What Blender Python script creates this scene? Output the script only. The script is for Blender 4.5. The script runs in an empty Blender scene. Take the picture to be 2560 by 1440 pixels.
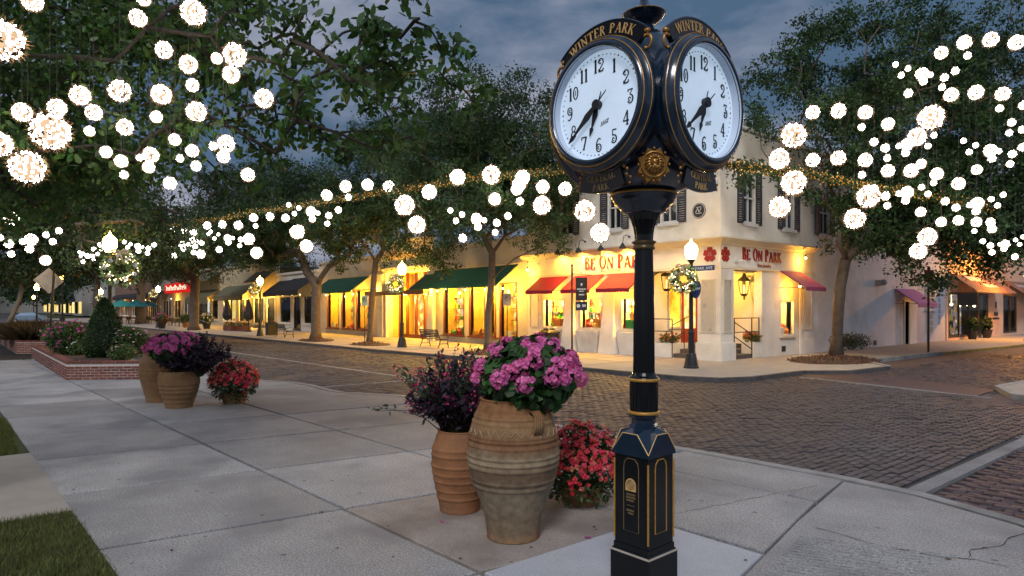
import bpy, bmesh, math, random
import numpy as np
from mathutils import Vector, Matrix

# ---------------------------------------------------------------- camera, sky, sun, exposure
scene = bpy.context.scene
F = 1620.0; H = 2.0; S_ = .7729; C_ = .6345          # focal length in photo pixels, eye height, street angle
cam = bpy.data.cameras.new('camera'); camo = bpy.data.objects.new('camera', cam)
scene.collection.objects.link(camo)
camo.location = (0, 0, H); camo.rotation_euler = (math.radians(90), 0, math.atan2(S_, C_))
cam.sensor_width = 36; cam.lens = 36 * F / 2560; cam.shift_y = (770 - 720) / 2560
cam.clip_start = .05; cam.clip_end = 2000
scene.camera = camo
scene.view_settings.view_transform = 'Standard'; scene.view_settings.look = 'None'
scene.view_settings.exposure = 0.15; scene.view_settings.gamma = 1.0
scene.render.resolution_x = 1024; scene.render.resolution_y = 576
cy = scene.cycles
cy.use_denoising = True
cy.max_bounces = 6; cy.diffuse_bounces = 2; cy.glossy_bounces = 2; cy.transmission_bounces = 3; cy.transparent_max_bounces = 8
cy.sample_clamp_indirect = 3.0; cy.sample_clamp_direct = 0
cy.use_light_tree = True; cy.caustics_reflective = False; cy.caustics_refractive = False

SUN_EL = math.radians(38); SUN_AZ = math.radians(-150)   # soft dusk glow from behind the camera's left
world = bpy.data.worlds.new('World'); scene.world = world; world.use_nodes = True
nt = world.node_tree; nt.nodes.clear()
def N(t, kind, **kw):
    n = t.nodes.new(kind)
    for k, v in kw.items():
        if k in n.inputs: n.inputs[k].default_value = v
        else: setattr(n, k, v)
    return n
sky = N(nt, 'ShaderNodeTexSky', sky_type='NISHITA', sun_disc=False)
sky.sun_elevation = math.radians(5); sky.sun_rotation = math.radians(210); sky.air_density = 1.2; sky.dust_density = 1.5
skyb = N(nt, 'ShaderNodeVectorMath', operation='SCALE'); skyb.inputs['Scale'].default_value = 0.055
nt.links.new(sky.outputs[0], skyb.inputs[0])
tc = N(nt, 'ShaderNodeTexCoord')
mp = N(nt, 'ShaderNodeMapping'); mp.inputs['Scale'].default_value = (1.0, 1.0, 2.6); mp.inputs['Location'].default_value = (.35, .1, .2)
nz = N(nt, 'ShaderNodeTexNoise'); nz.inputs['Scale'].default_value = 2.6; nz.inputs['Detail'].default_value = 7; nz.inputs['Roughness'].default_value = .56
nt.links.new(tc.outputs['Generated'], mp.inputs[0]); nt.links.new(mp.outputs[0], nz.inputs['Vector'])
rp = N(nt, 'ShaderNodeValToRGB')
rp.color_ramp.elements[0].position = .40; rp.color_ramp.elements[0].color = (.072, .132, .225, 1)
rp.color_ramp.elements[1].position = .60; rp.color_ramp.elements[1].color = (.370, .390, .490, 1)
e = rp.color_ramp.elements.new(.49); e.color = (.175, .222, .320, 1)
nt.links.new(nz.outputs[0], rp.inputs[0])
mx = N(nt, 'ShaderNodeMix', data_type='RGBA'); mx.inputs[0].default_value = .86
nt.links.new(skyb.outputs[0], mx.inputs[6]); nt.links.new(rp.outputs[0], mx.inputs[7])
bg = N(nt, 'ShaderNodeBackground'); bg.inputs[1].default_value = 1.0
wo = N(nt, 'ShaderNodeOutputWorld')
nt.links.new(mx.outputs[2], bg.inputs[0]); nt.links.new(bg.outputs[0], wo.inputs[0])

sl = bpy.data.lights.new('sun', 'SUN'); sl.energy = 1.5; sl.angle = math.radians(15); sl.color = (.97, .97, 1.0)
so = bpy.data.objects.new('sun', sl); scene.collection.objects.link(so)
so.rotation_euler = (math.radians(46), 0, math.radians(40))

# ---------------------------------------------------------------- pixel helpers (a pixel plus a depth, the ground or a facade plane)
def W(px, py, d):
    X = (px - 1280) / F * d
    return Vector((C_ * X - S_ * d, S_ * X + C_ * d, H + (770 - py) / F * d))
def G(px, py, z=0.0): return W(px, py, (H - z) * F / (py - 770))
def PY(px, py, y0): return W(px, py, y0 / (S_ * (px - 1280) / F + C_))
def PX(px, py, x0): return W(px, py, x0 / (C_ * (px - 1280) / F - S_))
def pix(p):
    X = C_ * p[0] + S_ * p[1]; Y = -S_ * p[0] + C_ * p[1]
    return (1280 + X / Y * F, 770 - (p[2] - H) / Y * F, Y) if Y > .1 else (None, None, Y)
RN = random.Random(7); NR = np.random.default_rng(7)

# ---------------------------------------------------------------- materials
MATS = {}
def srgb(r, g, b):
    f = lambda c: (c / 255 / 12.92) if c <= 10 else ((c / 255 + .055) / 1.055) ** 2.4
    return (f(r), f(g), f(b), 1)
def mat(name, col, rough=.6, metal=0.0, var=.15, scale=6.0, bump=0.0, bscale=40.0, island=0.0, objvar=0.0, trans=0.0, spec=.5, stain=None, coat=0.0, hue=0.0, speck=0.0, spots=None):
    """principled material with procedural colour variation (noise, per island, per object), fine relief and optional translucency"""
    if name in MATS: return MATS[name]
    m = bpy.data.materials.new(name); m.use_nodes = True; t = m.node_tree; t.nodes.clear()
    out = N(t, 'ShaderNodeOutputMaterial'); p = N(t, 'ShaderNodeBsdfPrincipled')
    p.inputs['Roughness'].default_value = rough; p.inputs['Metallic'].default_value = metal
    p.inputs['Specular IOR Level'].default_value = spec
    if coat: p.inputs['Coat Weight'].default_value = coat; p.inputs['Coat Roughness'].default_value = .12
    c = tuple(col[:3]) + (1,)
    tcn = N(t, 'ShaderNodeTexCoord')
    n1 = N(t, 'ShaderNodeTexNoise'); n1.inputs['Scale'].default_value = scale; n1.inputs['Detail'].default_value = 6; n1.inputs['Roughness'].default_value = .65
    t.links.new(tcn.outputs['Object'], n1.inputs['Vector'])
    fac = n1.outputs[0]
    mr = N(t, 'ShaderNodeMapRange'); mr.inputs[1].default_value = .3; mr.inputs[2].default_value = .7; mr.inputs[3].default_value = 1 - var; mr.inputs[4].default_value = 1 + var
    t.links.new(fac, mr.inputs[0]); val = mr.outputs[0]
    def addrand(src, amp):
        nonlocal val
        r = N(t, 'ShaderNodeMapRange'); r.inputs[3].default_value = 1 - amp; r.inputs[4].default_value = 1 + amp
        t.links.new(src, r.inputs[0])
        mu = N(t, 'ShaderNodeMath', operation='MULTIPLY'); t.links.new(val, mu.inputs[0]); t.links.new(r.outputs[0], mu.inputs[1]); val = mu.outputs[0]
    if island:
        g = N(t, 'ShaderNodeNewGeometry'); addrand(g.outputs['Random Per Island'], island)
    if objvar:
        oi = N(t, 'ShaderNodeObjectInfo'); addrand(oi.outputs['Random'], objvar)
    hsv = N(t, 'ShaderNodeHueSaturation'); hsv.inputs['Color'].default_value = c
    t.links.new(val, hsv.inputs['Value'])
    if hue:
        src = (g if island else oi).outputs['Random Per Island' if island else 'Random']
        ml = N(t, 'ShaderNodeMath', operation='MULTIPLY'); ml.inputs[1].default_value = 7.31; t.links.new(src, ml.inputs[0])
        fr = N(t, 'ShaderNodeMath', operation='FRACT'); t.links.new(ml.outputs[0], fr.inputs[0])
        r = N(t, 'ShaderNodeMapRange'); r.inputs[3].default_value = .5 - hue; r.inputs[4].default_value = .5 + hue
        t.links.new(fr.outputs[0], r.inputs[0]); t.links.new(r.outputs[0], hsv.inputs['Hue'])
    cs = hsv.outputs[0]
    if speck:
        n4 = N(t, 'ShaderNodeTexNoise'); n4.inputs['Scale'].default_value = 55; n4.inputs['Detail'].default_value = 3; n4.inputs['Roughness'].default_value = .8
        t.links.new(tcn.outputs['Object'], n4.inputs['Vector'])
        r4 = N(t, 'ShaderNodeMapRange'); r4.inputs[1].default_value = .32; r4.inputs[2].default_value = .68; r4.inputs[3].default_value = 1 - speck; r4.inputs[4].default_value = 1 + speck
        t.links.new(n4.outputs[0], r4.inputs[0]); mu4 = N(t, 'ShaderNodeMath', operation='MULTIPLY'); t.links.new(val, mu4.inputs[0]); t.links.new(r4.outputs[0], mu4.inputs[1]); t.links.new(mu4.outputs[0], hsv.inputs['Value'])
    if stain:   # second colour in soft patches: (colour, scale, threshold)
        n2 = N(t, 'ShaderNodeTexNoise'); n2.inputs['Scale'].default_value = stain[1]; n2.inputs['Detail'].default_value = 5
        t.links.new(tcn.outputs['Object'], n2.inputs['Vector'])
        r2 = N(t, 'ShaderNodeMapRange'); r2.inputs[1].default_value = stain[2]; r2.inputs[2].default_value = stain[2] + .16; r2.inputs[3].default_value = 0; r2.inputs[4].default_value = stain[3] if len(stain) > 3 else .7
        t.links.new(n2.outputs[0], r2.inputs[0])
        mm = N(t, 'ShaderNodeMix', data_type='RGBA'); t.links.new(r2.outputs[0], mm.inputs[0]); t.links.new(cs, mm.inputs[6]); mm.inputs[7].default_value = tuple(stain[0][:3]) + (1,)
        cs = mm.outputs[2]
    if spots:   # trodden gum and drips: dark discs in some cells
        vo = N(t, 'ShaderNodeTexVoronoi'); vo.inputs['Scale'].default_value = spots[0]; t.links.new(tcn.outputs['Object'], vo.inputs['Vector'])
        lt = N(t, 'ShaderNodeMath', operation='LESS_THAN'); lt.inputs[1].default_value = spots[1]; t.links.new(vo.outputs['Distance'], lt.inputs[0])
        sc_ = N(t, 'ShaderNodeSeparateColor'); t.links.new(vo.outputs['Color'], sc_.inputs[0])
        gt_ = N(t, 'ShaderNodeMath', operation='GREATER_THAN'); gt_.inputs[1].default_value = .62; t.links.new(sc_.outputs[0], gt_.inputs[0])
        m1_ = N(t, 'ShaderNodeMath', operation='MULTIPLY'); t.links.new(lt.outputs[0], m1_.inputs[0]); t.links.new(gt_.outputs[0], m1_.inputs[1])
        m2_ = N(t, 'ShaderNodeMath', operation='MULTIPLY'); m2_.inputs[1].default_value = spots[2]; t.links.new(m1_.outputs[0], m2_.inputs[0])
        mm = N(t, 'ShaderNodeMix', data_type='RGBA'); t.links.new(m2_.outputs[0], mm.inputs[0]); t.links.new(cs, mm.inputs[6]); mm.inputs[7].default_value = (.07, .065, .06, 1); cs = mm.outputs[2]
    t.links.new(cs, p.inputs['Base Color'])
    if bump:
        n3 = N(t, 'ShaderNodeTexNoise'); n3.inputs['Scale'].default_value = bscale; n3.inputs['Detail'].default_value = 4
        t.links.new(tcn.outputs['Object'], n3.inputs['Vector'])
        bn = N(t, 'ShaderNodeBump'); bn.inputs['Strength'].default_value = bump; bn.inputs['Distance'].default_value = .02
        t.links.new(n3.outputs[0], bn.inputs['Height']); t.links.new(bn.outputs[0], p.inputs['Normal'])
    sh = p.outputs[0]
    if trans:
        tl = N(t, 'ShaderNodeBsdfTranslucent'); t.links.new(cs, tl.inputs[0])
        ms = N(t, 'ShaderNodeMixShader'); ms.inputs[0].default_value = trans
        t.links.new(sh, ms.inputs[1]); t.links.new(tl.outputs[0], ms.inputs[2]); sh = ms.outputs[0]
    t.links.new(sh, out.inputs[0]); MATS[name] = m
    return m
def emat(name, col, strength, sample=True, ramp=None, scale=3.0, vor=False):
    """light-giving material; ramp = colours mixed by noise (goods behind a lit pane)"""
    if name in MATS: return MATS[name]
    m = bpy.data.materials.new(name); m.use_nodes = True; t = m.node_tree; t.nodes.clear()
    out = N(t, 'ShaderNodeOutputMaterial'); em = N(t, 'ShaderNodeEmission'); em.inputs[1].default_value = strength
    em.inputs[0].default_value = tuple(col[:3]) + (1,)
    if ramp:
        tcn = N(t, 'ShaderNodeTexCoord')
        if vor:
            n1 = N(t, 'ShaderNodeTexVoronoi'); n1.inputs['Scale'].default_value = scale; src = n1.outputs['Color']
        else:
            n1 = N(t, 'ShaderNodeTexNoise'); n1.inputs['Scale'].default_value = scale; n1.inputs['Detail'].default_value = 3; src = n1.outputs[0]
        t.links.new(tcn.outputs['Object'], n1.inputs['Vector'])
        rr = N(t, 'ShaderNodeValToRGB'); cr = rr.color_ramp
        k = len(ramp)
        for i, c in enumerate(ramp):
            pos = (.30 + .40 * i / (k - 1)) if not vor else i / (k - 1)
            el = cr.elements[i] if i < 2 else cr.elements.new(pos)
            el.position = pos; el.color = tuple(c[:3]) + (1,)
        t.links.new(src, rr.inputs[0]); t.links.new(rr.outputs[0], em.inputs[0])
    t.links.new(em.outputs[0], out.inputs[0])
    if not sample: m.cycles.emission_sampling = 'NONE'
    MATS[name] = m; return m
def glassmat(name='pane_glass', tint=(.9, .93, .95)):
    if name in MATS: return MATS[name]
    m = bpy.data.materials.new(name); m.use_nodes = True; t = m.node_tree; t.nodes.clear()
    out = N(t, 'ShaderNodeOutputMaterial'); tr = N(t, 'ShaderNodeBsdfTransparent'); tr.inputs[0].default_value = tint + (1,)
    gl = N(t, 'ShaderNodeBsdfGlossy'); gl.inputs['Roughness'].default_value = .03
    ms = N(t, 'ShaderNodeMixShader'); ms.inputs[0].default_value = .06; t.links.new(tr.outputs[0], ms.inputs[1]); t.links.new(gl.outputs[0], ms.inputs[2])
    t.links.new(ms.outputs[0], out.inputs[0]); MATS[name] = m; return m

# ---------------------------------------------------------------- mesh building
class MB:
    """collects faces; fr(u, z, w) maps a facade frame (along, up, outward) to the world"""
    def __init__(s): s.v = []; s.f = []; s.m = []
    def add(s, vs, fs, mi=0):
        o = len(s.v); s.v += [tuple(p) for p in vs]; s.f += [tuple(i + o for i in f) for f in fs]; s.m += [mi] * len(fs); return s
    def box(s, x0, x1, y0, y1, z0, z1, mi=0, fr=None):
        vs = [(x, y, z) for z in (z0, z1) for y in (y0, y1) for x in (x0, x1)]
        if fr: vs = [fr(*p) for p in vs]
        return s.add(vs, [(0, 2, 3, 1), (4, 5, 7, 6), (0, 1, 5, 4), (2, 6, 7, 3), (0, 4, 6, 2), (1, 3, 7, 5)], mi)
    def fbox(s, fr, u0, u1, z0, z1, w0, w1, mi=0):
        vs = [fr(u, z, w) for z in (z0, z1) for w in (w0, w1) for u in (u0, u1)]
        return s.add(vs, [(0, 2, 3, 1), (4, 5, 7, 6), (0, 1, 5, 4), (2, 6, 7, 3), (0, 4, 6, 2), (1, 3, 7, 5)], mi)
    def hexa(s, b, t, mi=0):      # four bottom points, four top points
        return s.add(list(b) + list(t), [(3, 2, 1, 0), (4, 5, 6, 7), (0, 1, 5, 4), (1, 2, 6, 5), (2, 3, 7, 6), (3, 0, 4, 7)], mi)
    def prism(s, poly, z0, z1, mi=0, inset=0.0):     # polygon in x,y
        n = len(poly); cx = sum(p[0] for p in poly) / n; cyy = sum(p[1] for p in poly) / n
        vs = [(p[0], p[1], z0) for p in poly] + [(p[0], p[1], z1) for p in poly]
        fs = [tuple(range(n, 2 * n)), tuple(range(n - 1, -1, -1))] + [(i, (i + 1) % n, n + (i + 1) % n, n + i) for i in range(n)]
        return s.add(vs, fs, mi)
    def fprism(s, fr, poly, w0, w1, mi=0):           # polygon in u,z extruded outward
        n = len(poly); vs = [fr(u, z, w0) for u, z in poly] + [fr(u, z, w1) for u, z in poly]
        fs = [tuple(range(n, 2 * n)), tuple(range(n - 1, -1, -1))] + [(i, (i + 1) % n, n + (i + 1) % n, n + i) for i in range(n)]
        return s.add(vs, fs, mi)
    def lathe(s, prof, n=24, c=(0, 0, 0), mi=0, flute=None, cap=True):
        vs = []
        for r, z in prof:
            for i in range(n):
                a = 2 * math.pi * i / n; rr = r
                if flute and flute[0] <= z <= flute[1]: rr = r * (1 - flute[2] * (i % 2))
                vs.append((c[0] + rr * math.cos(a), c[1] + rr * math.sin(a), c[2] + z))
        fs = [(k * n + i, k * n + (i + 1) % n, (k + 1) * n + (i + 1) % n, (k + 1) * n + i) for k in range(len(prof) - 1) for i in range(n)]
        if cap: fs += [tuple(range(n - 1, -1, -1)), tuple(range((len(prof) - 1) * n, len(prof) * n))]
        return s.add(vs, fs, mi)
    def tube(s, pts, r, n=6, mi=0, closed=False):
        pts = [Vector(p) for p in pts]; k = len(pts); rs = r if isinstance(r, (list, tuple)) else [r] * k
        vs = []; up = Vector((0, 0, 1)); last = None
        for i, p in enumerate(pts):
            a = pts[i - 1] if (i > 0 or closed) else p; b = pts[(i + 1) % k] if (i < k - 1 or closed) else p
            d = (b - a); d = d.normalized() if d.length > 1e-9 else Vector((0, 0, 1))
            if last is None:
                x = d.cross(up)
                if x.length < .1: x = d.cross(Vector((1, 0, 0)))
            else: x = last - d * last.dot(d)
            x = x.normalized() if x.length > 1e-9 else d.orthogonal().normalized()
            last = x; y = d.cross(x)
            for j in range(n):
                t = 2 * math.pi * j / n; vs.append(p + (x * math.cos(t) + y * math.sin(t)) * rs[i])
        fs = [(i * n + j, i * n + (j + 1) % n, ((i + 1) % k) * n + (j + 1) % n, ((i + 1) % k) * n + j) for i in range(k if closed else k - 1) for j in range(n)]
        if not closed: fs += [tuple(range(n - 1, -1, -1)), tuple(range((k - 1) * n, k * n))]
        return s.add(vs, fs, mi)
    def ball(s, c, r, mi=0, n=8, m=5, sc=(1, 1, 1)):
        prof = [(max(math.sin(math.pi * i / m), .001) * r, -math.cos(math.pi * i / m) * r) for i in range(m + 1)]
        vs = []
        for rr, z in prof:
            for i in range(n):
                a = 2 * math.pi * i / n; vs.append((c[0] + rr * math.cos(a) * sc[0], c[1] + rr * math.sin(a) * sc[1], c[2] + z * sc[2]))
        fs = [(k * n + i, k * n + (i + 1) % n, (k + 1) * n + (i + 1) % n, (k + 1) * n + i) for k in range(m) for i in range(n)]
        return s.add(vs, fs, mi)
    def merge(s, o, fn=None, mi=0):
        return s.add([fn(p) if fn else p for p in o.v], o.f, mi)
    def mesh(s, name, mats, smooth=False):
        me = bpy.data.meshes.new(name); me.from_pydata([tuple(p) for p in s.v], [], s.f)
        for m in mats: me.materials.append(m)
        if any(s.m): me.polygons.foreach_set('material_index', s.m)
        if smooth: me.polygons.foreach_set('use_smooth', [True] * len(me.polygons))
        me.update(); return me
def np_mesh(name, v, k, mats, midx=None, smooth=False):
    """faces of k corners each, vertices given in order"""
    n = len(v) // k; me = bpy.data.meshes.new(name)
    me.vertices.add(len(v)); me.vertices.foreach_set('co', np.ascontiguousarray(v, dtype=np.float32).ravel())
    me.loops.add(n * k); me.loops.foreach_set('vertex_index', np.arange(n * k, dtype=np.int32))
    me.polygons.add(n); me.polygons.foreach_set('loop_start', np.arange(0, n * k, k, dtype=np.int32))
    me.polygons.foreach_set('loop_total', np.full(n, k, dtype=np.int32))
    for m in mats: me.materials.append(m)
    if midx is not None: me.polygons.foreach_set('material_index', np.asarray(midx, dtype=np.int32))
    me.update(calc_edges=True); return me
COL = scene.collection
def link(name, me, parent=None, loc=None, rz=0.0):
    o = bpy.data.objects.new(name, me); COL.objects.link(o)
    if parent is not None:
        o.parent = parent
    if loc is not None: o.location = loc
    if rz: o.rotation_euler = (0, 0, rz)
    return o
def tag(o, label=None, cat=None, group=None, kind=None):
    if label: o['label'] = label
    if cat: o['category'] = cat
    if group: o['group'] = group
    if kind: o['kind'] = kind
    return o
def thing(name, label, cat, loc=(0, 0, 0), rz=0.0, group=None):
    o = bpy.data.objects.new(name, None); o.empty_display_size = .1; COL.objects.link(o)
    o.location = loc; o.rotation_euler = (0, 0, rz); return tag(o, label, cat, group)
def part(name, mb, mats, parent, smooth=False, world=False):
    """a mesh under its thing; world=True when the mesh is in world coordinates (parents are unrotated)"""
    if not isinstance(mats, (list, tuple)): mats = [mats]
    me = mb.mesh(name, mats, smooth) if isinstance(mb, MB) else mb
    o = link(name, me, parent)
    if world:
        p = parent; off = Vector((0, 0, 0))
        while p is not None: off += p.location; p = p.parent
        o.location = -off
    return o
def struct(name, mb, mats, smooth=False):
    if not isinstance(mats, (list, tuple)): mats = [mats]
    o = link(name, mb.mesh(name, mats, smooth) if isinstance(mb, MB) else mb); o['kind'] = 'structure'; return o
def copy_tree(o, parent=None):
    c = o.copy(); COL.objects.link(c); c.parent = parent
    for ch in list(o.children): copy_tree(ch, c)
    return c
def lamp_light(name, kind, energy, col, parent=None, loc=(0, 0, 0), size=.1, rot=None, spot=None, sizey=None):
    l = bpy.data.lights.new(name, kind); l.energy = energy; l.color = col
    if kind == 'AREA':
        l.size = size
        if sizey: l.shape = 'RECTANGLE'; l.size_y = sizey
    else: l.shadow_soft_size = size
    if spot: l.spot_size = spot; l.spot_blend = .6
    o = bpy.data.objects.new(name, l); COL.objects.link(o); o.parent = parent; o.location = loc
    if rot: o.rotation_euler = rot
    return o

# ---------------------------------------------------------------- lettering: a small serif stroke alphabet
TK, TN = .17, .075
def _gl():
    g = {}
    def L(*a): return ('l',) + a
    def A(*a): return ('a',) + a
    def sf(x, y, w=.30): return L(x - w / 2, y, x + w / 2, y, .055)
    g['I'] = (.34, [L(.17, 0, .17, 1, TK), sf(.17, .02), sf(.17, .98)])
    g['T'] = (.72, [L(.36, 0, .36, 1, TK), L(.03, .96, .69, .96, .08), sf(.36, .02), L(.05, .8, .05, .98, .06), L(.67, .8, .67, .98, .06)])
    g['E'] = (.62, [L(.14, 0, .14, 1, TK), L(.05, .03, .56, .03, .07), L(.05, .97, .54, .97, .07), L(.14, .52, .42, .52, .06), L(.55, .03, .58, .22, .06), L(.53, .97, .53, .8, .06)])
    g['L'] = (.60, [L(.14, 0, .14, 1, TK), L(.05, .03, .55, .03, .07), sf(.14, .98), L(.54, .03, .58, .25, .06)])
    g['N'] = (.82, [L(.12, 0, .12, 1, TN), L(.12, 1, .68, 0, TK), L(.68, 0, .68, 1, TN), sf(.10, .02, .24), sf(.1, .98, .2), sf(.68, .98, .26)])
    g['W'] = (1.06, [L(.08, 1, .30, 0, TK), L(.30, 0, .53, 1, TN), L(.53, 1, .75, 0, TK), L(.75, 0, .98, 1, TN), sf(.1, .98), sf(.52, .98, .2), sf(.97, .98, .24)])
    g['A'] = (.80, [L(.10, 0, .40, 1, TN), L(.40, 1, .70, 0, TK), L(.2, .34, .6, .34, .06), sf(.1, .02, .24), sf(.7, .02, .28)])
    g['P'] = (.64, [L(.14, 0, .14, 1, TK), A(.26, .73, .26, .24, -90, 90, .12), L(.1, .97, .3, .97, .06), L(.1, .48, .3, .48, .06), sf(.14, .02)])
    g['R'] = (.72, [L(.14, 0, .14, 1, TK), A(.26, .74, .24, .23, -90, 90, .12), L(.1, .97, .3, .97, .06), L(.1, .5, .3, .5, .06), L(.32, .5, .66, .0, .15), sf(.14, .02), sf(.64, .02, .16)])
    g['B'] = (.66, [L(.14, 0, .14, 1, TK), A(.28, .75, .2, .22, -90, 90, .11), A(.28, .27, .27, .25, -90, 90, .13), L(.06, .97, .3, .97, .06), L(.1, .52, .3, .52, .06), L(.06, .03, .3, .03, .06)])
    g['K'] = (.76, [L(.14, 0, .14, 1, TK), L(.2, .42, .62, 1, TN), L(.3, .55, .68, 0, .15), sf(.14, .02), sf(.14, .98), sf(.62, .98, .2), sf(.68, .02, .2)])
    g['C'] = (.76, [A(.42, .5, .36, .47, 40, 320, .13), L(.69, .72, .69, .95, .06), L(.69, .3, .72, .12, .05)])
    g['O'] = (.86, [A(.43, .5, .35, .47, 0, 360, .13)])
    g['D'] = (.8, [L(.14, 0, .14, 1, TK), A(.28, .5, .42, .46, -90, 90, .12), L(.06, .97, .3, .97, .06), L(.06, .03, .3, .03, .06)])
    g['1'] = (.42, [L(.21, 0, .21, 1, TK), sf(.21, .03, .26), L(.10, .86, .21, .98, .09)])
    g['2'] = (.62, [A(.29, .70, .24, .26, -40, 180, .10), A(.22, .72, .1, .12, 60, 330, .07), L(.46, .52, .10, .08, .10), A(.2, .13, .12, .09, 60, 200, .07), L(.08, .05, .5, .05, .10), L(.5, .05, .55, .22, .08)])
    g['3'] = (.60, [L(.1, .95, .5, .95, .08), L(.48, .95, .24, .62, .07), A(.28, .30, .24, .30, -150, 95, .11), A(.22, .3, .1, .12, 0, 300, .06), L(.08, .95, .08, .8, .06)])
    g['4'] = (.62, [L(.42, 0, .42, 1, .13), L(.42, 1, .06, .3, .07), L(.04, .29, .58, .29, .09), sf(.42, .02, .26)])
    g['5'] = (.60, [L(.14, .95, .5, .95, .09), L(.14, .95, .13, .56, .06), A(.27, .30, .24, .29, -150, 120, .11), A(.22, .28, .09, .11, 0, 300, .06)])
    g['6'] = (.62, [A(.31, .30, .23, .28, 0, 360, .10), A(.42, .5, .34, .49, 100, 190, .10), A(.29, .3, .08, .1, 30, 330, .05), L(.36, .98, .5, .9, .08)])
    g['7'] = (.60, [L(.06, .94, .55, .94, .10), L(.54, .94, .26, 0, .13), L(.07, .94, .07, .74, .07), sf(.27, .03, .22)])
    g['8'] = (.62, [A(.31, .74, .18, .22, 0, 360, .09), A(.31, .27, .24, .25, 0, 360, .11)])
    g['9'] = (.62, [A(.31, .70, .23, .28, 0, 360, .10), A(.20, .5, .34, .49, -80, 10, .10), A(.33, .7, .08, .1, 30, 330, .05), L(.26, .02, .1, .1, .08)])
    g['0'] = (.62, [A(.31, .5, .23, .46, 0, 360, .11), L(.31, .3, .31, .7, .05)])
    g[' '] = (.34, [])
    return g
GL = _gl()
def glyph(mb, ch, fn, depth, mi=0):
    """fn(x, y, h) -> world point; h is the height above the face"""
    k = 0
    def quad(a, b, c, d):
        nonlocal k
        h = depth + .0004 * k; k += 1
        vs = [fn(p[0], p[1], 0) for p in (a, b, c, d)] + [fn(p[0], p[1], h) for p in (a, b, c, d)]
        mb.add(vs, [(4, 5, 6, 7), (0, 1, 5, 4), (1, 2, 6, 5), (2, 3, 7, 6), (3, 0, 4, 7)], mi)
    for st in GL[ch][1]:
        if st[0] == 'l':
            _, x0, y0, x1, y1, w = st; dx, dy = x1 - x0, y1 - y0; l = math.hypot(dx, dy)
            if abs(dy) > abs(dx): nx, ny = w / 2, 0
            else: nx, ny = 0, w / 2
            quad((x0 - nx, y0 - ny), (x1 - nx, y1 - ny), (x1 + nx, y1 + ny), (x0 + nx, y0 + ny))
        else:
            _, cx, cyy, rx, ry, a0, a1, w = st; n = max(4, int(abs(a1 - a0) / 30)); k0 = k
            for i in range(n):
                t0 = math.radians(a0 + (a1 - a0) * i / n); t1 = math.radians(a0 + (a1 - a0) * (i + 1) / n)
                o0 = 1 + .5 * abs(math.cos(t0)) ; o1 = 1 + .5 * abs(math.cos(t1)); k = k0
                def pt(t, s, ww): return (cx + (rx + s * ww / 2) * math.cos(t), cyy + (ry + s * min(ww, .08) / 2) * math.sin(t))
                quad(pt(t0, -1, w), pt(t1, -1, w), pt(t1, 1, w), pt(t0, 1, w))
def text_w(s, gap=.07): return sum(GL[c][0] + gap for c in s) - gap
def text_line(mb, s, fr, u0, z0, size, w0, depth, mi=0, gap=.07, xs=1.0, slant=0.0):
    """lettering on a facade frame fr(u, z, w)"""
    x = 0
    for c in s:
        glyph(mb, c, lambda gx, gy, h, x=x: fr(u0 + (x + gx + slant * gy) * size * xs, z0 + gy * size, w0 + h), depth, mi); x += GL[c][0] + gap
def font_mesh(body, size, fr, u0, z0, w0, depth=.01, mi=0, mb=None, shear=0.0, bold=.0):
    """small running text in the built-in face"""
    cu = bpy.data.curves.new('lettering', 'FONT'); cu.body = body; cu.size = size; cu.shear = shear; cu.offset = bold * size; cu.resolution_u = 2
    o = bpy.data.objects.new('lettering', cu); COL.objects.link(o)
    dg = bpy.context.evaluated_depsgraph_get(); me = o.evaluated_get(dg).to_mesh()
    vs = [tuple(v.co) for v in me.vertices]; fs = [tuple(p.vertices) for p in me.polygons]
    o.evaluated_get(dg).to_mesh_clear(); bpy.data.objects.remove(o); bpy.data.curves.remove(cu)
    mb = mb or MB(); mb.add([fr(u0 + x, z0 + y, w0 + depth) for x, y, z in vs], fs, mi); return mb

# ================================================================ GROUND
CONC = mat('concrete', (.312, .308, .305), .70, var=.18, scale=1.1, bump=.3, bscale=160, objvar=.20, speck=.6, spots=(3.3, .085, .6), stain=((.19, .192, .20), .8, .48, .75))
CONCW = mat('warm_concrete', (.36, .325, .28), .82, var=.12, scale=2.0, bump=.2, bscale=120, objvar=.05, stain=((.30, .26, .22), .9, .55, .5))
STAINC = mat('stained_concrete', (.33, .285, .25), .85, var=.22, scale=2.4, bump=.25, bscale=140, speck=.3, stain=((.20, .16, .135), 1.6, .48, .7))
PALEC = mat('pale_concrete', (.46, .47, .50), .75, var=.08, scale=3, bump=.15, bscale=150, speck=.18, stain=((.36, .37, .40), 1.2, .55, .5))
GAPM = mat('joint_dirt', (.018, .016, .014), .95, var=.3, scale=30)
ASPH = mat('road_bed', (.06, .055, .05), .9, var=.25, scale=3, bump=.3, bscale=60)
BRK = mat('paving_brick', (.049, .043, .052), .58, var=.22, scale=9, bump=.35, bscale=90, island=.5, objvar=.42, stain=((.050, .052, .064), .35, .48, .75), hue=.012)
BRKD = mat('crosswalk_brick', (.055, .036, .042), .6, var=.2, scale=9, bump=.3, bscale=90, island=.35, objvar=.3, stain=((.042, .034, .048), .5, .5, .7))
KERB = mat('kerb_concrete', (.30, .30, .29), .8, var=.2, scale=4, bump=.3, bscale=90, stain=((.13, .12, .11), 1.5, .52, .6))
KERBD = mat('shaded_stained_kerb', (.085, .08, .078), .8, var=.3, scale=5, stain=((.04, .04, .04), 2, .5, .7))  # far kerb: shade of its upright face and dark staining in one colour
KERBY = mat('kerb_yellow_paint', (.40, .26, .045), .7, var=.35, scale=6, stain=((.14, .12, .10), 3, .5, .7))
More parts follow.
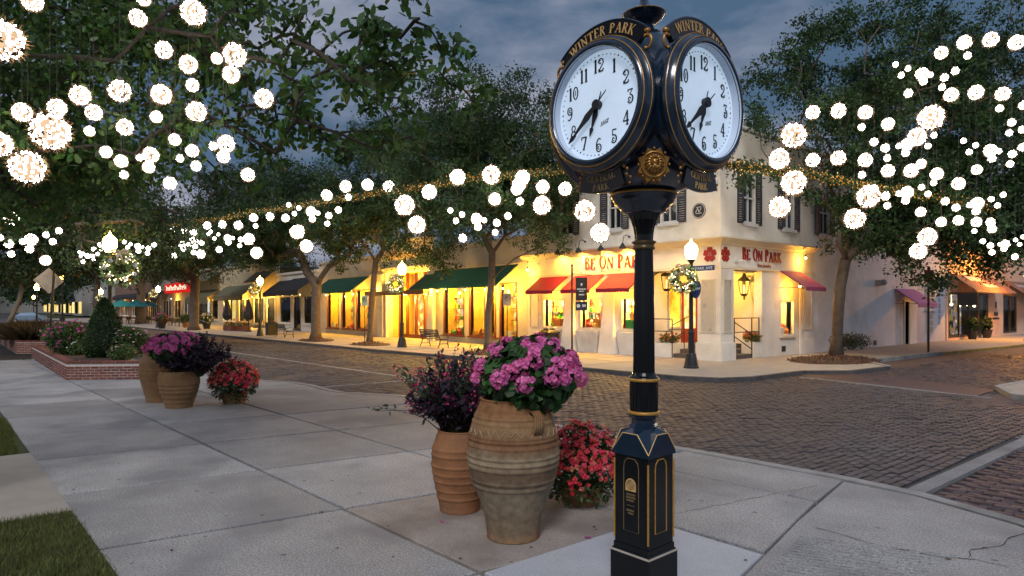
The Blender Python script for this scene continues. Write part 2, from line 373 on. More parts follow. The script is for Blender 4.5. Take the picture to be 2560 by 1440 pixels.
SOIL = mat('mulch_soil', (.075, .042, .028), .95, var=.4, scale=18, bump=.6, bscale=50)
GRASS = mat('grass_blade', (.115, .135, .030), .7, var=.3, scale=3, island=.5, trans=.3, hue=.03)
LAWNB = mat('lawn_soil', (.055, .062, .022), .95, var=.4, scale=12, bump=.5, bscale=60)
ROADZ = -.10

gr = MB(); gr.box(-700, 500, -400, 800, -.6, -.30); struct('ground', gr, LAWNB)
rd = MB(); rd.prism([(-420, -4), (-22, 1.0), (-22, 3.0), (-10, 3.0), (0, 2.0), (2.5, -40), (14, -40), (14, 60), (-9.0, 220), (-13.5, 220), (-13.5, 24), (-30, 19), (-420, 2)], -.32, ROADZ - .035)
road = struct('road', rd, ASPH)

# near pavement: the far edge (kerb) measured on the ground
EDGE = [(-60, 3.2), (-34, 4.4), (-26, 4.9), (-20.5, 5.3), (-18.9, 5.75), (-18.0, 6.2), (-17.2, 6.6), (-16.2, 6.72), (-15.2, 6.66), (-14.5, 6.72), (-13.8, 7.1), (-13.2, 7.45), (-12.4, 7.62), (-10, 7.66), (-7.2, 7.68), (-5.0, 7.85), (-3.4, 7.95), (-2.6, 7.90), (-1.6, 7.58), (-.6, 6.95), (.4, 5.9), (1.1, 4.4), (1.4, 2.0), (1.4, -12)]
def edge_pt(x):
    for a, b in zip(EDGE, EDGE[1:]):
        if a[0] <= x <= b[0] and b[0] > a[0]: return a[1] + (b[1] - a[1]) * (x - a[0]) / (b[0] - a[0])
    return 7.6
bed = MB(); bed.prism(EDGE + [(-60, -12)], -.30, -.05); struct('pavement_bed', bed, GAPM)
def off_edge(d):
    out = []
    for i, p in enumerate(EDGE):
        a = EDGE[max(i - 1, 0)]; b = EDGE[min(i + 1, len(EDGE) - 1)]
        t = Vector((b[0] - a[0], b[1] - a[1])).normalized(); out.append((p[0] + t.y * d, p[1] - t.x * d))
    return out
def arc_slice(pts, x0, x1, extra=()):
    """points of a left-to-right polyline between x0 and x1, ends interpolated"""
    def at(x):
        for a, b in zip(pts, pts[1:]):
            if min(a[0], b[0]) <= x <= max(a[0], b[0]) and a[0] != b[0]: return (x, a[1] + (b[1] - a[1]) * (x - a[0]) / (b[0] - a[0]))
        return (x, pts[-1][1])
    return [at(x0)] + [p for p in pts if x0 < p[0] < x1] + [at(x1)]
pave = struct('pavement', MB().prism([(-60, -3), (-60, .2), (-26, .2), (-26, -3)], -.10, -.0), CONC)
kin = off_edge(.18)
mat_k = KERB
kk = EDGE[2:]; ki = off_edge(.16)[2:]
kerbo = bpy.data.objects.new('kerb', None); COL.objects.link(kerbo); kerbo['kind'] = 'structure'
def kerb_run(line_out, line_in, z0, z1, m, name='kerb_stone', parent=None, maxlen=3.0):
    """kerb built of separate stones along two lines"""
    i = 0
    while i < len(line_out) - 1:
        j = i; l = 0
        while j < len(line_out) - 1 and l < maxlen:
            l += (Vector(line_out[j + 1]) - Vector(line_out[j])).length; j += 1
        mb = MB(); o = line_out[i:j + 1]; n = line_in[i:j + 1]
        mb.prism(list(o) + list(reversed(n)), z0, z1)
        part(name, mb, m, parent); i = j
def resample(a, b, step=2.6):
    A = []; B = []
    for i in range(len(a) - 1):
        l = (Vector(a[i + 1]) - Vector(a[i])).length; k = max(1, int(l / step))
        for q in range(k):
            t = q / k; A.append((a[i][0] + (a[i + 1][0] - a[i][0]) * t, a[i][1] + (a[i + 1][1] - a[i][1]) * t)); B.append((b[i][0] + (b[i + 1][0] - b[i][0]) * t, b[i][1] + (b[i + 1][1] - b[i][1]) * t))
    return A + [a[-1]], B + [b[-1]]
A_, B_ = resample(kk, ki); kerb_run(A_, B_, -.28, .004, KERB, parent=kerbo)

# slabs: rows between measured joints, columns 2.1 m apart
def J0(x): return .46 + (x + 12) * .048
def J1(x): return 2.93 + (x + 3.95) * .060
def J2(x): return 4.90 + (x + 3.95) * .062
def J3(x): return 6.66 + (x + 3.95) * .050 if x > -13 else 9.9
GP = .026
def slab(poly, m=CONC, name='slab', z=0.0, dz=0.0):
    c = Vector((sum(p[0] for p in poly) / len(poly), sum(p[1] for p in poly) / len(poly)))
    q = []
    for p in poly:
        v = Vector(p) - c; q.append(Vector(p) - v.normalized() * GP * 1.3)
    mb = MB(); n = len(q); b = .012
    lo = [(p.x, p.y, -.12) for p in q]; mid = [(p.x, p.y, z - b * .7) for p in q]
    tp = [(p.x - (p - c).normalized().x * b, p.y - (p - c).normalized().y * b, z) for p in q]
    mb.add(lo + mid + tp, [tuple(range(2 * n, 3 * n))] + [(i, (i + 1) % n, n + (i + 1) % n, n + i) for i in range(n)] + [(n + i, n + (i + 1) % n, 2 * n + (i + 1) % n, 2 * n + i) for i in range(n)])
    o = part(name, mb, m, pave); o.location.z = dz; return o
XS = [-3.95 - 2.1 * k for k in range(0, 14)]
sk = lambda x, y: x + .13 * (y - 2.9)
for k in range(len(XS) - 1):
    xr, xl = XS[k], XS[k + 1]
    def q(x, J): y = J(x); return (sk(x, y), y)
    dz = RN.uniform(-.003, .003)
    slab([q(xl, J0), q(xr, J0), q(xr, J1), q(xl, J1)], CONC, dz=dz)
    slab([q(xl, J1), q(xr, J1), q(xr, J2), q(xl, J2)], STAINC if k in (0, ) else CONC, dz=RN.uniform(-.003, .003))
    e1 = [p for p in arc_slice(kin, sk(xl, 7), sk(xr, 7))]
    if J3(xl) < 9 and J3(xr) < 9:
        slab([q(xl, J2), q(xr, J2), q(xr, J3), q(xl, J3)], CONC, dz=RN.uniform(-.003, .003))
        slab([q(xl, J3), q(xr, J3)] + list(reversed(e1)), CONC, dz=RN.uniform(-.003, .003))
    else:
        slab([q(xl, J2), q(xr, J2)] + list(reversed(e1)), CONC, dz=RN.uniform(-.003, .003))
# corner slabs round the clock
jl = lambda y: -2.45 - (y - 3.5) * .23
slab([(-3.95, J1(-3.95)), (-2.33, J1(-2.3)), (jl(3.1), 3.1), (jl(4.9), 4.95), (-3.93, 4.90)], PALEC)
slab([(-3.95, 4.90), (jl(4.95), 4.96), (jl(6.68), 6.70), (-3.6, 6.68), (-3.85, 4.95)][0:4] , CONC, dz=.0015)
e1 = arc_slice(kin, -3.6, -3.38)
slab([(sk(-3.95, 6.66), 6.66), (jl(6.68), 6.70), (-3.38, e1[-1][1])] + [(-3.55, e1[0][1])], CONC)
rampe = [p for p in kin if p[0] > -3.3]
slab([(-2.22, 2.5), (-1.9, .62), (.5, -2), (1.1, -2)] + list(reversed(rampe)) + [(-3.36, rampe[0][1]), (jl(6), 6.0), (jl(4.4), 4.4)], CONC, dz=.001)
slab([(-3.95, J0(-3.95)), (-1.95, .62), (-2.26, J1(-2.3)), (-3.95, J1(-3.95))], CONC)
# grooved ramp ribs and cracks
rib = MB(); dv = Vector((.88, .47)).normalized(); nv = Vector((-dv.y, dv.x))
for k in range(26):
    a = Vector((-2.62, 5.55)) - nv * .075 * k - dv * .02 * k * 0
    a = Vector((jl(a.y) + .14, a.y)); l = 1.15 - .25 * abs(math.sin(k * 1.7))
    b = a + dv * l; wv = nv * .016
    rib.prism([tuple(a - wv), tuple(b - wv), tuple(b + wv), tuple(a + wv)], -.002, .0075)
part('ramp_ribs', rib, CONC, pave)
def crack(pts, w=.006):
    pts = [Vector((p[0], p[1])) for p in pts]; mb = MB(); fine = []
    for a, b in zip(pts, pts[1:]):
        n = max(2, int((b - a).length / .07))
        for i in range(n):
            p = a.lerp(b, i / n); fine.append(p + Vector((RN.uniform(-.014, .014), RN.uniform(-.014, .014))))
    for a, b in zip(fine, fine[1:]):
        d = (b - a); n = Vector((-d.y, d.x)).normalized() * w * RN.uniform(.4, 1)
        mb.add([(a.x - n.x, a.y - n.y, .0052), (b.x - n.x, b.y - n.y, .0052), (b.x + n.x, b.y + n.y, .0052), (a.x + n.x, a.y + n.y, .0052)], [(0, 1, 2, 3)])
    part('crack', mb, GAPM, pave)
def gxy(*l): return [(G(x, y).x, G(x, y).y) for x, y in l]
crack(gxy((2040, 1320), (2200, 1365), (2340, 1392), (2440, 1400), (2560, 1425)))
crack(gxy((2425, 1395), (2430, 1375), (2500, 1365), (2530, 1345), (2580, 1330)))
crack([(-3.45, 7.3), (-3.72, 5.9), (-3.88, 5.1)], .004)
crack([(-9.9, .6), (-9.7, 1.4)], .003)

# lawn corner, path strip
lw = MB(); lw.prism([(-7.70, J0(-7.7) + .10), (-3.5, J0(-3.5) + .10), (-3.5, -6), (-7.9, -6)], -.12, -.012)
lw.prism([(-30, J0(-30) + .10), (-11.2, J0(-11.2) + .10), (-11.4, -6), (-30, -6)], -.12, -.012); struct('lawn', lw, LAWNB)
ps = MB(); ps.prism([(-11.17, J0(-11.2) + .06), (-7.73, J0(-7.7) + .06), (-7.93, -6), (-11.37, -6)], -.12, -.006); part('path_strip', ps, CONCW, pave)
def grass_blades(polys, n, h=.05):
    out = []
    for poly in polys:
        xs = [p[0] for p in poly]; ys = [p[1] for p in poly]
        P = np.stack([NR.uniform(min(xs), max(xs), n), NR.uniform(min(ys), max(ys), n)], 1); out.append(P)
    P = np.concatenate(out); P[:, 1] += 0; P = P[P[:, 1] < .46 + (P[:, 0] + 12) * .048 + .015 + NR.normal(0, .025, len(P))]; k = len(P); a = NR.uniform(0, 6.28, k); hh = h * NR.uniform(.5, 1.4, k); w = .004
    dx, dy = np.cos(a) * w, np.sin(a) * w; lx, ly = NR.normal(0, .022, k), NR.normal(0, .022, k)
    z0 = np.full(k, -.014)
    v = np.stack([np.stack([P[:, 0] - dx, P[:, 1] - dy, z0], 1), np.stack([P[:, 0] + dx, P[:, 1] + dy, z0], 1), np.stack([P[:, 0] + lx, P[:, 1] + ly, z0 + hh], 1)], 1).reshape(-1, 3)
    return np_mesh('grass', v, 3, [GRASS])
go = link('grass', grass_blades([[(-7.75, -1.2), (-3.6, J0(-3.6) + .05)], [(-15, -.9), (-11.2, J0(-13))]], 34000)); tag(go, 'short mown grass beside the concrete pavement', 'grass', kind='stuff')

# far pavement, kerb, side street
kfar = [(-150, 9.0), (-57.6, 13.55), (-29.6, 14.75), (-21.3, 15.45), (-13.2, 15.85), (-11.6, 15.95), (-10.6, 16.4), (-10.2, 17.4), (-10.15, 20.3), (-9.2, 21.5), (-9.05, 24.1), (-10.6, 25.9), (-10.35, 33.5), (-9.75, 44), (-9.0, 75), (-8.4, 110)]
fp = MB(); fp.prism(kfar + [(-60, 110), (-60, 30), (-150, 30)], -.30, -.001); farp = struct('far_pavement', fp, CONCW)
def offs(line, d):
    out = []
    for i, p in enumerate(line):
        a = line[max(i - 1, 0)]; b = line[min(i + 1, len(line) - 1)]
        t = Vector((b[0] - a[0], b[1] - a[1])).normalized(); out.append((p[0] + t.y * d, p[1] - t.x * d))
    return out
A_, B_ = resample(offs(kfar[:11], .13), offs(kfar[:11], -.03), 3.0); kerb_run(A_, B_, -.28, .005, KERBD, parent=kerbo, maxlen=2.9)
A_, B_ = resample(offs(kfar[10:13], .13), offs(kfar[10:13], -.05), 3.0); kerb_run(A_, B_, -.28, .03, KERB, parent=kerbo, maxlen=2.9)
A_, B_ = resample(offs(kfar[12:14], .13), offs(kfar[12:14], -.03), 3.0); kerb_run(A_, B_, -.28, .006, KERBY, parent=kerbo, maxlen=2.9)
A_, B_ = resample(offs(kfar[13:], .13), offs(kfar[13:], -.03), 3.0); kerb_run(A_, B_, -.28, .006, KERB, parent=kerbo, maxlen=2.9)
jn = MB()
for x in np.arange(-52, -14, 1.9): jn.box(x - .006, x + .006, 15.2 + (x + 14) * .035 + .3, 21.3, -.001, .003)
jn.box(-52, -13.9, 18.42, 18.432, .0, .0034)
part('scored_joints', jn, GAPM, farp)
isl = [(-4.9, 20.2), (-4.2, 18.6), (-2.6, 18.0), (4, 17.9), (4, 40), (-4.3, 40), (-4.6, 24)]
mb = MB(); mb.prism(isl, -.30, -.001); ip = struct('island_pavement', mb, CONCW)
A_, B_ = resample(offs(isl[::-1][0:1] + [], .1) if False else [(-4.4, 40), (-4.7, 24), (-5.02, 20.2), (-4.28, 18.5), (-2.6, 17.87), (4, 17.77)], [(-4.25, 40), (-4.55, 24), (-4.86, 20.22), (-4.18, 18.64), (-2.6, 18.03), (4, 17.93)], 2.6); kerb_run(A_, B_, -.28, .01, KERB, parent=kerbo)
ml = MB(); ml.prism([(-3.9, 21.5), (-2.2, 20.6), (2, 20.6), (2, 26), (-3.7, 26)], -.02, .05); struct('mulch_bed', ml, SOIL)

# ---- road bricks, laid across the street; crosswalk bricks lengthways
BL, BW_, BH = .215, .105, .06
def brick_ok(x, y):
    if x < 1.4 and y < edge_pt(x) - .12: return False
    for a, b in zip(kfar, kfar[1:]):
        if a[0] <= x <= b[0] and y > a[1] + (b[1] - a[1]) * (x - a[0]) / (b[0] - a[0]) + .05: return False
    if x < -10.2 and y > 17: return False
    if x > -4.8 and y > 17.9: return False
    px, py, d = pix((x, y, 0))
    return px is not None and -260 < px < 3300 and d < 40
def und(x, y): return .010 * (np.sin(x * 1.7 + np.sin(y * .9) * 1.3) * np.sin(y * 1.3 + x * .4) - .5) + .006 * np.sin(x * 4.1 + y * 2.3)   # worn, uneven bed
SETS = {'n': [], 'c': []}
def in_cross(x, y): return (x > -2.62 and y < 13.2) or (-16.2 < x < -12.9 and y < 10.0 and False)
for row, x in enumerate(np.arange(-44, 8, BW_ + .013)):
    o = (row % 2) * .5 * (BL + .013)
    for y in np.arange(4.0 + o, 36, BL + .013):
        if x > -2.98 and y < 13.1 and x < 4.7: continue
        if brick_ok(x, y): SETS['n'].append((x, y))
for row, y in enumerate(np.arange(4.5, 13.0, BW_ + .013)):
    o = (row % 2) * .5 * (BL + .013)
    for x in np.arange(-2.55 + o, 4.6, BL + .013):
        if brick_ok(x, y): SETS['c'].append((x, y))
def brick_mesh(lx, ly):
    mb = MB(); b = .008; z = 0
    lo = [(-lx / 2, -ly / 2), (lx / 2, -ly / 2), (lx / 2, ly / 2), (-lx / 2, ly / 2)]
    ti = [(-lx / 2 + b, -ly / 2 + b), (lx / 2 - b, -ly / 2 + b), (lx / 2 - b, ly / 2 - b), (-lx / 2 + b, ly / 2 - b)]
    mb.add([(x, y, -BH) for x, y in lo] + [(x, y, -.007) for x, y in lo] + [(x, y, 0) for x, y in ti],
           [(8, 9, 10, 11)] + [(i, (i + 1) % 4, 4 + (i + 1) % 4, 4 + i) for i in range(4)] + [(4 + i, 4 + (i + 1) % 4, 8 + (i + 1) % 4, 8 + i) for i in range(4)])
    return mb
for key, m, (lx, ly) in (('n', BRK, (BW_, BL)), ('c', BRKD, (BL, BW_))):
    pts = SETS[key]; pts.sort(key=lambda p: pix((p[0], p[1], 0))[2])
    tmpl = brick_mesh(lx, ly); near = pts[:230 if key == 'n' else 70]; rest = pts[len(near):]
    me = tmpl.mesh('brick', [m])
    for x, y in near:
        o = link('brick', me, road); o.location = (x + RN.uniform(-.004, .004), y + RN.uniform(-.004, .004), ROADZ + und(x, y) + RN.uniform(-.007, .005)); o.rotation_euler = (RN.uniform(-.03, .03), RN.uniform(-.045, .045), RN.uniform(-.03, .03))
    if rest:
        R = np.array(rest); k = len(R); V = np.array(tmpl.v)
        a = NR.uniform(-.035, .035, k); tx = NR.uniform(-.05, .05, k); ty = NR.uniform(-.04, .04, k)
        vx = V[None, :, 0] - V[None, :, 1] * a[:, None]; vy = V[None, :, 1] + V[None, :, 0] * a[:, None]
        vz = V[None, :, 2] + V[None, :, 0] * tx[:, None] + V[None, :, 1] * ty[:, None] + (NR.uniform(-.014, .006, k) + und(R[:, 0], R[:, 1]))[:, None]
        P = np.stack([vx + R[:, 0:1] + NR.uniform(-.005, .005, k)[:, None], vy + R[:, 1:2], vz + ROADZ], 2)
        fv = np.array([f for f in tmpl.f]); vv = P.reshape(-1, 3)
        idx = (fv[None] + (np.arange(k) * len(V))[:, None, None]).reshape(-1)
        me2 = bpy.data.meshes.new('bricks'); me2.vertices.add(len(vv)); me2.vertices.foreach_set('co', vv.astype(np.float32).ravel())
        nf = k * len(fv); me2.loops.add(nf * 4); me2.loops.foreach_set('vertex_index', idx.astype(np.int32))
        me2.polygons.add(nf); me2.polygons.foreach_set('loop_start', np.arange(0, nf * 4, 4, dtype=np.int32)); me2.polygons.foreach_set('loop_total', np.full(nf, 4, dtype=np.int32))
        me2.materials.append(m); me2.update(calc_edges=True)
        o = link('brick_paving', me2, road); o['kind'] = 'stuff'
# beyond the reach of single bricks the material carries the courses
def brick_mat():
    m = bpy.data.materials.new('far_brick_courses'); m.use_nodes = True; t = m.node_tree; p = t.nodes['Principled BSDF']; p.inputs['Roughness'].default_value = .8
    tcn = N(t, 'ShaderNodeTexCoord'); mp_ = N(t, 'ShaderNodeMapping'); mp_.inputs['Rotation'].default_value = (0, 0, math.pi / 2)
    b = N(t, 'ShaderNodeTexBrick'); b.inputs['Scale'].default_value = 1; b.inputs['Brick Width'].default_value = .22; b.inputs['Row Height'].default_value = .11; b.inputs['Mortar Size'].default_value = .006
    b.inputs['Color1'].default_value = (.13, .09, .08, 1); b.inputs['Color2'].default_value = (.08, .055, .05, 1); b.inputs['Mortar'].default_value = (.04, .035, .03, 1)
    t.links.new(tcn.outputs['Object'], mp_.inputs[0]); t.links.new(mp_.outputs[0], b.inputs['Vector']); t.links.new(b.outputs[0], p.inputs['Base Color'])
    return m
fb = MB(); fb.prism([(-150, 2), (-27, 3.4), (-20, 5.0), (-14.6, 6.2), (-14.6, 17.5), (-20, 16), (-57, 14), (-150, 9.4)], -.2, ROADZ - .022)
fb.prism([(-10.9, 17.2), (2.5, 13), (9, 13), (9, 60), (-8.2, 110), (-9.2, 75), (-10.9, 40)], -.2, ROADZ - .0225)
part('far_paving', fb, brick_mat(), road)
# concrete bands
BANDM = mat('band_concrete', (.24, .24, .245), .8, var=.2, scale=3, speck=.4, stain=((.13, .13, .135), 1.5, .5, .7))
def band(a, b, w, name='paving_band'):
    a = Vector(a); b = Vector(b); n = Vector((-(b - a).y, (b - a).x)).normalized() * w / 2
    L = (b - a).length; k = max(1, int(L / 2.4))
    for i in range(k):
        p, q_ = a.lerp(b, i / k), a.lerp(b, (i + 1) / k - .006 / L)
        mb = MB(); mb.prism([tuple(p - n), tuple(q_ - n), tuple(q_ + n), tuple(p + n)], -.2, ROADZ + .012); part(name, mb, BANDM, road)
band((-2.80, 7.6), (-2.76, 13.2), .19)
band((-2.9, 13.2), (8, 13.25), .30)
band((-60, 7.85), (-14.6, 10.05), .16)
band((-16.45, 6.5), (-16.4, 10.0), .14)
band((-9.6, 19.2), (-4.6, 18.2), .14)
# reddish crosswalk of the side street
cw = MB(); cw.prism([(-10.2, 20.2), (-9.4, 19.3), (-4.9, 18.35), (-5.0, 20.2), (-9.2, 21.6)], -.2, ROADZ + .006); part('crosswalk', cw, BRKD, road)

# ================================================================ STREET CLOCK
BLK = mat('black_enamel', (.004, .005, .007), .25, var=.2, scale=20, spec=.4, coat=.15)
BLKB = mat('blue_black_enamel', (.008, .021, .042), .2, var=.25, scale=5, spec=.6, coat=.5)
GOLD = mat('gold_paint', (.50, .255, .045), .4, metal=.25, var=.25, scale=30)
GOLDL = mat('gold_lettering', (.72, .44, .16), .5, metal=.1, var=.2, scale=40)
GOLDD = mat('dull_gold_lettering', (.22, .15, .07), .5, metal=.3, var=.2, scale=40)
IRON = mat('black_iron', (.016, .017, .019), .45, var=.3, scale=14, bump=.1, bscale=60)
CX, CYK = -2.858, 3.515
clock = thing('street_clock', 'tall black and gold four-faced street clock with WINTER PARK crests', 'clock', (CX, CYK, 0), math.radians(2.0))
def sq(h): return [(-h, -h), (h, -h), (h, h), (-h, h)]
def frustum(mb, h0, z0, h1, z1, mi=0):
    mb.hexa([(x, y, z0) for x, y in sq(h0)], [(x, y, z1) for x, y in sq(h1)], mi)
m_ = MB(); m_.box(-.160, .160, -.160, .160, 0, .350); frustum(m_, .160, .350, .150, .368); part('plinth', m_, BLK, clock)
m_ = MB()
for i in range(4):
    a, b = sq(.161)[i], sq(.161)[(i + 1) % 4]; m_.tube([(a[0], a[1], .354), (b[0], b[1], .354)], .0075, 6)
part('plinth_trim', m_, mat('worn_gold_trim', (.55, .47, .38), .4, metal=.3, var=.2), clock)
# shaft with four gables
hs = .1385; ze = 1.05; zt = 1.158; gw = .062
m_ = MB(); m_.box(-.145, .145, -.145, .145, .368, .405); m_.box(-hs, hs, -hs, hs, .405, ze)
part('shaft', m_, BLK, clock)
m_ = MB(); he = .152; ring = []
for i in range(4):
    a = Vector(sq(he)[i]); b = Vector(sq(he)[(i + 1) % 4]); d = (b - a).normalized(); c = (a + b) / 2
    ring += [(a.x, a.y, ze - .015), ((c - d * gw).x, (c - d * gw).y, zt), ((c + d * gw).x, (c + d * gw).y, zt)]
oc = [(.094 * math.cos(math.radians(a)), .094 * math.sin(math.radians(a)), 1.185) for a in (-135, -112.5, -67.5, -45, -22.5, 22.5, 45, 67.5, 112.5, 135, 157.5, 202.5)]
lo = [(p[0], p[1], ze - .04) for p in ring]
n = 12
m_.add(lo + ring + oc, [(i, (i + 1) % n, n + (i + 1) % n, n + i) for i in range(n)] + [(n + i, n + (i + 1) % n, 2 * n + (i + 1) % n, 2 * n + i) for i in range(n)] + [tuple(range(2 * n, 3 * n)), tuple(range(n - 1, -1, -1))])
part('gabled_cap', m_, BLKB, clock)
m_ = MB()
for i in range(0, 12, 3):
    m_.tube([ring[i], ring[i + 1]], .0035, 4); m_.tube([ring[i + 1], ring[i + 2]], .0035, 4); m_.tube([ring[i + 2], ring[(i + 3) % 12]], .0035, 4)
part('gable_trim', m_, GOLDL, clock)
# corner beads and arched panels
m_ = MB()
for x, y in sq(hs + .002): m_ = MB(); m_.tube([(x, y, .44), (x, y, .97)], .0068, 6); part('corner_bead', m_, GOLD, clock)
FR = [lambda u, z, w: (u, -w, z), lambda u, z, w: (w, u, z), lambda u, z, w: (-u, w, z), lambda u, z, w: (-w, -u, z)]   # -y, +x, +y, -x
FD = [lambda u, z, w, f=f: f(u, z, w + .04) for f in FR]      # dial planes
for i, fr in enumerate(FR):
    arch = [(-.062, .50), (-.062, .925), (-.055, .962), (-.03, .988), (.03, .988), (.055, .962), (.062, .925), (.062, .50)]
    fl = MB(); fl.tube([fr(u, z, hs + .001) for u, z in arch], .0046 if i else .0032, 5, closed=True); part('panel_trim', fl, GOLD if i else GOLDD, clock)  # first face takes a dimmer gold: its shade is put into the colour
    pn = MB(); pn.fprism(fr, [(u * .86, z if z < .6 else z - .012) for u, z in arch], hs - .002, hs + .003); part('panel', pn, BLK, clock)
fr = FR[0]
m_ = MB(); wp = hs + .003
m_.fprism(fr, [(-.043, .772), (.043, .772), (.043, .80)] + [(.043 * math.cos(math.radians(a)), .812 + .045 * math.sin(math.radians(a))) for a in range(0, 181, 20)] + [(-.043, .80)], wp, wp + .004)
seal = part('seal', m_, GOLDL, clock)
m_ = MB()
for r in (.031, .021, .009): m_.tube([fr(r * math.cos(t), .815 + r * math.sin(t), wp + .006) for t in np.linspace(0, 6.283, 17)[:-1]], .0024, 4, closed=True)
part('seal_rings', m_, GOLDD, seal)
m_ = MB()
for k, zz in enumerate((.742, .722, .702, .672, .635, .615)):
    wl = (.036, .038, .034, .030, .034, .022)[k]; x = -wl
    while x < wl - .004:
        l = RN.uniform(.006, .016); m_.fbox(fr, x, min(x + l, wl), zz, zz + (.013 if k != 3 else .005), wp, wp + .003); x += l + .004
part('plaque_lettering', m_, GOLDD, clock)
# octagonal collar, drum, column
m_ = MB(); m_.lathe([(.098, 1.18), (.098, 1.20), (.082, 1.212), (.080, 1.245), (.098, 1.255), (.098, 1.272), (.09, 1.275)], 8); part('collar', m_, BLKB, clock)
for z in (1.288, 1.512): m_ = MB(); m_.tube([(.098 * math.cos(t), .098 * math.sin(t), z) for t in np.linspace(0, 6.283, 33)[:-1]], .0125, 8, closed=True); part('gold_ring', m_, GOLD, clock, True)
m_ = MB(); m_.lathe([(.094, 1.272), (.099, 1.283), (.096, 1.30), (.096, 1.50), (.105, 1.515), (.100, 1.528), (.084, 1.54), (.076, 1.56)], 48, flute=(1.30, 1.495, .05)); part('drum', m_, BLK, clock)
m_ = MB(); m_.lathe([(.074, 1.555), (.071, 1.9), (.066, 2.2), (.061, 2.405)], 48, flute=(1.5, 2.5, .075)); part('column', m_, BLK, clock)
m_ = MB(); m_.lathe([(.070, 2.40), (.078, 2.41), (.070, 2.42), (.070, 2.438), (.084, 2.446), (.084, 2.452), (.068, 2.46)], 36); part('column_ring', m_, mat('dim_gold_ring', (.16, .10, .04), .35, metal=.4), clock, True)
m_ = MB(); m_.lathe([(.062, 2.455), (.064, 2.50), (.072, 2.55), (.088, 2.60), (.112, 2.640), (.118, 2.645)], 36, flute=(2.45, 2.62, .05)); part('capital', m_, BLK, clock)
m_ = MB(); m_.lathe([(.118, 2.643), (.150, 2.655), (.152, 2.672), (.172, 2.684), (.176, 2.700), (.200, 2.712), (.204, 2.728), (.214, 2.738), (.218, 2.756), (.226, 2.762), (.226, 2.776), (.215, 2.785)], 48); part('capital_mouldings', m_, BLKB, clock, True)
m_ = MB(); m_.tube([(.222 * math.cos(t), .222 * math.sin(t), 2.772) for t in np.linspace(0, 6.283, 41)[:-1]], .0095, 6, closed=True); part('gold_ring', m_, GOLD, clock, True)
# head: a rounded case between four drums
ZD = 3.292; RD = .345
def supersec(h, z, p=5.0, n=48, ph=0):
    o = []
    for i in range(n):
        t = 2 * math.pi * i / n; c, s = math.cos(t), math.sin(t)
        r = h / ((abs(c) ** p + abs(s) ** p) ** (1 / p)); o.append((r * c, r * s, z))
    return o
prof = [(.205, 2.785, 2.0), (.25, 2.80, 2.1), (.31, 2.84, 2.6), (.355, 2.90, 3.2), (.385, 2.98, 4), (.395, 3.1, 4.5), (.395, 3.45, 4.5), (.385, 3.56, 4), (.35, 3.66, 3.2), (.29, 3.75, 2.6), (.21, 3.82, 2.2), (.12, 3.865, 2), (.075, 3.90, 2), (.07, 3.92, 2)]
m_ = MB(); vs = []; n = 48
for h, z, p in prof: vs += supersec(h, z, p, n)
m_.add(vs, [(k * n + i, k * n + (i + 1) % n, (k + 1) * n + (i + 1) % n, (k + 1) * n + i) for k in range(len(prof) - 1) for i in range(n)] + [tuple(range(n - 1, -1, -1)), tuple(range((len(prof) - 1) * n, len(prof) * n))])
part('case', m_, BLKB, clock, True)
def ring_on(mb, fr, prof, n=56, mi=0, cz=ZD, ang=None):
    """profile (radius, outward) swept about the dial axis"""
    A = np.linspace(0, 2 * math.pi, n, endpoint=False) if ang is None else np.linspace(ang[0], ang[1], n)
    vs = [fr(r * math.cos(t), cz + r * math.sin(t), w) for r, w in prof for t in A]; k = len(A)
    fs = [(j * k + i, j * k + (i + 1) % k, (j + 1) * k + (i + 1) % k, (j + 1) * k + i) for j in range(len(prof) - 1) for i in range(k if ang is None else k - 1)]
    mb.add(vs, fs, mi)
DIAL = mat('lit_dial', (.55, .62, .72), .40, var=.16, scale=2.2)  # uneven backlight put into the colour as soft noise
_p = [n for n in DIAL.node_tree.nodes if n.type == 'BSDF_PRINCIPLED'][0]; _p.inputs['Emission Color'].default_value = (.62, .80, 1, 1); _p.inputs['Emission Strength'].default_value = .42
DIALR = mat('dial_rim', (.62, .70, .82), .5, var=.05)
INK = mat('dial_black', (.008, .009, .014), .5, var=.1)
BRONZ = mat('antique_gold', (.44, .22, .055), .36, metal=.6, var=.4, scale=40)
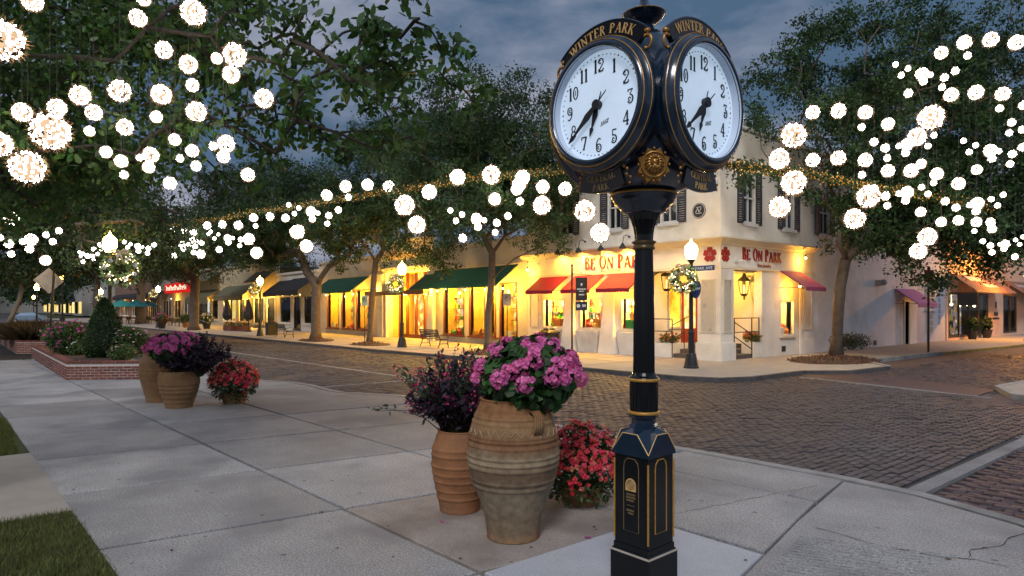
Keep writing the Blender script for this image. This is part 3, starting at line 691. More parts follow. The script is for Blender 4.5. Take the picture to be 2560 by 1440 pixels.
for i, fr in enumerate(FD):
    m_ = MB(); ring_on(m_, fr, [(.395, .20), (.408, .33), (.418, .37), (.410, .385), (.426, .40), (.428, .43), (.418, .445), (.405, .452), (.398, .47), (.385, .485), (.368, .492), (.356, .490), (.350, .470)]); bz = part('bezel', m_, BLKB, clock, True)
    m_ = MB()
    for r, w in ((.4235, .437), (.394, .478)): m_.tube([fr(r * math.cos(t), ZD + r * math.sin(t), w) for t in np.linspace(0, 6.2832, 57)[:-1]], .0032, 4, closed=True)
    part('bezel_line', m_, GOLD, bz)
    m_ = MB(); ring_on(m_, fr, [(.352, .485), (.350, .452), (.345, .425)]); part('dial_rim', m_, DIALR, clock, True)
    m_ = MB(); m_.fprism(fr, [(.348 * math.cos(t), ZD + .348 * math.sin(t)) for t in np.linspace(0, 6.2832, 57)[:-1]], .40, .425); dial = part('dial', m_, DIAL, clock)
    if i > 1: continue      # the two dials that face away keep plain faces
    m_ = MB()
    for k in range(60):
        t = 2 * math.pi * k / 60; r = .316; s = .0042 if k % 5 else .006
        m_.fprism(fr, [(r * math.sin(t) + s * math.cos(q_), ZD + r * math.cos(t) + s * math.sin(q_)) for q_ in np.linspace(0, 6.2832, 7)[:-1]], .4251, .427)
    part('minute_dots', m_, INK, dial)['kind'] = 'stuff'
    for h in range(1, 13):
        s = str(h); t = 2 * math.pi * h / 12; sz = .088; r = .253; m_ = MB()
        wtx = text_w(s, .02) * sz * .95
        text_line(m_, s, fr, r * math.sin(t) - wtx / 2, ZD + r * math.cos(t) - sz / 2, sz, .4252, .003, gap=.02, xs=.95); part('numeral', m_, INK, dial)
    m_ = MB(); text_line(m_, '1882', lambda u, z, w: fr(u, z + (u - .03) * .28, w), .012, ZD - .135, .026, .4252, .002, slant=.3); part('year_lettering', m_, INK, dial)
    def hand(name, ang, ln, wd, tail, w0, tip):
        mb = MB(); s, c = math.sin(ang), math.cos(ang)
        def P(a, b): return (a * s + b * c, ZD + a * c - b * s)
        outl = [(-.02, wd * .6), (.03, wd * .8), (ln * .32, wd * 1.35), (ln * .5, wd * .8), (ln * tip, wd * .35), (ln * (tip + .03), wd * .95), (ln * (tip + .09), wd * .8), (ln, .002)]
        poly = [P(a, b) for a, b in outl] + [P(a, -b) for a, b in reversed(outl)]
        mb.fprism(fr, poly, w0, w0 + .005)
        mb.fprism(fr, [P(-.02, .004), P(-.02, -.004), P(-tail, -.0025), P(-tail, .0025)], w0, w0 + .004)
        mb.fprism(fr, [(wd * 1.7 * math.cos(q_), ZD + wd * 1.7 * math.sin(q_)) for q_ in np.linspace(0, 6.2832, 17)[:-1]], w0 - .012, w0 + .009)
        return part(name, mb, INK, dial)
    hand('hour_hand', math.radians(199.5), .20, .017, .085, .436, .72); hand('minute_hand', math.radians(229), .315, .0185, .11, .452, .80)
    # arched crest with lettering
    zc = ZD
    def crest(a0, a1, r0, r1, w0, w1, m, name):
        mb = MB(); A = np.linspace(math.radians(a0), math.radians(a1), 25)
        vs = [fr(r * math.cos(t), zc + r * math.sin(t), w) for w in (w0, w1) for r in (r0, r1) for t in A]; k = 25
        q_ = lambda a, b, i: a * k + i
        fs = []
        for j in range(k - 1):
            fs += [(2 * k + j, 2 * k + j + 1, 3 * k + j + 1, 3 * k + j), (j, k + j, k + j + 1, j + 1), (k + j, 3 * k + j, 3 * k + j + 1, k + j + 1), (j, j + 1, 2 * k + j + 1, 2 * k + j)]
        fs += [(0, 2 * k, 3 * k, k), (k - 1, 2 * k - 1, 4 * k - 1, 3 * k - 1)]
        mb.add(vs, fs); return part(name, mb, m, clock)
    cr = crest(48, 132, .428, .528, .365, .40, BLK, 'crest')
    m_ = MB(); m_.tube([fr(.53 * math.cos(t), zc + .53 * math.sin(t), .40) for t in np.linspace(math.radians(47), math.radians(133), 22)], .0055, 5); part('crest_rim', m_, BLKB, cr)
    def arc_text(s, r, a_mid, sz, w0, m, name, par, flip=False, gap=.07):
        mb = MB(); tot = text_w(s, gap) * sz; x = -tot / 2
        for ch in s:
            adv = GL[ch][0] * sz
            def fn(gx, gy, h, x=x):
                if not flip: t = a_mid - (x + gx * sz) / r; rr = r + gy * sz
                else: t = a_mid + (x + gx * sz) / r; rr = r - gy * sz
                return fr(rr * math.cos(t), zc + rr * math.sin(t), w0 + h)
            glyph(mb, ch, fn, .003); x += adv + gap * sz
        return part(name, mb, m, par)
    arc_text('WINTER PARK', .450, math.pi / 2, .060, .4002, GOLDL if i == 0 else GOLDL, 'crest_lettering', cr, gap=.12)
    pq = crest(250, 290, .434, .556, .38, .405, BLK, 'lower_plaque')
    arc_text('CENTRAL', .486, -math.pi / 2, .042, .4052, GOLDD if i == 0 else GOLDL, 'plaque_lettering', pq, True, gap=.10)  # dimmer gold on the first face stands for its shade
    arc_text('PARK', .542, -math.pi / 2, .042, .4052, GOLDD if i == 0 else GOLDL, 'plaque_lettering', pq, True, gap=.10)
    for sg in (-1, 1):
        m_ = MB()
        for k in range(5):
            t = math.radians(270 + sg * (22.5 + 2 * (k % 2))); rr = .44 + .03 * k
            m_.ball(fr(rr * math.cos(t), zc + rr * math.sin(t), .385), .013 - .0012 * k, n=6, m=4)
        part('plaque_scroll', m_, BRONZ, pq, True)
    # gold scrolls at the crest ends
    for sg in (-1, 1):
        m_ = MB(); t0 = math.radians(90 - sg * 44)
        c0 = Vector((.50 * math.cos(t0), zc + .50 * math.sin(t0)))
        m_.ball(fr(c0.x, c0.y + .018, .385), .021, n=10, m=6)
        sp = [(c0.x + sg * (.012 + .030 * math.sin(a)) , c0.y - .055 + .040 * math.cos(a)) for a in np.linspace(-.2, 3.6, 12)]
        m_.tube([fr(u, z, .40) for u, z in sp], [.011 - .0004 * k for k in range(12)], 6)
        m_.ball(fr(sp[-1][0], sp[-1][1], .40), .013, n=8, m=5); m_.ball(fr(sp[0][0] - sg * .01, sp[0][1], .40), .012, n=8, m=5)
        m_.tube([fr(c0.x, c0.y + .01, .385), fr(c0.x + sg * .006, c0.y - .02, .39)], .009, 6)
        part('crest_scroll', m_, BRONZ, clock, True)
# lion medallions on the corners
def med(a):
    ca, sa = math.cos(a), math.sin(a); tilt = .12
    def fr2(u, z, w): return (ca * (w - (z - 3.0) * -tilt) - sa * u, sa * (w - (z - 3.0) * -tilt) + ca * u, z)
    return fr2
fm0 = med(-math.pi / 4); zc_ = 2.885; wb = .455; MS = 1.14
fm = lambda u, z, w: fm0(u * MS, zc_ + (z - zc_) * MS, wb + (w - wb) * MS)
m_ = MB(); m_.fprism(fm, [((.092 if k % 2 == 0 else .070) * math.cos(math.radians(22.5 * k + 22.5)), zc_ + (.098 if k % 2 == 0 else .072) * math.sin(math.radians(22.5 * k + 22.5))) for k in range(16)], wb - .1, wb)
m_.fprism(fm, [(.068 * math.cos(t), zc_ + .068 * math.sin(t)) for t in np.linspace(0, 6.2832, 25)[:-1]], wb - .02, wb + .008)
mdl = part('lion_medallion', m_, BRONZ, clock)
m_ = MB()
for k in range(8):
    t = math.radians(45 * k); m_.ball(fm(.082 * math.cos(t), zc_ + .086 * math.sin(t), wb + .004), .009, n=6, m=4)
m_.tube([fm(.066 * math.cos(t), zc_ + .066 * math.sin(t), wb + .010) for t in np.linspace(0, 6.2832, 33)[:-1]], .006, 6, closed=True)
part('medallion_rim', m_, BRONZ, mdl, True)
m_ = MB()
for k in range(15):
    t = math.radians(24 * k + 6); r = .040
    m_.tube([fm(.022 * math.cos(t), zc_ + .006 + .026 * math.sin(t), wb + .036), fm(r * math.cos(t), zc_ + .004 + r * 1.1 * math.sin(t), wb + .024), fm(.052 * math.cos(t + .15), zc_ + .052 * math.sin(t + .15), wb + .008)], [.010, .010, .004], 5)
m_.ball(fm(0, zc_ + .008, wb + .024), .027, n=10, m=7); m_.ball(fm(0, zc_ - .014, wb + .040), .016, n=8, m=6); m_.ball(fm(0, zc_ - .034, wb + .026), .013, n=8, m=5)
for sg in (-1, 1):
    m_.ball(fm(sg * .022, zc_ + .034, wb + .03), .009, n=6, m=4); m_.ball(fm(sg * .011, zc_ + .014, wb + .046), .006, n=6, m=4); m_.ball(fm(sg * .010, zc_ - .020, wb + .044), .010, n=6, m=4)
part('lion_head', m_, BRONZ, mdl, True)
# finial
m_ = MB(); m_.lathe([(.065, 3.90), (.045, 3.925), (.05, 3.935), (.085, 3.950), (.120, 3.972), (.142, 3.998), (.146, 4.006), (.128, 4.012), (.092, 4.03), (.058, 4.055), (.034, 4.085), (.02, 4.12), (.026, 4.135), (.016, 4.155), (.004, 4.19)], 32); fin = part('finial', m_, BLKB, clock, True)
m_ = MB(); m_.tube([(.145 * math.cos(t), .145 * math.sin(t), 4.004) for t in np.linspace(0, 6.2832, 37)[:-1]], .004, 5, closed=True); part('finial_rim', m_, BRONZ, fin)

# ================================================================ BUILDINGS
YF, XF = 21.5, -13.85
MF = lambda u, z, w: (u, YF - w, z)          # street front
SF = lambda u, z, w: (XF + w, u, z)          # side-street front
def U(px): return PY(px, 770, YF).x          # along the street front
def Z(px, py): return PY(px, py, YF).z
def V(px): return PX(px, 770, XF).y          # along the side street
def ZS(px, py): return PX(px, py, XF).z
STUC = mat('cream_stucco', (.78, .73, .64), .85, var=.10, scale=1.4, bump=.25, bscale=30, stain=((.48, .43, .36), .8, .55, .5))
STUW = mat('white_stucco', (.90, .89, .89), .85, var=.12, scale=1.1, bump=.45, bscale=9, stain=((.60, .57, .56), .5, .52, .6))
TRIM = mat('cream_trim', (.66, .59, .46), .6, var=.06, scale=2)
BEIGE = mat('beige_stone', (.58, .52, .43), .8, var=.10, scale=1.5, bump=.2, bscale=25, stain=((.40, .36, .31), .9, .55, .5))
BEIGED = mat('grey_beige_stone', (.38, .36, .33), .85, var=.12, scale=1.5, bump=.2, bscale=20)
REDL = mat('red_lettering', (.30, .010, .010), .45, var=.1)
REDC = mat('red_canvas', (.29, .003, .036), .75, var=.12, scale=5, bump=.15, bscale=60)
MAGC = mat('plum_canvas', (.30, .05, .13), .75, var=.12, scale=5, bump=.15, bscale=60)
VIOC = mat('violet_canvas', (.42, .14, .38), .75, var=.12, scale=5)
GRNC = mat('dark_green_canvas', (.016, .125, .085), .8, var=.15, scale=4, bump=.15, bscale=60)
SHUT = mat('grey_shutter', (.045, .05, .065), .6, var=.15, scale=6)
WINF = mat('white_window_frame', (.60, .60, .58), .5, var=.05)
DRKG = mat('dark_glass', (.012, .016, .022), .06, spec=.8, var=.2, scale=2)
WOOD = mat('red_brown_wood', (.15, .038, .018), .45, var=.2, scale=9)
ROOFM = mat('flat_roof', (.10, .10, .10), .9, var=.2, scale=2)
STEPM = mat('dark_step', (.11, .09, .075), .8, var=.25, scale=6)
PANEL = mat('marble_panel', (.52, .48, .40), .5, var=.05, stain=((.26, .23, .20), 2.2, .60, .8))
GLASS = glassmat()
YW = emat('lit_window_yellow', (1, .60, .06), 1.7, True, ramp=[(.55, .22, .01), (.95, .50, .03), (1, .66, .08), (1, .80, .30)], scale=1.3)
YG = emat('lit_window_goods', (1, .6, .1), 1.6, True, ramp=[(.45, .14, .015), (1, .55, .05), (1, .78, .30), (.55, .16, .02), (1, .60, .06), (.5, .18, .02), (1, .92, .66)], scale=3.6, vor=True)
YP = emat('lit_window_pale', (1, .78, .36), 1.25, True, ramp=[(.9, .42, .05), (1, .66, .16), (1, .80, .36), (1, .92, .66)], scale=2.2)
GOODS = [mat('goods_' + n, c, .6, var=.2, scale=12) for n, c in (('orange', (.75, .22, .03)), ('white', (.8, .78, .72)), ('red', (.55, .05, .04)), ('green', (.05, .32, .06)), ('brown', (.45, .20, .06)), ('gold', (.7, .42, .06)))]
def wall(mb, fr, u0, u1, z0, z1, w0, w1, holes=(), mi=0):
    us = sorted({u0, u1} | {h[i] for h in holes for i in (0, 1) if u0 < h[i] < u1})
    for a, b in zip(us, us[1:]):
        hs_ = sorted([(h[2], h[3]) for h in holes if h[0] <= a + 1e-6 and h[1] >= b - 1e-6]); z = z0
        for c, d in hs_:
            if c > z: mb.fbox(fr, a, b, z, c, w0, w1, mi)
            z = max(z, d)
        if z < z1: mb.fbox(fr, a, b, z, z1, w0, w1, mi)
def window(fr, u0, u1, z0, z1, par, back, frm=TRIM, depth=.8, cols=1, rows=1, fw=.06, goods=0, sill=True, glass=True, wo=.02, side=None, light=0, lcol=(1, .52, .08)):
    """lit display window: box behind the wall plane, frame, panes, sill; goods stand on its floor"""
    mb = MB(); 
    for a, b, c, d in ((u0, u0 + fw, z0, z1), (u1 - fw, u1, z0, z1), (u0 + fw, u1 - fw, z0, z0 + fw), (u0 + fw, u1 - fw, z1 - fw, z1)): mb.fbox(fr, a, b, c, d, -.10, wo)
    for k in range(1, cols):
        u = u0 + (u1 - u0) * k / cols; mb.fbox(fr, u - fw * .4, u + fw * .4, z0 + fw, z1 - fw, -.09, wo - .004)
    for k in range(1, rows):
        z = z0 + (z1 - z0) * k / rows; mb.fbox(fr, u0 + fw, u1 - fw, z - fw * .35, z + fw * .35, -.088, wo - .006)
    wn = part('window', mb, frm, par, world=True)
    mb = MB(); mb.fbox(fr, u0, u1, z0, z1, -depth - .04, -depth); part('display_back', mb, back, wn, world=True)
    mb = MB()
    sm = side or TRIM
    mb.fbox(fr, u0 - .04, u0, z0, z1, -depth, -.101); mb.fbox(fr, u1, u1 + .04, z0, z1, -depth, -.101); mb.fbox(fr, u0 - .04, u1 + .04, z0 - .04, z0, -depth, -.101); mb.fbox(fr, u0 - .04, u1 + .04, z1, z1 + .04, -depth, -.101)
    part('display_box', mb, sm, wn, world=True)
    if glass:
        mb = MB()
        for k in range(cols):
            a = u0 + (u1 - u0) * k / cols; b = u0 + (u1 - u0) * (k + 1) / cols; mb.fbox(fr, a + fw * .5, b - fw * .5, z0 + fw * .5, z1 - fw * .5, -.055, -.047)
        part('pane', mb, GLASS, wn, world=True)
    if sill: mb = MB(); mb.fbox(fr, u0 - .08, u1 + .08, z0 - .08, z0 - .002, -.08, .09); part('sill', mb, frm, wn, world=True)
    if light:
        nl = max(1, int((u1 - u0) / 1.6))
        for k in range(nl): lamp_light('window_spill_light', 'POINT', light / nl, lcol, None, fr(u0 + (u1 - u0) * (k + .5) / nl, z1 - .22, -.30), .06)  # point lights added behind the panes for warm spill
    if goods > 9:      # shelves of wares
        for sv in range(3):
            zs = z0 + (z1 - z0) * (.30 + .22 * sv); mb = MB(); mb.fbox(fr, u0 + .05, u1 - .05, zs, zs + .025, -depth + .02, -depth + .26); sh_ = part('shelf', mb, WOOD, wn, world=True)
            u = u0 + .12
            while u < u1 - .2:
                wd, ht = RN.uniform(.07, .17), RN.uniform(.12, .36); mb = MB()
                if RN.random() < .5: mb.fbox(fr, u, u + wd, zs + .025, zs + .025 + ht, -depth + .06, -depth + .2)
                else:
                    n = 8; c0 = u + wd / 2
                    prof_ = ((.5, 0), (.55, .5), (.3, .75), (.34, 1.0)); vs = [fr(c0 + wd * r * math.cos(6.2832 * i / n), zs + .025 + ht * z, -depth + .13 + wd * r * math.sin(6.2832 * i / n)) for r, z in prof_ for i in range(n)]
                    mb.add(vs, [(k * n + i, k * n + (i + 1) % n, (k + 1) * n + (i + 1) % n, (k + 1) * n + i) for k in range(3) for i in range(n)])
                part('display_item', mb, GOODS[RN.randrange(6)], wn, world=True); u += wd + RN.uniform(.04, .16)
    for g in range(goods):
        gu = u0 + (u1 - u0) * (.12 + .76 * RN.random()); gz = z0 + .03; s = RN.uniform(.09, .26); gw = -RN.uniform(.2, depth - .15); mb = MB(); k = g % 3
        if k == 0: mb.fbox(fr, gu - s, gu + s, gz, gz + s * 1.6, gw - s * .6, gw + s * .6)
        elif k == 1:
            n = 10
            for rr, za, rb, zb in ((.9, 0, 1.0, .8), (1.0, .8, .45, 1.3), (.45, 1.3, .5, 1.6)):
                mb.add([fr(gu + s * .8 * r * math.cos(6.2832 * i / n), gz + s * z, gw + s * .8 * r * math.sin(6.2832 * i / n)) for r, z in ((rr, za), (rb, zb)) for i in range(n)], [(i, (i + 1) % n, n + (i + 1) % n, n + i) for i in range(n)])
        else:
            for q_ in range(4): c = fr(gu + RN.uniform(-s, s), gz + s * .4 + .3 * q_ * s, gw); mb.ball(c, s * .5, n=7, m=5)
        part('display_item', mb, GOODS[RN.randrange(6)], wn, world=True)
    return wn
def awning(fr, u0, u1, zt, zb, proj, par, m, valance=.16, scallop=True, sides=True):
    mb = MB(); t = .025
    a = [(u0, zt, .02), (u1, zt, .02), (u1, zb, proj), (u0, zb, proj)]
    mb.hexa([fr(u, z - t, w) for u, z, w in a], [fr(u, z, w) for u, z, w in a])
    aw = part('awning', mb, m, par, world=True)
    mb = MB(); n = max(3, int((u1 - u0) / .16)) if scallop else 1
    for k in range(n):
        a = u0 + (u1 - u0) * k / n; b = u0 + (u1 - u0) * (k + 1) / n; c = (a + b) / 2
        poly = [(a, zb - .012), (a, zb - valance * .8), (c - (c - a) * .5, zb - valance), (c + (c - a) * .5, zb - valance), (b, zb - valance * .8), (b, zb - .012)] if scallop else [(a, zb - .012), (a, zb - valance), (b, zb - valance), (b, zb - .012)]
        mb.fprism(fr, poly, proj - .012, proj + .010)
    part('valance', mb, m, aw, world=True)
    if sides:
        mb = MB()
        for u in (u0 + .015, u1 - .015): mb.tube([fr(u, zb - .02, proj - .03), fr(u, zb - .02, .03)], .012, 5); mb.tube([fr(u, zt - .05, .03), fr(u, zb - .03, proj - .03)], .012, 5)
        part('awning_frame', mb, IRON, aw, world=True)
    return aw
def sash(fr, u0, u1, z0, z1, par, shut=.42):
    mb = MB(); f = .07
    for a, b, c, d in ((u0, u0 + f, z0, z1), (u1 - f, u1, z0, z1), (u0 + f, u1 - f, z0, z0 + f), (u0 + f, u1 - f, z1 - f, z1), (u0 + f, u1 - f, (z0 + z1) / 2 - .03, (z0 + z1) / 2 + .03)): mb.fbox(fr, a, b, c, d, -.14, -.03)
    um = (u0 + u1) / 2; mb.fbox(fr, um - .02, um + .02, z0 + f, z1 - f, -.135, -.04)
    wn = part('window', mb, WINF, par, world=True)
    for k in range(2):
        mb = MB(); mb.fbox(fr, u0 + f * .6, u1 - f * .6, z0 + f * .6 if k == 0 else (z0 + z1) / 2, (z0 + z1) / 2 if k == 0 else z1 - f * .6, -.12, -.11); part('pane', mb, DRKG, wn, world=True)
    mb = MB(); mb.fbox(fr, u0 - .1, u1 + .1, z0 - .14, z0 - .005, -.1, .10); part('sill', mb, WINF, wn, world=True)
    for a, b in ((u0 - shut - .02, u0 - .02), (u1 + .02, u1 + shut + .02)):
        mb = MB()
        for c, d in ((a, a + .06), (b - .06, b)): mb.fbox(fr, c, d, z0 - .05, z1 + .05, .01, .055)
        for zz in (z0 - .05, (z0 + z1) / 2 - .04, z1 - .03): mb.fbox(fr, a + .06, b - .06, zz, zz + .08, .01, .054)
        for k in range(int((z1 - z0) / .09)): zz = z0 + .05 + .09 * k; mb.fbox(fr, a + .06, b - .06, zz, zz + .055, .015, .04)
        part('shutter', mb, SHUT, wn, world=True)
def lantern(fr, u, z, par, s=1.0):
    mb = MB(); mb.tube([fr(u - .16 * s, z - .35 * s, .02), fr(u - .16 * s, z + .1 * s, .02), fr(u - .1 * s, z + .2 * s, .15 * s), fr(u, z + .16 * s, .28 * s)], .018 * s, 6); c = fr(u, z, .28 * s)
    for k in range(4):
        a = math.pi / 4 + k * math.pi / 2; b = a + math.pi / 2
        p = lambda r, zz, t: (c[0] + r * s * math.cos(t), c[1] + r * s * math.sin(t), c[2] + zz * s)
        mb.tube([p(.085, -.22, a), p(.13, .10, a)], .010 * s, 4); mb.tube([p(.13, .10, a), p(.13, .10, b)], .010 * s, 4); mb.tube([p(.085, -.22, a), p(.085, -.22, b)], .010 * s, 4)
    mb.lathe([(.15 * s, .10 * s), (.11 * s, .15 * s), (.05 * s, .20 * s), (.02 * s, .30 * s), (.035 * s, .33 * s), (.01 * s, .36 * s)], 8, c); mb.lathe([(.06 * s, -.27 * s), (.09 * s, -.22 * s)], 8, c)
    la = part('wall_lantern', mb, IRON, par, world=True)
    mb = MB(); mb.lathe([(.012 * s, -.2 * s), (.016 * s, -.05 * s), (.004 * s, 0)], 6, c); part('lantern_bulb', mb, emat('lantern_glow', (1, .62, .18), 6), la, world=True)
    return la
def railing(par, posts, rails, name='railing'):
    mb = MB()
    for p, q_ in posts: mb.tube([p, q_], .022, 6)
    for p, q_ in rails: mb.tube([p, q_], .020, 6)
    return part(name, mb, IRON, par, world=True)
YLW = (1, .50, .06)

# ---------------- corner jewellery shop
shop = thing('corner_shop', 'two-storey cream corner shop with BE ON PARK lettering, red awnings and long white side wall', 'building', (XF - .5, YF + .5, 0))
uL = -24.9; ZC = 4.68; ZT = 8.9
hm = []
DW = [(U(1358), U(1411)), (U(1450), U(1505)), (U(1552), U(1608))]
DZ = (1.05, 2.45)
hm = [(a, b, DZ[0], DZ[1]) for a, b in DW] + [(-17.16, -14.83, 0, 3.5)]
UPW = [(U(1399), U(1432)), (U(1520), U(1553)), (U(1652), U(1693))]
hm += [(a, b, 5.45, 7.35) for a, b in UPW]
mb = MB(); wall(mb, MF, uL, XF, 0, ZT, -.35, 0, hm); part('wall', mb, STUC, shop, world=True)
hsd = [(22.34, 24.46, 0, 3.5), (V(1950), V(1985), .83, 2.32)]
SUP = [(V(1858), V(1888)), (V(1957), V(1985)), (V(2048), V(2074))]
hsd += [(a, b, 5.35, 7.35) for a, b in SUP] + [(V(2262), V(2272), 0, 2.35)]
mb = MB(); wall(mb, SF, YF + .002, 28.75, 0, ZT - .002, -.35, -.003, hsd); part('wall', mb, STUC, shop, world=True)
mb = MB(); wall(mb, SF, 28.75, 41.2, 0, ZT + .1, -.35, -.02, hsd); part('side_wall', mb, STUW, shop, world=True)
mb = MB(); mb.box(uL, XF - .36, YF + .36, 41.0, ZT - .4, ZT - .2); part('roof', mb, ROOFM, shop, world=True)
mb = MB(); mb.fbox(MF, uL - .05, XF + .05, ZT, ZT + .12, -.4, .06); mb.fbox(SF, YF, 41.25, ZT + .1, ZT + .22, -.4, .04); part('coping', mb, STUW, shop, world=True)
# interior backing behind upper windows and the porch
mb = MB(); mb.box(-24.5, -14.6, YF + .5, YF + .55, 4.75, 8.4); mb.box(-14.55, -14.5, YF + .56, 40, 4.75, 8.4); part('dark_interior', mb, mat('dark_room', (.02, .02, .022), .9), shop, world=True)
mb = MB()
cor = [(0, 4.38), (.06, 4.40), (.10, 4.47), (.30, 4.60), (.36, 4.62), (.36, 4.68), (0, 4.72)]
for fr_, a, b in ((MF, uL - .35, XF + .36), (SF, YF - .36, 28.75)):
    n = len(cor); mit = lambda w: w
    vs = [fr_(a, z, w) for w, z in cor] + [fr_((XF + w) if fr_ is MF else b, z, w) for w, z in cor]
    if fr_ is SF: vs = [fr_(YF - w, z, w) for w, z in cor] + [fr_(b, z, w) for w, z in cor]
    mb.add(vs, [(i, (i + 1) % n, n + (i + 1) % n, n + i) for i in range(n)] + [tuple(range(n)), tuple(range(2 * n - 1, n - 1, -1))])
part('cornice', mb, TRIM, shop, world=True)
mb = MB(); mb.fbox(MF, uL, XF + .05, 3.50, 3.60, .003, .07); mb.fbox(SF, YF - .04, 28.75, 3.505, 3.595, .003, .06); part('frieze_band', mb, TRIM, shop, world=True)
# pier on the corner, plinths, pilasters
mb = MB(); mb.box(-14.83, XF + .04, YF - .04, 22.34, .0, 3.5); mb.box(-14.88, XF + .10, YF - .10, 22.40, -.01, .62); mb.box(-14.87, XF + .09, YF - .09, 22.39, .62, .68); part('corner_pier', mb, STUC, shop, world=True)
for fr_, a, b, zz in ((MF, -14.68, -14.02, 0), (SF, 21.62, 22.20, 0)):
    mb = MB(); f = .05; w1 = .075
    for c, d, e_, g_ in ((a, a + f, 1.05, 3.1), (b - f, b, 1.05, 3.1), (a + f, b - f, 1.05, 1.1), (a + f, b - f, 3.05, 3.1)): mb.fbox(fr_, c, d, e_, g_, .041, w1)
    pf = part('panel_frame', mb, TRIM, shop, world=True); mb = MB(); mb.fbox(fr_, a + f, b - f, 1.1, 3.05, .041, .046); part('panel', mb, PANEL, pf, world=True)
for fr_, a, b in ((MF, -24.7, -24.05), (SF, 27.75, 28.55)):
    mb = MB(); mb.fbox(fr_, a - .1, b + .1, 0, 3.5, .0, .05); mb.fbox(fr_, a - .14, b + .14, -.01, .6, .0, .09); pl = part('pilaster', mb, STUC, shop, world=True)
    mb = MB(); f = .05
    for c, d, e_, g_ in ((a, a + f, 1.05, 3.1), (b - f, b, 1.05, 3.1), (a + f, b - f, 1.05, 1.1), (a + f, b - f, 3.05, 3.1)): mb.fbox(fr_, c, d, e_, g_, .051, .08)
    part('panel_frame', mb, TRIM, pl, world=True)
for a, b in DW: window(MF, a, b, DZ[0], DZ[1], shop, YP, depth=.75, goods=12, light=420)
# splayed buttresses between the windows
for a, b in ((DW[0][1], DW[1][0]), (DW[1][1], DW[2][0]), (DW[2][1], -17.2)):
    mb = MB(); c = (a + b) / 2; q_ = (b - a) / 2
    mb.hexa([MF(c - q_ * .95, 0, .0), MF(c + q_ * .95, 0, .0), MF(c + q_ * .8, 0, .42), MF(c - q_ * .8, 0, .42)], [MF(c - q_ * .5, 3.0, .0), MF(c + q_ * .5, 3.0, .0), MF(c + q_ * .42, 3.0, .08), MF(c - q_ * .42, 3.0, .08)]); part('buttress', mb, STUC, shop, world=True)
for a, b in DW:
    mb = MB(); mb.hexa([MF(a + .12, 0, 0), MF(b - .12, 0, 0), MF(b - .12, 0, .22), MF(a + .12, 0, .22)], [MF(a - .02, .96, 0), MF(b + .02, .96, 0), MF(b + .02, .96, .30), MF(a - .02, .96, .30)]); part('window_apron', mb, STUC, shop, world=True)
for a, b in ((U(1352), U(1420)), (U(1440), U(1512)), (U(1528), U(1612))): awning(MF, a, b, 3.52, 2.82, 1.0, shop, REDC)
a0, a1 = V(1948), V(1991); aw = awning(SF, a0, a1 + .25, 3.58, 2.86, 1.15, shop, MAGC, scallop=False)
window(SF, V(1950), V(1985), .83, 2.32, shop, YP, depth=.75, goods=9, light=150)
for a, b in UPW: sash(MF, a, b, 5.45, 7.35, shop)
for a, b in SUP: sash(SF, a, b, 5.35, 7.35, shop)
# porch
mb = MB(); mb.box(-17.3, -17.16, YF + .351, 25.2, 0, 3.6); mb.box(-17.16, XF - .351, 24.9, 25.05, 0, 3.6); mb.box(-17.3, XF - .351, YF + .351, 25.05, 3.45, 3.62); part('porch_wall', mb, STUC, shop, world=True)
mb = MB(); mb.box(-17.16, -14.9, 22.75, 24.9, 0, .50); mb.box(-16.1, -14.95, 22.1, 22.75, 0, .33); mb.box(-16.1, -14.95, 21.65, 22.1, 0, .165)
mb.box(-14.9, -14.45, 22.5, 24.9, 0, .33); mb.box(-14.45, -13.95, 22.5, 23.9, 0, .165); part('porch_steps', mb, STEPM, shop, world=True)
for bx_ in ((-17.12, -16.12, 21.52, 22.74, 0, .55), (-14.44, -13.9, 23.92, 24.44, 0, .62)): mb = MB(); mb.box(*bx_); part('planter_wall', mb, STUC, shop, world=True)
PFx = lambda u, z, w: (-17.16 + w, u, z); PBy = lambda u, z, w: (u, 24.9 - w, z)
mb = MB()
for a, b, c, d in ((23.62, 23.74, .5, 3.1), (24.66, 24.78, .5, 3.1), (23.74, 24.66, 3.0, 3.1), (23.74, 24.66, .5, 1.1), (24.16, 24.24, 1.1, 3.0)): mb.fbox(PFx, a, b, c, d, .004, .07)
dr = part('door', mb, mat('red_door', (.40, .05, .03), .4, var=.1), shop, world=True)
mb = MB(); mb.fbox(PFx, 23.74, 24.66, 1.1, 3.0, .004, .02); part('door_pane', mb, YP, dr, world=True)
mb = MB(); mb.fbox(PFx, 22.75, 23.5, 1.2, 3.0, .004, .02); part('porch_window', mb, YW, shop, world=True)
mb = MB(); mb.fbox(PFx, 22.68, 22.75, 1.1, 3.1, .004, .07); mb.fbox(PFx, 23.5, 23.57, 1.1, 3.1, .004, .07); mb.fbox(PFx, 22.75, 23.5, 1.1, 1.2, .004, .07); part('porch_window_frame', mb, TRIM, shop, world=True)
lantern(lambda u, z, w: (-17.16 + w, u, z), 21.98, Z(1655, 712) + .22, shop, 1.75)
lantern(PBy, -14.62, PY(1855, 712, 24.9).z - .02, shop, 1.75)
lamp_light('porch_light', 'POINT', 230, YLW, None, (-15.3, 23.4, 3.2), .12)
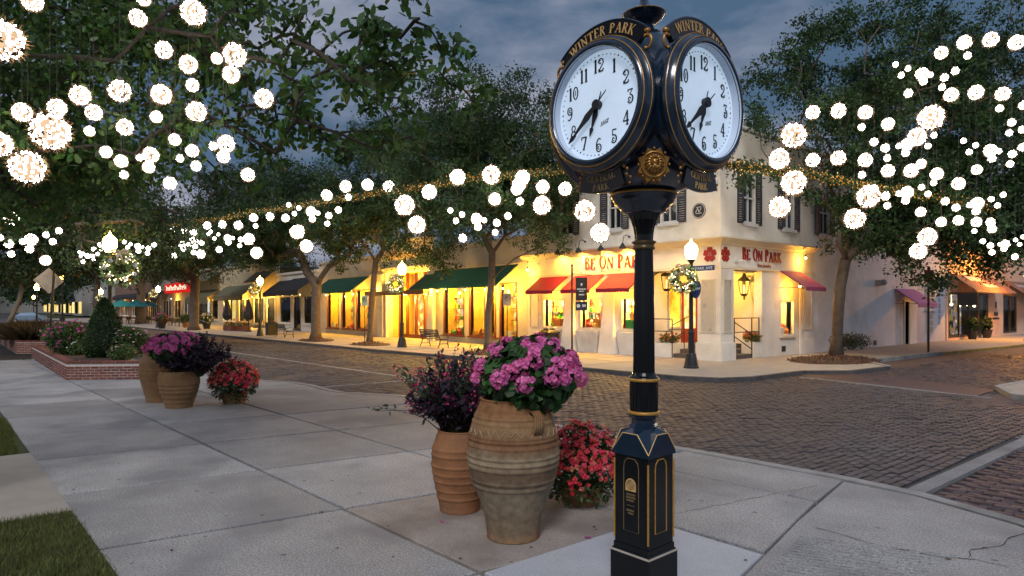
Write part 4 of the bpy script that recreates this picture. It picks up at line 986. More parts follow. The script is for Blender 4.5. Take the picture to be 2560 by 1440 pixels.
railing(shop, [((-17.1, 21.6, .55), (-17.1, 21.6, 1.55)), ((-16.12, 21.6, .0), (-16.12, 21.6, 1.55)), ((-16.12, 22.4, .3), (-16.12, 22.4, 1.6)), ((-15.0, 21.75, 0), (-15.0, 21.75, 1.1))], [((-17.1, 21.6, 1.55), (-16.12, 21.6, 1.55)), ((-17.1, 21.6, 1.05), (-16.12, 21.6, 1.05)), ((-16.12, 21.6, 1.3), (-16.12, 22.7, 1.65)), ((-16.12, 21.6, .75), (-16.12, 22.7, 1.1))])
railing(shop, [((-13.95, 23.86, 0), (-13.95, 23.86, 1.6)), ((-13.95, 24.4, .6), (-13.95, 24.4, 1.6)), ((-13.95, 22.6, 0), (-13.95, 22.6, 1.6))], [((-13.95, 22.6, 1.6), (-13.95, 24.4, 1.6)), ((-13.95, 22.6, 1.05), (-13.95, 24.4, 1.05)), ((-13.95, 22.6, 1.45), (-13.95, 23.86, .95)), ((-13.95, 22.6, .9), (-13.95, 23.86, .35))])
# lettering
def shop_sign(fr_, u0, u1, zb, size):
    mb = MB(); s = 'BE ON PARK'; x = 0; wt = sum(GL[c][0] + .10 for c in s); k = (u1 - u0) / wt / size
    for i_, c in enumerate(s):
        sz = size * (1.16 if i_ in (0, 3, 6) else 1.0)
        glyph(mb, c, lambda gx, gy, h, x=x, sz=sz: fr_(u0 + (x + gx) * size * k, zb + gy * sz, .004 + h), .045); x += GL[c][0] + .10
    return part('sign_lettering', mb, REDL, shop, world=True)
zb = Z(1520, 671); shop_sign(MF, U(1463), U(1617), zb, .50)
mb = font_mesh('fine jewelry', .26, MF, U(1502), Z(1530, 672) - .20, .004, .02, bold=.02); part('sign_lettering', mb, REDL, shop, world=True)
shop_sign(SF, V(1855), V(1953), ZS(1900, 652) - .02, .42)
mb = font_mesh('fine jewelry', .22, SF, V(1893), ZS(1910, 657) - .19, .004, .02, bold=.03); part('sign_lettering', mb, REDL, shop, world=True)
for fr_, cu, cz in ((MF, U(1775), Z(1775, 636)), (SF, V(1813), ZS(1813, 636))):
    mb = MB()
    for k in range(5):
        t = math.radians(90 + 72 * k); d = Vector((math.cos(t), math.sin(t))); n_ = Vector((-d.y, d.x)); c = Vector((cu, cz))
        P = [c + d * .045, c + d * .12 + n_ * .10, c + d * .25 + n_ * .115, c + d * .295 + n_ * .05, c + d * .27, c + d * .295 - n_ * .05, c + d * .25 - n_ * .115, c + d * .12 - n_ * .10]
        mb.fprism(fr_, [tuple(p) for p in P], .004, .03)
    mb.fprism(fr_, [(cu + .035 * math.cos(t), cz + .035 * math.sin(t)) for t in np.linspace(0, 6.2832, 9)[:-1]], .004, .03)
    part('flower_emblem', mb, REDL, shop, world=True)
# gooseneck sign lamps over the lettering
for px in (1414, 1467, 1523, 1578):
    u = U(px) - .1; zz = 4.62
    mb = MB(); mb.tube([MF(u, 5.05, .0), MF(u, 5.12, .18), MF(u, 5.05, .36), MF(u, zz + .12, .44)], .016, 6); mb.tube([MF(u, 5.05, 0), MF(u, 5.05, .03)], .05, 8)
    mb.lathe([(.035, .14), (.06, .10), (.15, -.06), (.165, -.10)], 14, MF(u, zz, .44), cap=False); g_ = part('sign_lamp', mb, IRON, shop, world=True)
    mb = MB(); mb.ball(MF(u, zz - .02, .44), .05, n=8, m=5); part('sign_bulb', mb, emat('sign_bulb', (1, .75, .3), 10), g_, world=True)
    lamp_light('sign_lamp_light', 'SPOT', 260 if px > 1420 else 150, YLW, None, MF(u, zz - .09, .44), .05, rot=(math.radians(22), 0, 0), spot=math.radians(150))
# round plaque, vents, pipe, camera
mb = MB(); c = (U(1748), Z(1748, 527))
for r, w in ((.30, .03), (.24, .036)): mb.fprism(MF, [(c[0] + r * math.cos(t), c[1] + r * math.sin(t)) for t in np.linspace(0, 6.2832, 25)[:-1]], .0, w)
pq = part('round_plaque', mb, IRON, shop, world=True); mb = MB()
mb.tube([MF(c[0] + .27 * math.cos(t), c[1] + .27 * math.sin(t), .036) for t in np.linspace(0, 6.2832, 25)[:-1]], .012, 5, closed=True)
for k, (a, b) in enumerate((((-.14, -.06), (-.04, .10)), ((-.04, .10), (.02, -.06)), ((.02, -.06), (.12, .10)), ((-.12, -.10), (.14, -.10)), ((-.1, .13), (.12, .14)))): mb.tube([MF(c[0] + a[0], c[1] + a[1], .04), MF(c[0] + b[0], c[1] + b[1], .04)], .014, 5)
part('plaque_relief', mb, WINF, pq, world=True)
for px, py in ((1959, 872), (2188, 857)): mb = MB(); v = V(px); zz = ZS(px, py); mb.fbox(SF, v - .16, v + .16, zz - .12, zz + .12, -.0185 if px > 2000 else 0, .012); part('wall_vent', mb, IRON, shop, world=True)
mb = MB(); mb.tube([SF(V(1996), .0, .06), SF(V(1996), 3.5, .06)], .045, 8); mb.tube([SF(V(2249), .0, .05), SF(V(2249), 2.4, .05)], .05, 8); part('downpipe', mb, STUC, shop, world=True)
mb = MB(); mb.fbox(SF, V(1836), V(1842), ZS(1838, 655), ZS(1838, 655) + .1, 0, .1); mb.tube([SF(V(1839), ZS(1838, 655) + .05, .1), SF(V(1839) + .1, ZS(1838, 655) + .03, .32)], .045, 8); part('security_camera', mb, WINF, shop, world=True)
mb = MB(); mb.fbox(SF, V(2190), V(2197), ZS(2193, 715), ZS(2193, 700), -.018, .2); mb.ball(SF(V(2199), ZS(2199, 706), .2), .16, n=10, m=6); part('wall_speaker', mb, mat('grey_plastic', (.32, .31, .30), .6), shop, world=True)
# side door with violet awning
v0, v1 = V(2236), V(2275)
awning(SF, v0, v1 + .6, 3.05, 2.25, 1.15, shop, VIOC, valance=.22, scallop=False)
mb = MB(); mb.fbox(SF, V(2262) - .12, V(2262), 0, 2.45, -.3, .03); mb.fbox(SF, V(2272), V(2272) + .12, 0, 2.45, -.3, .03); mb.fbox(SF, V(2262), V(2272), 2.35, 2.45, -.3, .03); df = part('side_door', mb, WINF, shop, world=True)
mb = MB(); mb.fbox(SF, V(2262), V(2272), .08, 2.35, -.25, -.2); part('door_pane', mb, emat('green_lit_glass', (.12, .55, .02), .22, ramp=[(.03, .18, .01), (.16, .6, .02), (.30, .8, .08)], scale=2.5), df, world=True)

# ---------------- pale blue house and the orange-lit shop farther up the side street
pb = thing('pale_blue_shop', 'pale blue-white narrow shopfront with posted menu beyond the violet awning', 'building', (XF - .5, 43.5, 0))
mb = MB(); wall(mb, SF, 41.2, 45.95, 0, 6.2, -.3, -.06, [(42.6, 43.9, 1.9, 3.3)]); mb.box(XF - 6, XF - .36, 41.21, 45.94, 0, 6.0); part('wall', mb, mat('pale_blue_paint', (.56, .60, .70), .8, var=.08, scale=1.2, bump=.2, bscale=20), pb, world=True)
window(SF, 42.6, 43.9, 1.9, 3.3, pb, mat('dim_room', (.10, .13, .15), .8), frm=WINF, depth=.2, cols=2, rows=2)
mb = MB(); mb.fbox(SF, 42.7, 43.8, .55, 1.7, -.058, -.02); mn = part('menu_board', mb, WINF, pb, world=True)
mb = MB()
for i in range(2):
    for j in range(3): mb.fbox(SF, 42.78 + .5 * i, 43.2 + .5 * i, .62 + .36 * j, .9 + .36 * j, -.0195, -.012)
part('menu_sheets', mb, mat('menu_print', (.40, .38, .33), .6, var=.3, scale=14), mn, world=True)
mb = MB()
for k, zz in enumerate(np.arange(1.0, 3.4, .34)): mb.fbox(SF, 44.75, 45.0, zz, zz + .24, -.058, -.03)
part('upright_lettering', mb, mat('grey_blue_print', (.30, .34, .45), .6), pb, world=True)
BRWN = mat('brown_metal_roof', (.20, .105, .07), .5, var=.2, scale=3)
ORW = mat('salmon_stucco', (.72, .48, .34), .8, var=.1, scale=1.3, bump=.25, bscale=20)
ob = thing('salmon_shop', 'salmon stucco shop with standing-seam brown metal awnings glowing orange', 'building', (XF - .5, 54, 0))
g0, g1 = V(2371), V(2470); h0, h1 = V(2508), V(2541)
mb = MB(); wall(mb, SF, 46.0, 75, -.02, 6.4, -.3, 0, [(g0, g1, .15, 2.95), (h0, h1, .15, 2.9), (66, 70, .15, 2.9)]); mb.box(XF - 9, XF - .4, 46.05, 75, 5.6, 6.0); part('wall', mb, ORW, ob, world=True)
def seam_awning(u0, u1, zt, zb, proj, par):
    aw = awning(SF, u0, u1, zt, zb, proj, par, BRWN, valance=.08, scallop=False, sides=False)
    for u in np.arange(u0 + .02, u1, .55):
        mb = MB(); mb.tube([SF(u, zt + .01, .02), SF(u, zb + .01, proj)], .022, 4); part('seam', mb, BRWN, aw, world=True)
    mb = MB(); mb.fprism(SF, [(u0, zt - .02), (u0 + .03, zt - .02), (u0 + .03, zb), (u0, zb)], 0.01, proj * .3); part('awning_cheek', mb, BRWN, aw, world=True)
    return aw
def awning_marks(u0, u1, zt, zb, proj, par, rows):
    for t0, t1, a, b in rows:
        mb = MB(); u = u0 + (u1 - u0) * a
        while u < u0 + (u1 - u0) * b:
            l = RN.uniform(.12, .42); q = lambda t: (zt + (zb - zt) * t + .03, .02 + (proj - .02) * t)
            (za, wa), (zb_, wb_) = q(t0), q(t1); mb.add([SF(u, za, wa), SF(u + l, za, wa), SF(u + l, zb_, wb_), SF(u, zb_, wb_)], [(0, 1, 2, 3)]); u += l + .09
        part('awning_lettering', mb, mat('pale_print', (.55, .48, .50), .7), par, world=True)
sa = seam_awning(g0 + .3, g1 + 1.0, 4.15, 3.05, 1.4, ob); awning_marks(g0 + .3, g1 + 1.0, 4.15, 3.05, 1.4, sa, [(.12, .40, .22, .55), (.55, .75, .40, .68)])
sb = seam_awning(h0 - .2, h1 + 5, 4.0, 3.0, 1.4, ob); awning_marks(h0 - .2, h1 + 5, 4.0, 3.0, 1.4, sb, [(.3, .5, .15, .5), (.6, .75, .25, .55)])
mb = font_mesh('salon', .75, lambda u, z, w: SF(u, 3.05 + (z - 3.05) * .75, 1.4 - (z - 3.05) * .95 + w + .05), (g0 + g1) / 2 - .4, 3.35, 0, .02, bold=.01) if False else MB()
OG = emat('salon_interior', (1, .6, .2), 1.1, ramp=[(.01, .012, .02), (.04, .035, .03), (.35, .2, .06), (.06, .09, .22), (1, .75, .35)], scale=1.7, vor=False)
window(SF, g0, g1, .15, 2.95, ob, OG, frm=mat('bronze_frame', (.06, .045, .03), .4), depth=1.6, cols=4, rows=1, fw=.10, sill=False, side=IRON)
window(SF, h0, h1, .15, 2.9, ob, emat('blue_dim_interior', (.1, .2, .5), .35, ramp=[(.008, .012, .03), (.03, .06, .2), (.2, .1, .1), (.02, .03, .08)], scale=1.5), frm=mat('bronze_frame', (.06, .045, .03), .4), depth=1.2, cols=2, fw=.10, sill=False, side=IRON)
for k in range(5):
    mb = MB(); c = SF(g0 + .7 + (g1 - g0) * k / 5.2, 2.15 + .08 * (k % 2), -.5); mb.ball(c, .085, n=8, m=6); mb.tube([c, (c[0], c[1], 2.95)], .008, 4); part('pendant_bulb', mb, emat('salon_bulb', (1, .72, .30), 16), ob, world=True)
mb = MB(); vu = (g1 + h0) / 2
mb.fbox(SF, vu - .12, vu + .12, 2.0, 2.45, .004, .03); mb.fbox(SF, vu - .45, vu + .45, 1.45, 1.7, .004, .03); mb.fbox(SF, vu - .75, vu + .75, 1.2, 1.32, .004, .03); part('sign_lettering', mb, IRON, ob, world=True)
hs_ = thing('hanging_sign', 'dark rectangular blade sign jutting from the salmon shop corner', 'sign', SF(46.6, 2.2, 0))
mb = MB(); mb.tube([SF(46.6, 2.95, 0), SF(46.6, 2.95, 1.5)], .02, 5); part('bracket', mb, IRON, hs_, world=True)
mb = MB(); mb.fbox(SF, 46.57, 46.63, 2.15, 2.9, .4, 1.45); part('board', mb, IRON, hs_, world=True)
for v in (g1 - 2.2, g1 - 5.2):
    pt = thing('potted_shrub', 'leafy shrub in dark pot standing before the salmon shop windows', 'plant', SF(v, 0, .5), group='shrubs before the salmon shop')
    mb = MB(); mb.lathe([(.22, 0), (.32, .5), (.34, .55), (.30, .55)], 12); part('pot', mb, IRON, pt)
    n = 700; d = NR.normal(0, 1, (n, 3)); d /= np.linalg.norm(d, axis=1)[:, None]; P = d * NR.uniform(.2, 1, (n, 1)) * [.30, .30, .50] + [0, 0, .95]
    A = NR.normal(0, .05, (n, 3)); B = NR.normal(0, .05, (n, 3)); vv = np.stack([P - A, P - B, P + A, P + B], 1).reshape(-1, 3)
    part('foliage', np_mesh('foliage', vv, 4, [mat('shrub_leaf', (.05, .085, .025), .6, island=.5, trans=.2)]), [], pt)

# ---------------- department store with green awnings
st = thing('department_store', 'long beige single-storey store with two dark green awnings and yellow-lit windows', 'building', (-38, YF + .5, 0))
sL, sR = -51.2, -24.93; eL, eR = U(972), U(1082)
WL = [(U(817), U(846)), (U(853), U(885)), (U(890), U(922))]; WR = [(U(1108), U(1160)), (U(1172), U(1212)), (U(1222), U(1240)), (U(1248), U(1293))]
holes = [(a, b, .42, 3.35) for a, b in WL + WR] + [(eL, eR, 0, 4.35)]
ZP = 5.55
mb = MB(); wall(mb, MF, sL, sR - .002, 0, ZP, -.35, -.02, holes); part('wall', mb, BEIGE, st, world=True)
mb = MB(); mb.box(sL, sR - .01, YF + .4, YF + 14, ZP - .4, ZP - .2); part('roof', mb, ROOFM, st, world=True)
mb = MB(); mb.fbox(MF, sL - .05, U(958), ZP, ZP + .16, -.4, .10); mb.fbox(MF, U(1088), sR - .003, ZP, ZP + .16, -.4, .10); mb.fbox(MF, sL, U(958), 4.30, 4.42, -.02, .06); mb.fbox(MF, U(1088), sR - .003, 4.30, 4.42, -.02, .06); part('cornice', mb, BEIGE, st, world=True)
pL, pR = U(957), U(1089)
mb = MB(); wall(mb, MF, pL, pR, 0, 6.35, -.018, .22, [(eL, eR, 0, 4.35)]); mb.fbox(MF, pL - .08, pR + .08, 4.55, 4.68, .2, .32); mb.fbox(MF, pL - .06, pR + .06, 6.35, 6.45, -.02, .28); part('entrance_front', mb, STUC, st, world=True)
mb = MB()
for k in range(11):
    c = pL + .5 + (pR - pL - 1.0) * k / 10
    mb.tube([MF(c + .26 * math.cos(t), 6.45 + .36 * math.sin(t), .1) for t in np.linspace(0, math.pi, 9)], .035, 5)
part('loop_cresting', mb, GOLDL, st, world=True)
mb = font_mesh('WILLIAMS-SONOMA', .62, MF, pL + .55, 5.28, .22, .04, bold=.015, shear=.12); part('sign_lettering', mb, mat('bronze_letter', (.26, .12, .02), .5), st, world=True)
for a, b in WL + WR:
    g_ = (a, b) in (WL[1], WL[2], WR[0], WR[3])
    window(MF, a, b, .42, 3.35, st, YG if g_ else YW, frm=WOOD, depth=1.0, cols=1, fw=.075, goods=12 if g_ else 5, wo=.0, side=mat('yellow_room', (.7, .45, .1), .8), light=480, lcol=(1, .48, .05))
mb = MB(); mb.fbox(MF, eL, eR, 0, 4.35, -2.05, -2.0); eb = part('entrance_interior', mb, YG, st, world=True)
mb = MB(); mb.fbox(MF, eL - .05, eL, 0, 4.4, -2, -.36); mb.fbox(MF, eR, eR + .05, 0, 4.4, -2, -.36); mb.fbox(MF, eL, eR, 4.35, 4.4, -2, -.36); part('entrance_box', mb, mat('yellow_room', (.7, .45, .1), .8), st, world=True)
mb = MB(); n_ = 5
for k in range(n_ + 1): u = eL + (eR - eL) * k / n_; mb.fbox(MF, u - .09, u + .09, 0, 4.35, -.9, -.75)
mb.fbox(MF, eL, eR, 0, .25, -.88, -.77); part('door_frame', mb, WOOD, st, world=True)
mb = MB(); mb.fbox(MF, U(935), eR + .15, 2.85, 3.12, -.1, .75); part('entrance_beam', mb, WOOD, st, world=True)
awning(MF, U(822), U(924), 4.28, 3.18, 1.5, st, GRNC, valance=.10, scallop=False)
awning(MF, U(1075), U(1297), 4.28, 3.18, 1.5, st, GRNC, valance=.10, scallop=False)
for px in (960, 1086): mb = MB(); mb.fbox(MF, U(px) - .35, U(px) + .35, 0, 4.3, .22, .34); part('pier', mb, STUC, st, world=True)
# bulbs under the awnings and on the fronts; most are added for golden spill
def spill_bulb(fr_, u, z, w, e, par, col=(1, .47, .045)):
    mb = MB(); mb.tube([fr_(u, z + .16, w), fr_(u, z + .04, w)], .03, 6); b_ = part('awning_spill_lamp', mb, IRON, par, world=True)
    mb = MB(); mb.ball(fr_(u, z, w), .05, n=8, m=5); part('awning_bulb', mb, emat('spill_bulb_glow', (1, .8, .45), 12, False), b_, world=True)
    lamp_light('awning_spill_light', 'POINT', e, col, None, fr_(u, z - .12, w), .05)
for px in (838, 905, 1120, 1190, 1240, 1285): spill_bulb(MF, U(px), 3.0, .75, 300, st)
for px in (952, 1090): spill_bulb(MF, U(px), 3.3, .55, 170, st)
for px in (1386, 1476, 1560): spill_bulb(MF, U(px), 2.86, .62, 60, shop)  # bulbs added beneath the red awnings to warm the front
spill_bulb(SF, V(1968), 2.9, .55, 60, shop); spill_bulb(MF, U(1332), 3.9, .35, 45, shop); spill_bulb(SF, V(1996), 4.15, .32, 45, shop); spill_bulb(MF, U(1700), 3.3, .5, 50, shop)
# lamps on the entrance beam wash the front
for k in range(4): lamp_light('entrance_uplight', 'SPOT', 480, (1, .48, .035), None, MF(eL + (eR - eL) * (k + .5) / 4, 3.16, .62), .04, rot=(math.radians(188), 0, 0), spot=math.radians(140))
for k in range(2): lamp_light('entrance_spill_light', 'POINT', 800, (1, .48, .05), None, MF(eL + (eR - eL) * (k + .5) / 2, 2.6, -.45), .08)  # points added inside the doorway for spill

# ---------------- shops farther along the street
OLV = mat('olive_canvas', (.11, .105, .06), .85, var=.2, scale=3)
BLKC = mat('black_canvas', (.012, .012, .014), .8, var=.2, scale=3)
def row_shop(name, label, pxl, pxr, ztop, wm, cells, aws, sign=None):
    a, b = U(pxl), U(pxr) - .02; t = thing(name, label, 'building', ((a + b) / 2, YF + .5, 0))
    hl = [(U(x0), U(x1), z0, z1) for x0, x1, z0, z1, *_ in cells]
    mb = MB(); wall(mb, MF, a, b, 0, ztop, -.3, 0, hl); part('wall', mb, wm, t, world=True)
    mb = MB(); mb.box(a, b, YF + .31, YF + 12, ztop - .5, ztop - .3); part('roof', mb, ROOFM, t, world=True)
    mb = MB(); mb.fbox(MF, a, b, ztop, ztop + .2, -.3, .12); part('cornice', mb, wm, t, world=True)
    for x0, x1, z0, z1, bk, fm_ in cells: window(MF, U(x0), U(x1), z0, z1, t, bk, frm=fm_, depth=1.0, cols=max(1, int((U(x1) - U(x0)) / 1.6)), fw=.12, goods=3, side=IRON, light=600 if bk in (YR, YP) else 0)
    for x0, x1, zt, zb_, pr, m, vl in aws: awning(MF, U(x0), U(x1), zt, zb_, pr, t, m, valance=vl, scallop=False, sides=False)
    return t
DIMW = emat('dim_warm_room', (.5, .3, .1), .10, ramp=[(.02, .015, .01), (.10, .06, .025), (.28, .16, .05)], scale=1.0)
PALEW = emat('pale_lit_room', (1, .9, .7), .9, ramp=[(.9, .8, .6), (1, .93, .8), (.8, .85, .9)], scale=1.2)
YR = emat('gold_lit_room', (1, .66, .08), 1.0, ramp=[(.85, .45, .03), (1, .68, .10), (1, .85, .35), (.35, .16, .03)], scale=.9)
CRM = mat('white_pilaster', (.60, .58, .52), .7, var=.1, scale=1.5)
rs = row_shop('black_awning_shop', 'low shop with round black awnings and white pilasters left of the green-awning store', 692, 797, 5.0, CRM, [(700, 728, .6, 3.1, DIMW, CRM), (735, 752, .1, 3.1, DIMW, IRON), (758, 790, .6, 3.1, DIMW, CRM)], [(698, 732, 4.5, 3.35, 1.5, BLKC, .35), (734, 795, 4.6, 3.45, 1.7, BLKC, .4)])
for px in (705, 718, 740, 765, 785):
    mb = MB(); mb.ball(MF(U(px), 3.1, 1.2), .05, n=6, m=4); part('awning_bulb', mb, emat('awning_bulb', (1, .75, .35), 8), rs, world=True)
f0 = row_shop('gold_window_shop', 'cream shop with golden lit windows behind two folded black umbrellas', 552, 692, 6.3, mat('dull_cream', (.40, .36, .25), .85, var=.15, scale=1.5), [(558, 590, .5, 3.0, YR, TRIM), (597, 628, .5, 3.0, YR, TRIM), (634, 662, .4, 3.1, YP, TRIM), (666, 688, .4, 3.1, YR, TRIM)], [(565, 640, 4.4, 3.3, 1.3, OLV, .5), (640, 690, 5.6, 4.6, 1.2, OLV, .1)])
f1 = row_shop('white_door_shop', 'pale shop with bright white double door and olive fabric canopy', 490, 552, 6.6, mat('dull_cream', (.40, .36, .25), .85), [(498, 525, .1, 3.0, PALEW, IRON), (530, 546, .6, 3.0, DIMW, TRIM)], [(492, 550, 4.2, 3.2, 1.4, OLV, .7), (492, 552, 6.2, 5.2, 1.5, OLV, .1)])
rb = row_shop('red_sign_shop', 'dark shopfront under a red fascia sign with white script', 400, 490, 7.6, BEIGED, [(408, 428, .5, 3.2, DIMW, CRM), (436, 452, .5, 3.2, DIMW, CRM), (460, 486, .5, 3.2, PALEW, CRM)], [(402, 420, 4.6, 3.6, 1.5, BLKC, .5)])
mb = MB(); mb.fbox(MF, U(420), U(480), 4.15, 5.45, .15, .45); rsn = part('fascia_sign', mb, emat('red_sign_lit', (.85, .02, .015), .75), rb, world=True)
mb = MB(); ua, ub = U(424), U(476); mb.tube([MF(ua + (ub - ua) * k / 90 + .28 * math.sin(k * .9), 4.72 + .22 * math.cos(k * .9) + (.25 if k % 21 < 4 else 0), .47) for k in range(91) if not 52 < k < 57], .075, 4); part('sign_script', mb, emat('sign_script_lit', (1, .8, .6), 1.1, False), rsn, world=True)
rt = row_shop('umbrella_restaurant', 'two-storey brick front behind teal umbrellas and outdoor tables', 288, 400, 10.5, mat('dusk_brick', (.20, .12, .09), .9, var=.2, scale=2), [(300, 322, .5, 3.2, DIMW, CRM), (330, 350, .5, 3.2, DIMW, CRM), (370, 392, .4, 3.3, DIMW, CRM), (395, 399, 5, 7.6, DRKG, CRM)], [(292, 398, 4.6, 3.9, 1.6, BLKC, .4)])
f4 = row_shop('yellow_glow_shop', 'distant grey shop with yellow glowing doorway and violet awning', 168, 286, 7.5, BEIGED, [(176, 188, .2, 3.4, YR, TRIM), (196, 214, .2, 3.4, DIMW, TRIM), (222, 250, .2, 3.4, DIMW, TRIM)], [(180, 205, 6.0, 4.2, 2.2, mat('violet_blue_canvas', (.10, .07, .26), .8), .5)])
far = thing('distant_shops', 'far row of small shops with warm windows at the end of the street', 'building', (-190, 20, 0))
mb = MB(); mb.box(-330, -196, 20, 32, 0, 7); part('wall', mb, BEIGED, far, world=True)
mb = MB(); mb.box(-340, -333, -60, 40, 0, 9); part('end_wall', mb, BEIGED, far, world=True)
for k in range(16):
    mb = MB(); x = -200 - 8 * k; mb.box(x - 2.6, x + 2.6, 19.9, 20.1, .6, 3.6); part('window', mb, (YR, DIMW, YP)[k % 3], far, world=True)
thing_far = [f0, f1, rb, rt, f4]
for tt, pxs, e_ in ((None, (575, 612, 648, 678), 330),): 
    for px in pxs: spill_bulb(MF, U(px), 3.1, .7, e_, thing_far[0])  # added to brighten the gold-window front
for px, k_ in ((511, 1), (444, 2), (312, 3), (345, 3), (378, 3), (184, 4)): spill_bulb(MF, U(px), 3.3, .8, 300, thing_far[k_])  # bulbs added to brighten the farther shops

# ================================================================ PLANTS
def leaf_quads(P, size, outward=None, droop=.3, k=4, ratio=.45, jit=.55):
    """one small leaf face at each point: rhombus (k=4) or six-sided (k=6)"""
    n = len(P); d = NR.normal(0, 1, (n, 3))
    if outward is not None: d = d * .8 + outward * 1.2
    d[:, 2] -= droop; d /= np.linalg.norm(d, axis=1)[:, None] + 1e-9
    r = NR.normal(0, 1, (n, 3)); r -= (r * d).sum(1)[:, None] * d; r /= np.linalg.norm(r, axis=1)[:, None] + 1e-9
    L = (size * NR.uniform(1 - jit, 1 + jit, n))[:, None]; Wd = L * ratio
    if k == 4:
        nn = np.cross(d, r) * L * .08
        v = np.stack([P, P + d * L * .45 + r * Wd * .5 + nn, P + d * L, P + d * L * .45 - r * Wd * .5 + nn], 1)
    else:
        v = np.stack([P, P + d * L * .28 + r * Wd * .46, P + d * L * .66 + r * Wd * .40, P + d * L, P + d * L * .66 - r * Wd * .40, P + d * L * .28 - r * Wd * .46], 1)
    return v.reshape(-1, 3)
BARK = mat('oak_bark', (.115, .085, .060), .9, var=.3, scale=7, bump=.6, bscale=26, stain=((.17, .14, .11), 2.5, .52, .6))
LEAFN = mat('near_oak_leaf', (.046, .108, .018), .5, var=.25, scale=.9, island=.5, trans=.35, hue=.02)
LEAFM = mat('oak_leaf', (.034, .078, .021), .55, var=.35, scale=.5, island=.55, trans=.28, hue=.025)
LEAFD = mat('dark_oak_leaf', (.029, .064, .019), .6, var=.35, scale=.5, island=.5, trans=.25, hue=.02)
def ellip(c, r, n, shell=.45):
    d = NR.normal(0, 1, (n, 3)); d /= np.linalg.norm(d, axis=1)[:, None]
    q_ = NR.uniform(0, 1, (n, 1)) ** shell
    return d * q_ * np.array(r) + np.array(c)
def grow(base, trunk_pts, clumps, r0, seed=0):
    """skeleton: trunk polyline, then every clump joined to the nearest fitting node by a curved limb; radii by the pipe rule"""
    rg = random.Random(seed); nodes = [Vector(p) for p in trunk_pts]; par = [-1] + list(range(len(nodes) - 1)); nt_ = len(nodes)
    cl = sorted([Vector(c) for c in clumps], key=lambda c: (c - nodes[-1]).length); tips = []
    for c in cl:
        best, bs = nt_ - 1, 1e9
        for i in range(max(nt_ - 2, 1), len(nodes)):
            p = nodes[i]; d = (c - p).length; root = (p - nodes[nt_ - 1]).length
            s = d + .35 * root + (2.0 if (c - nodes[nt_ - 1]).length < root else 0)
            if s < bs: bs, best = s, i
        p = nodes[best]; L = (c - p).length; k = max(2, int(L / .7)); prev = best
        bend = Vector((rg.uniform(-1, 1), rg.uniform(-1, 1), rg.uniform(.1, .9))) * L * .14
        for j in range(1, k + 1):
            t = j / k; q_ = p.lerp(c, t) + bend * math.sin(math.pi * t) + Vector((rg.uniform(-1, 1), rg.uniform(-1, 1), rg.uniform(-1, 1))) * .05 * (1 if j < k else 0)
            nodes.append(q_); par.append(prev); prev = len(nodes) - 1
        tips.append(prev)
    area = [0.0] * len(nodes); ch = [[] for _ in nodes]
    for i, p in enumerate(par):
        if p >= 0: ch[p].append(i)
    for i in range(len(nodes) - 1, -1, -1): area[i] = sum(area[c] for c in ch[i]) if ch[i] else 1.0
    sc = r0 / area[0] ** .46
    rad = [max(.008, sc * a ** .46) for a in area]
    return nodes, par, ch, rad, nt_
def limb_mesh(nodes, par, ch, rad, nt_, name, flare=1.5, minr=.011, sides=7):
    mb = MB(); done = set()
    def chain(i, start):
        pts = [start] if start is not None else []; cur = i; first = True
        while True:
            pts.append(cur); done.add(cur)
            if not ch[cur]: break
            cur = max(ch[cur], key=lambda c: rad[c])
        return pts
    stack = [(0, None)]; out = []
    while stack:
        i, s = stack.pop(); c = chain(i, s); out.append(c)
        for k, nd in enumerate(c):
            if s is not None and k == 0: continue
            if ch[nd]:
                m = max(ch[nd], key=lambda q_: rad[q_])
                for q_ in ch[nd]:
                    if q_ != m: stack.append((q_, nd))
    for c in out:
        if max(rad[i] for i in c[1:] or c) < minr: continue
        r = [rad[i] for i in c]
        if c[0] == 0: r[0] *= flare; r[1] *= 1.0
        elif len(r) > 1: r[0] = min(r[0], r[1] * 1.15)
        big = r[0] > .06
        mb.tube([nodes[i] for i in c], r, sides if big else 4)
    return mb
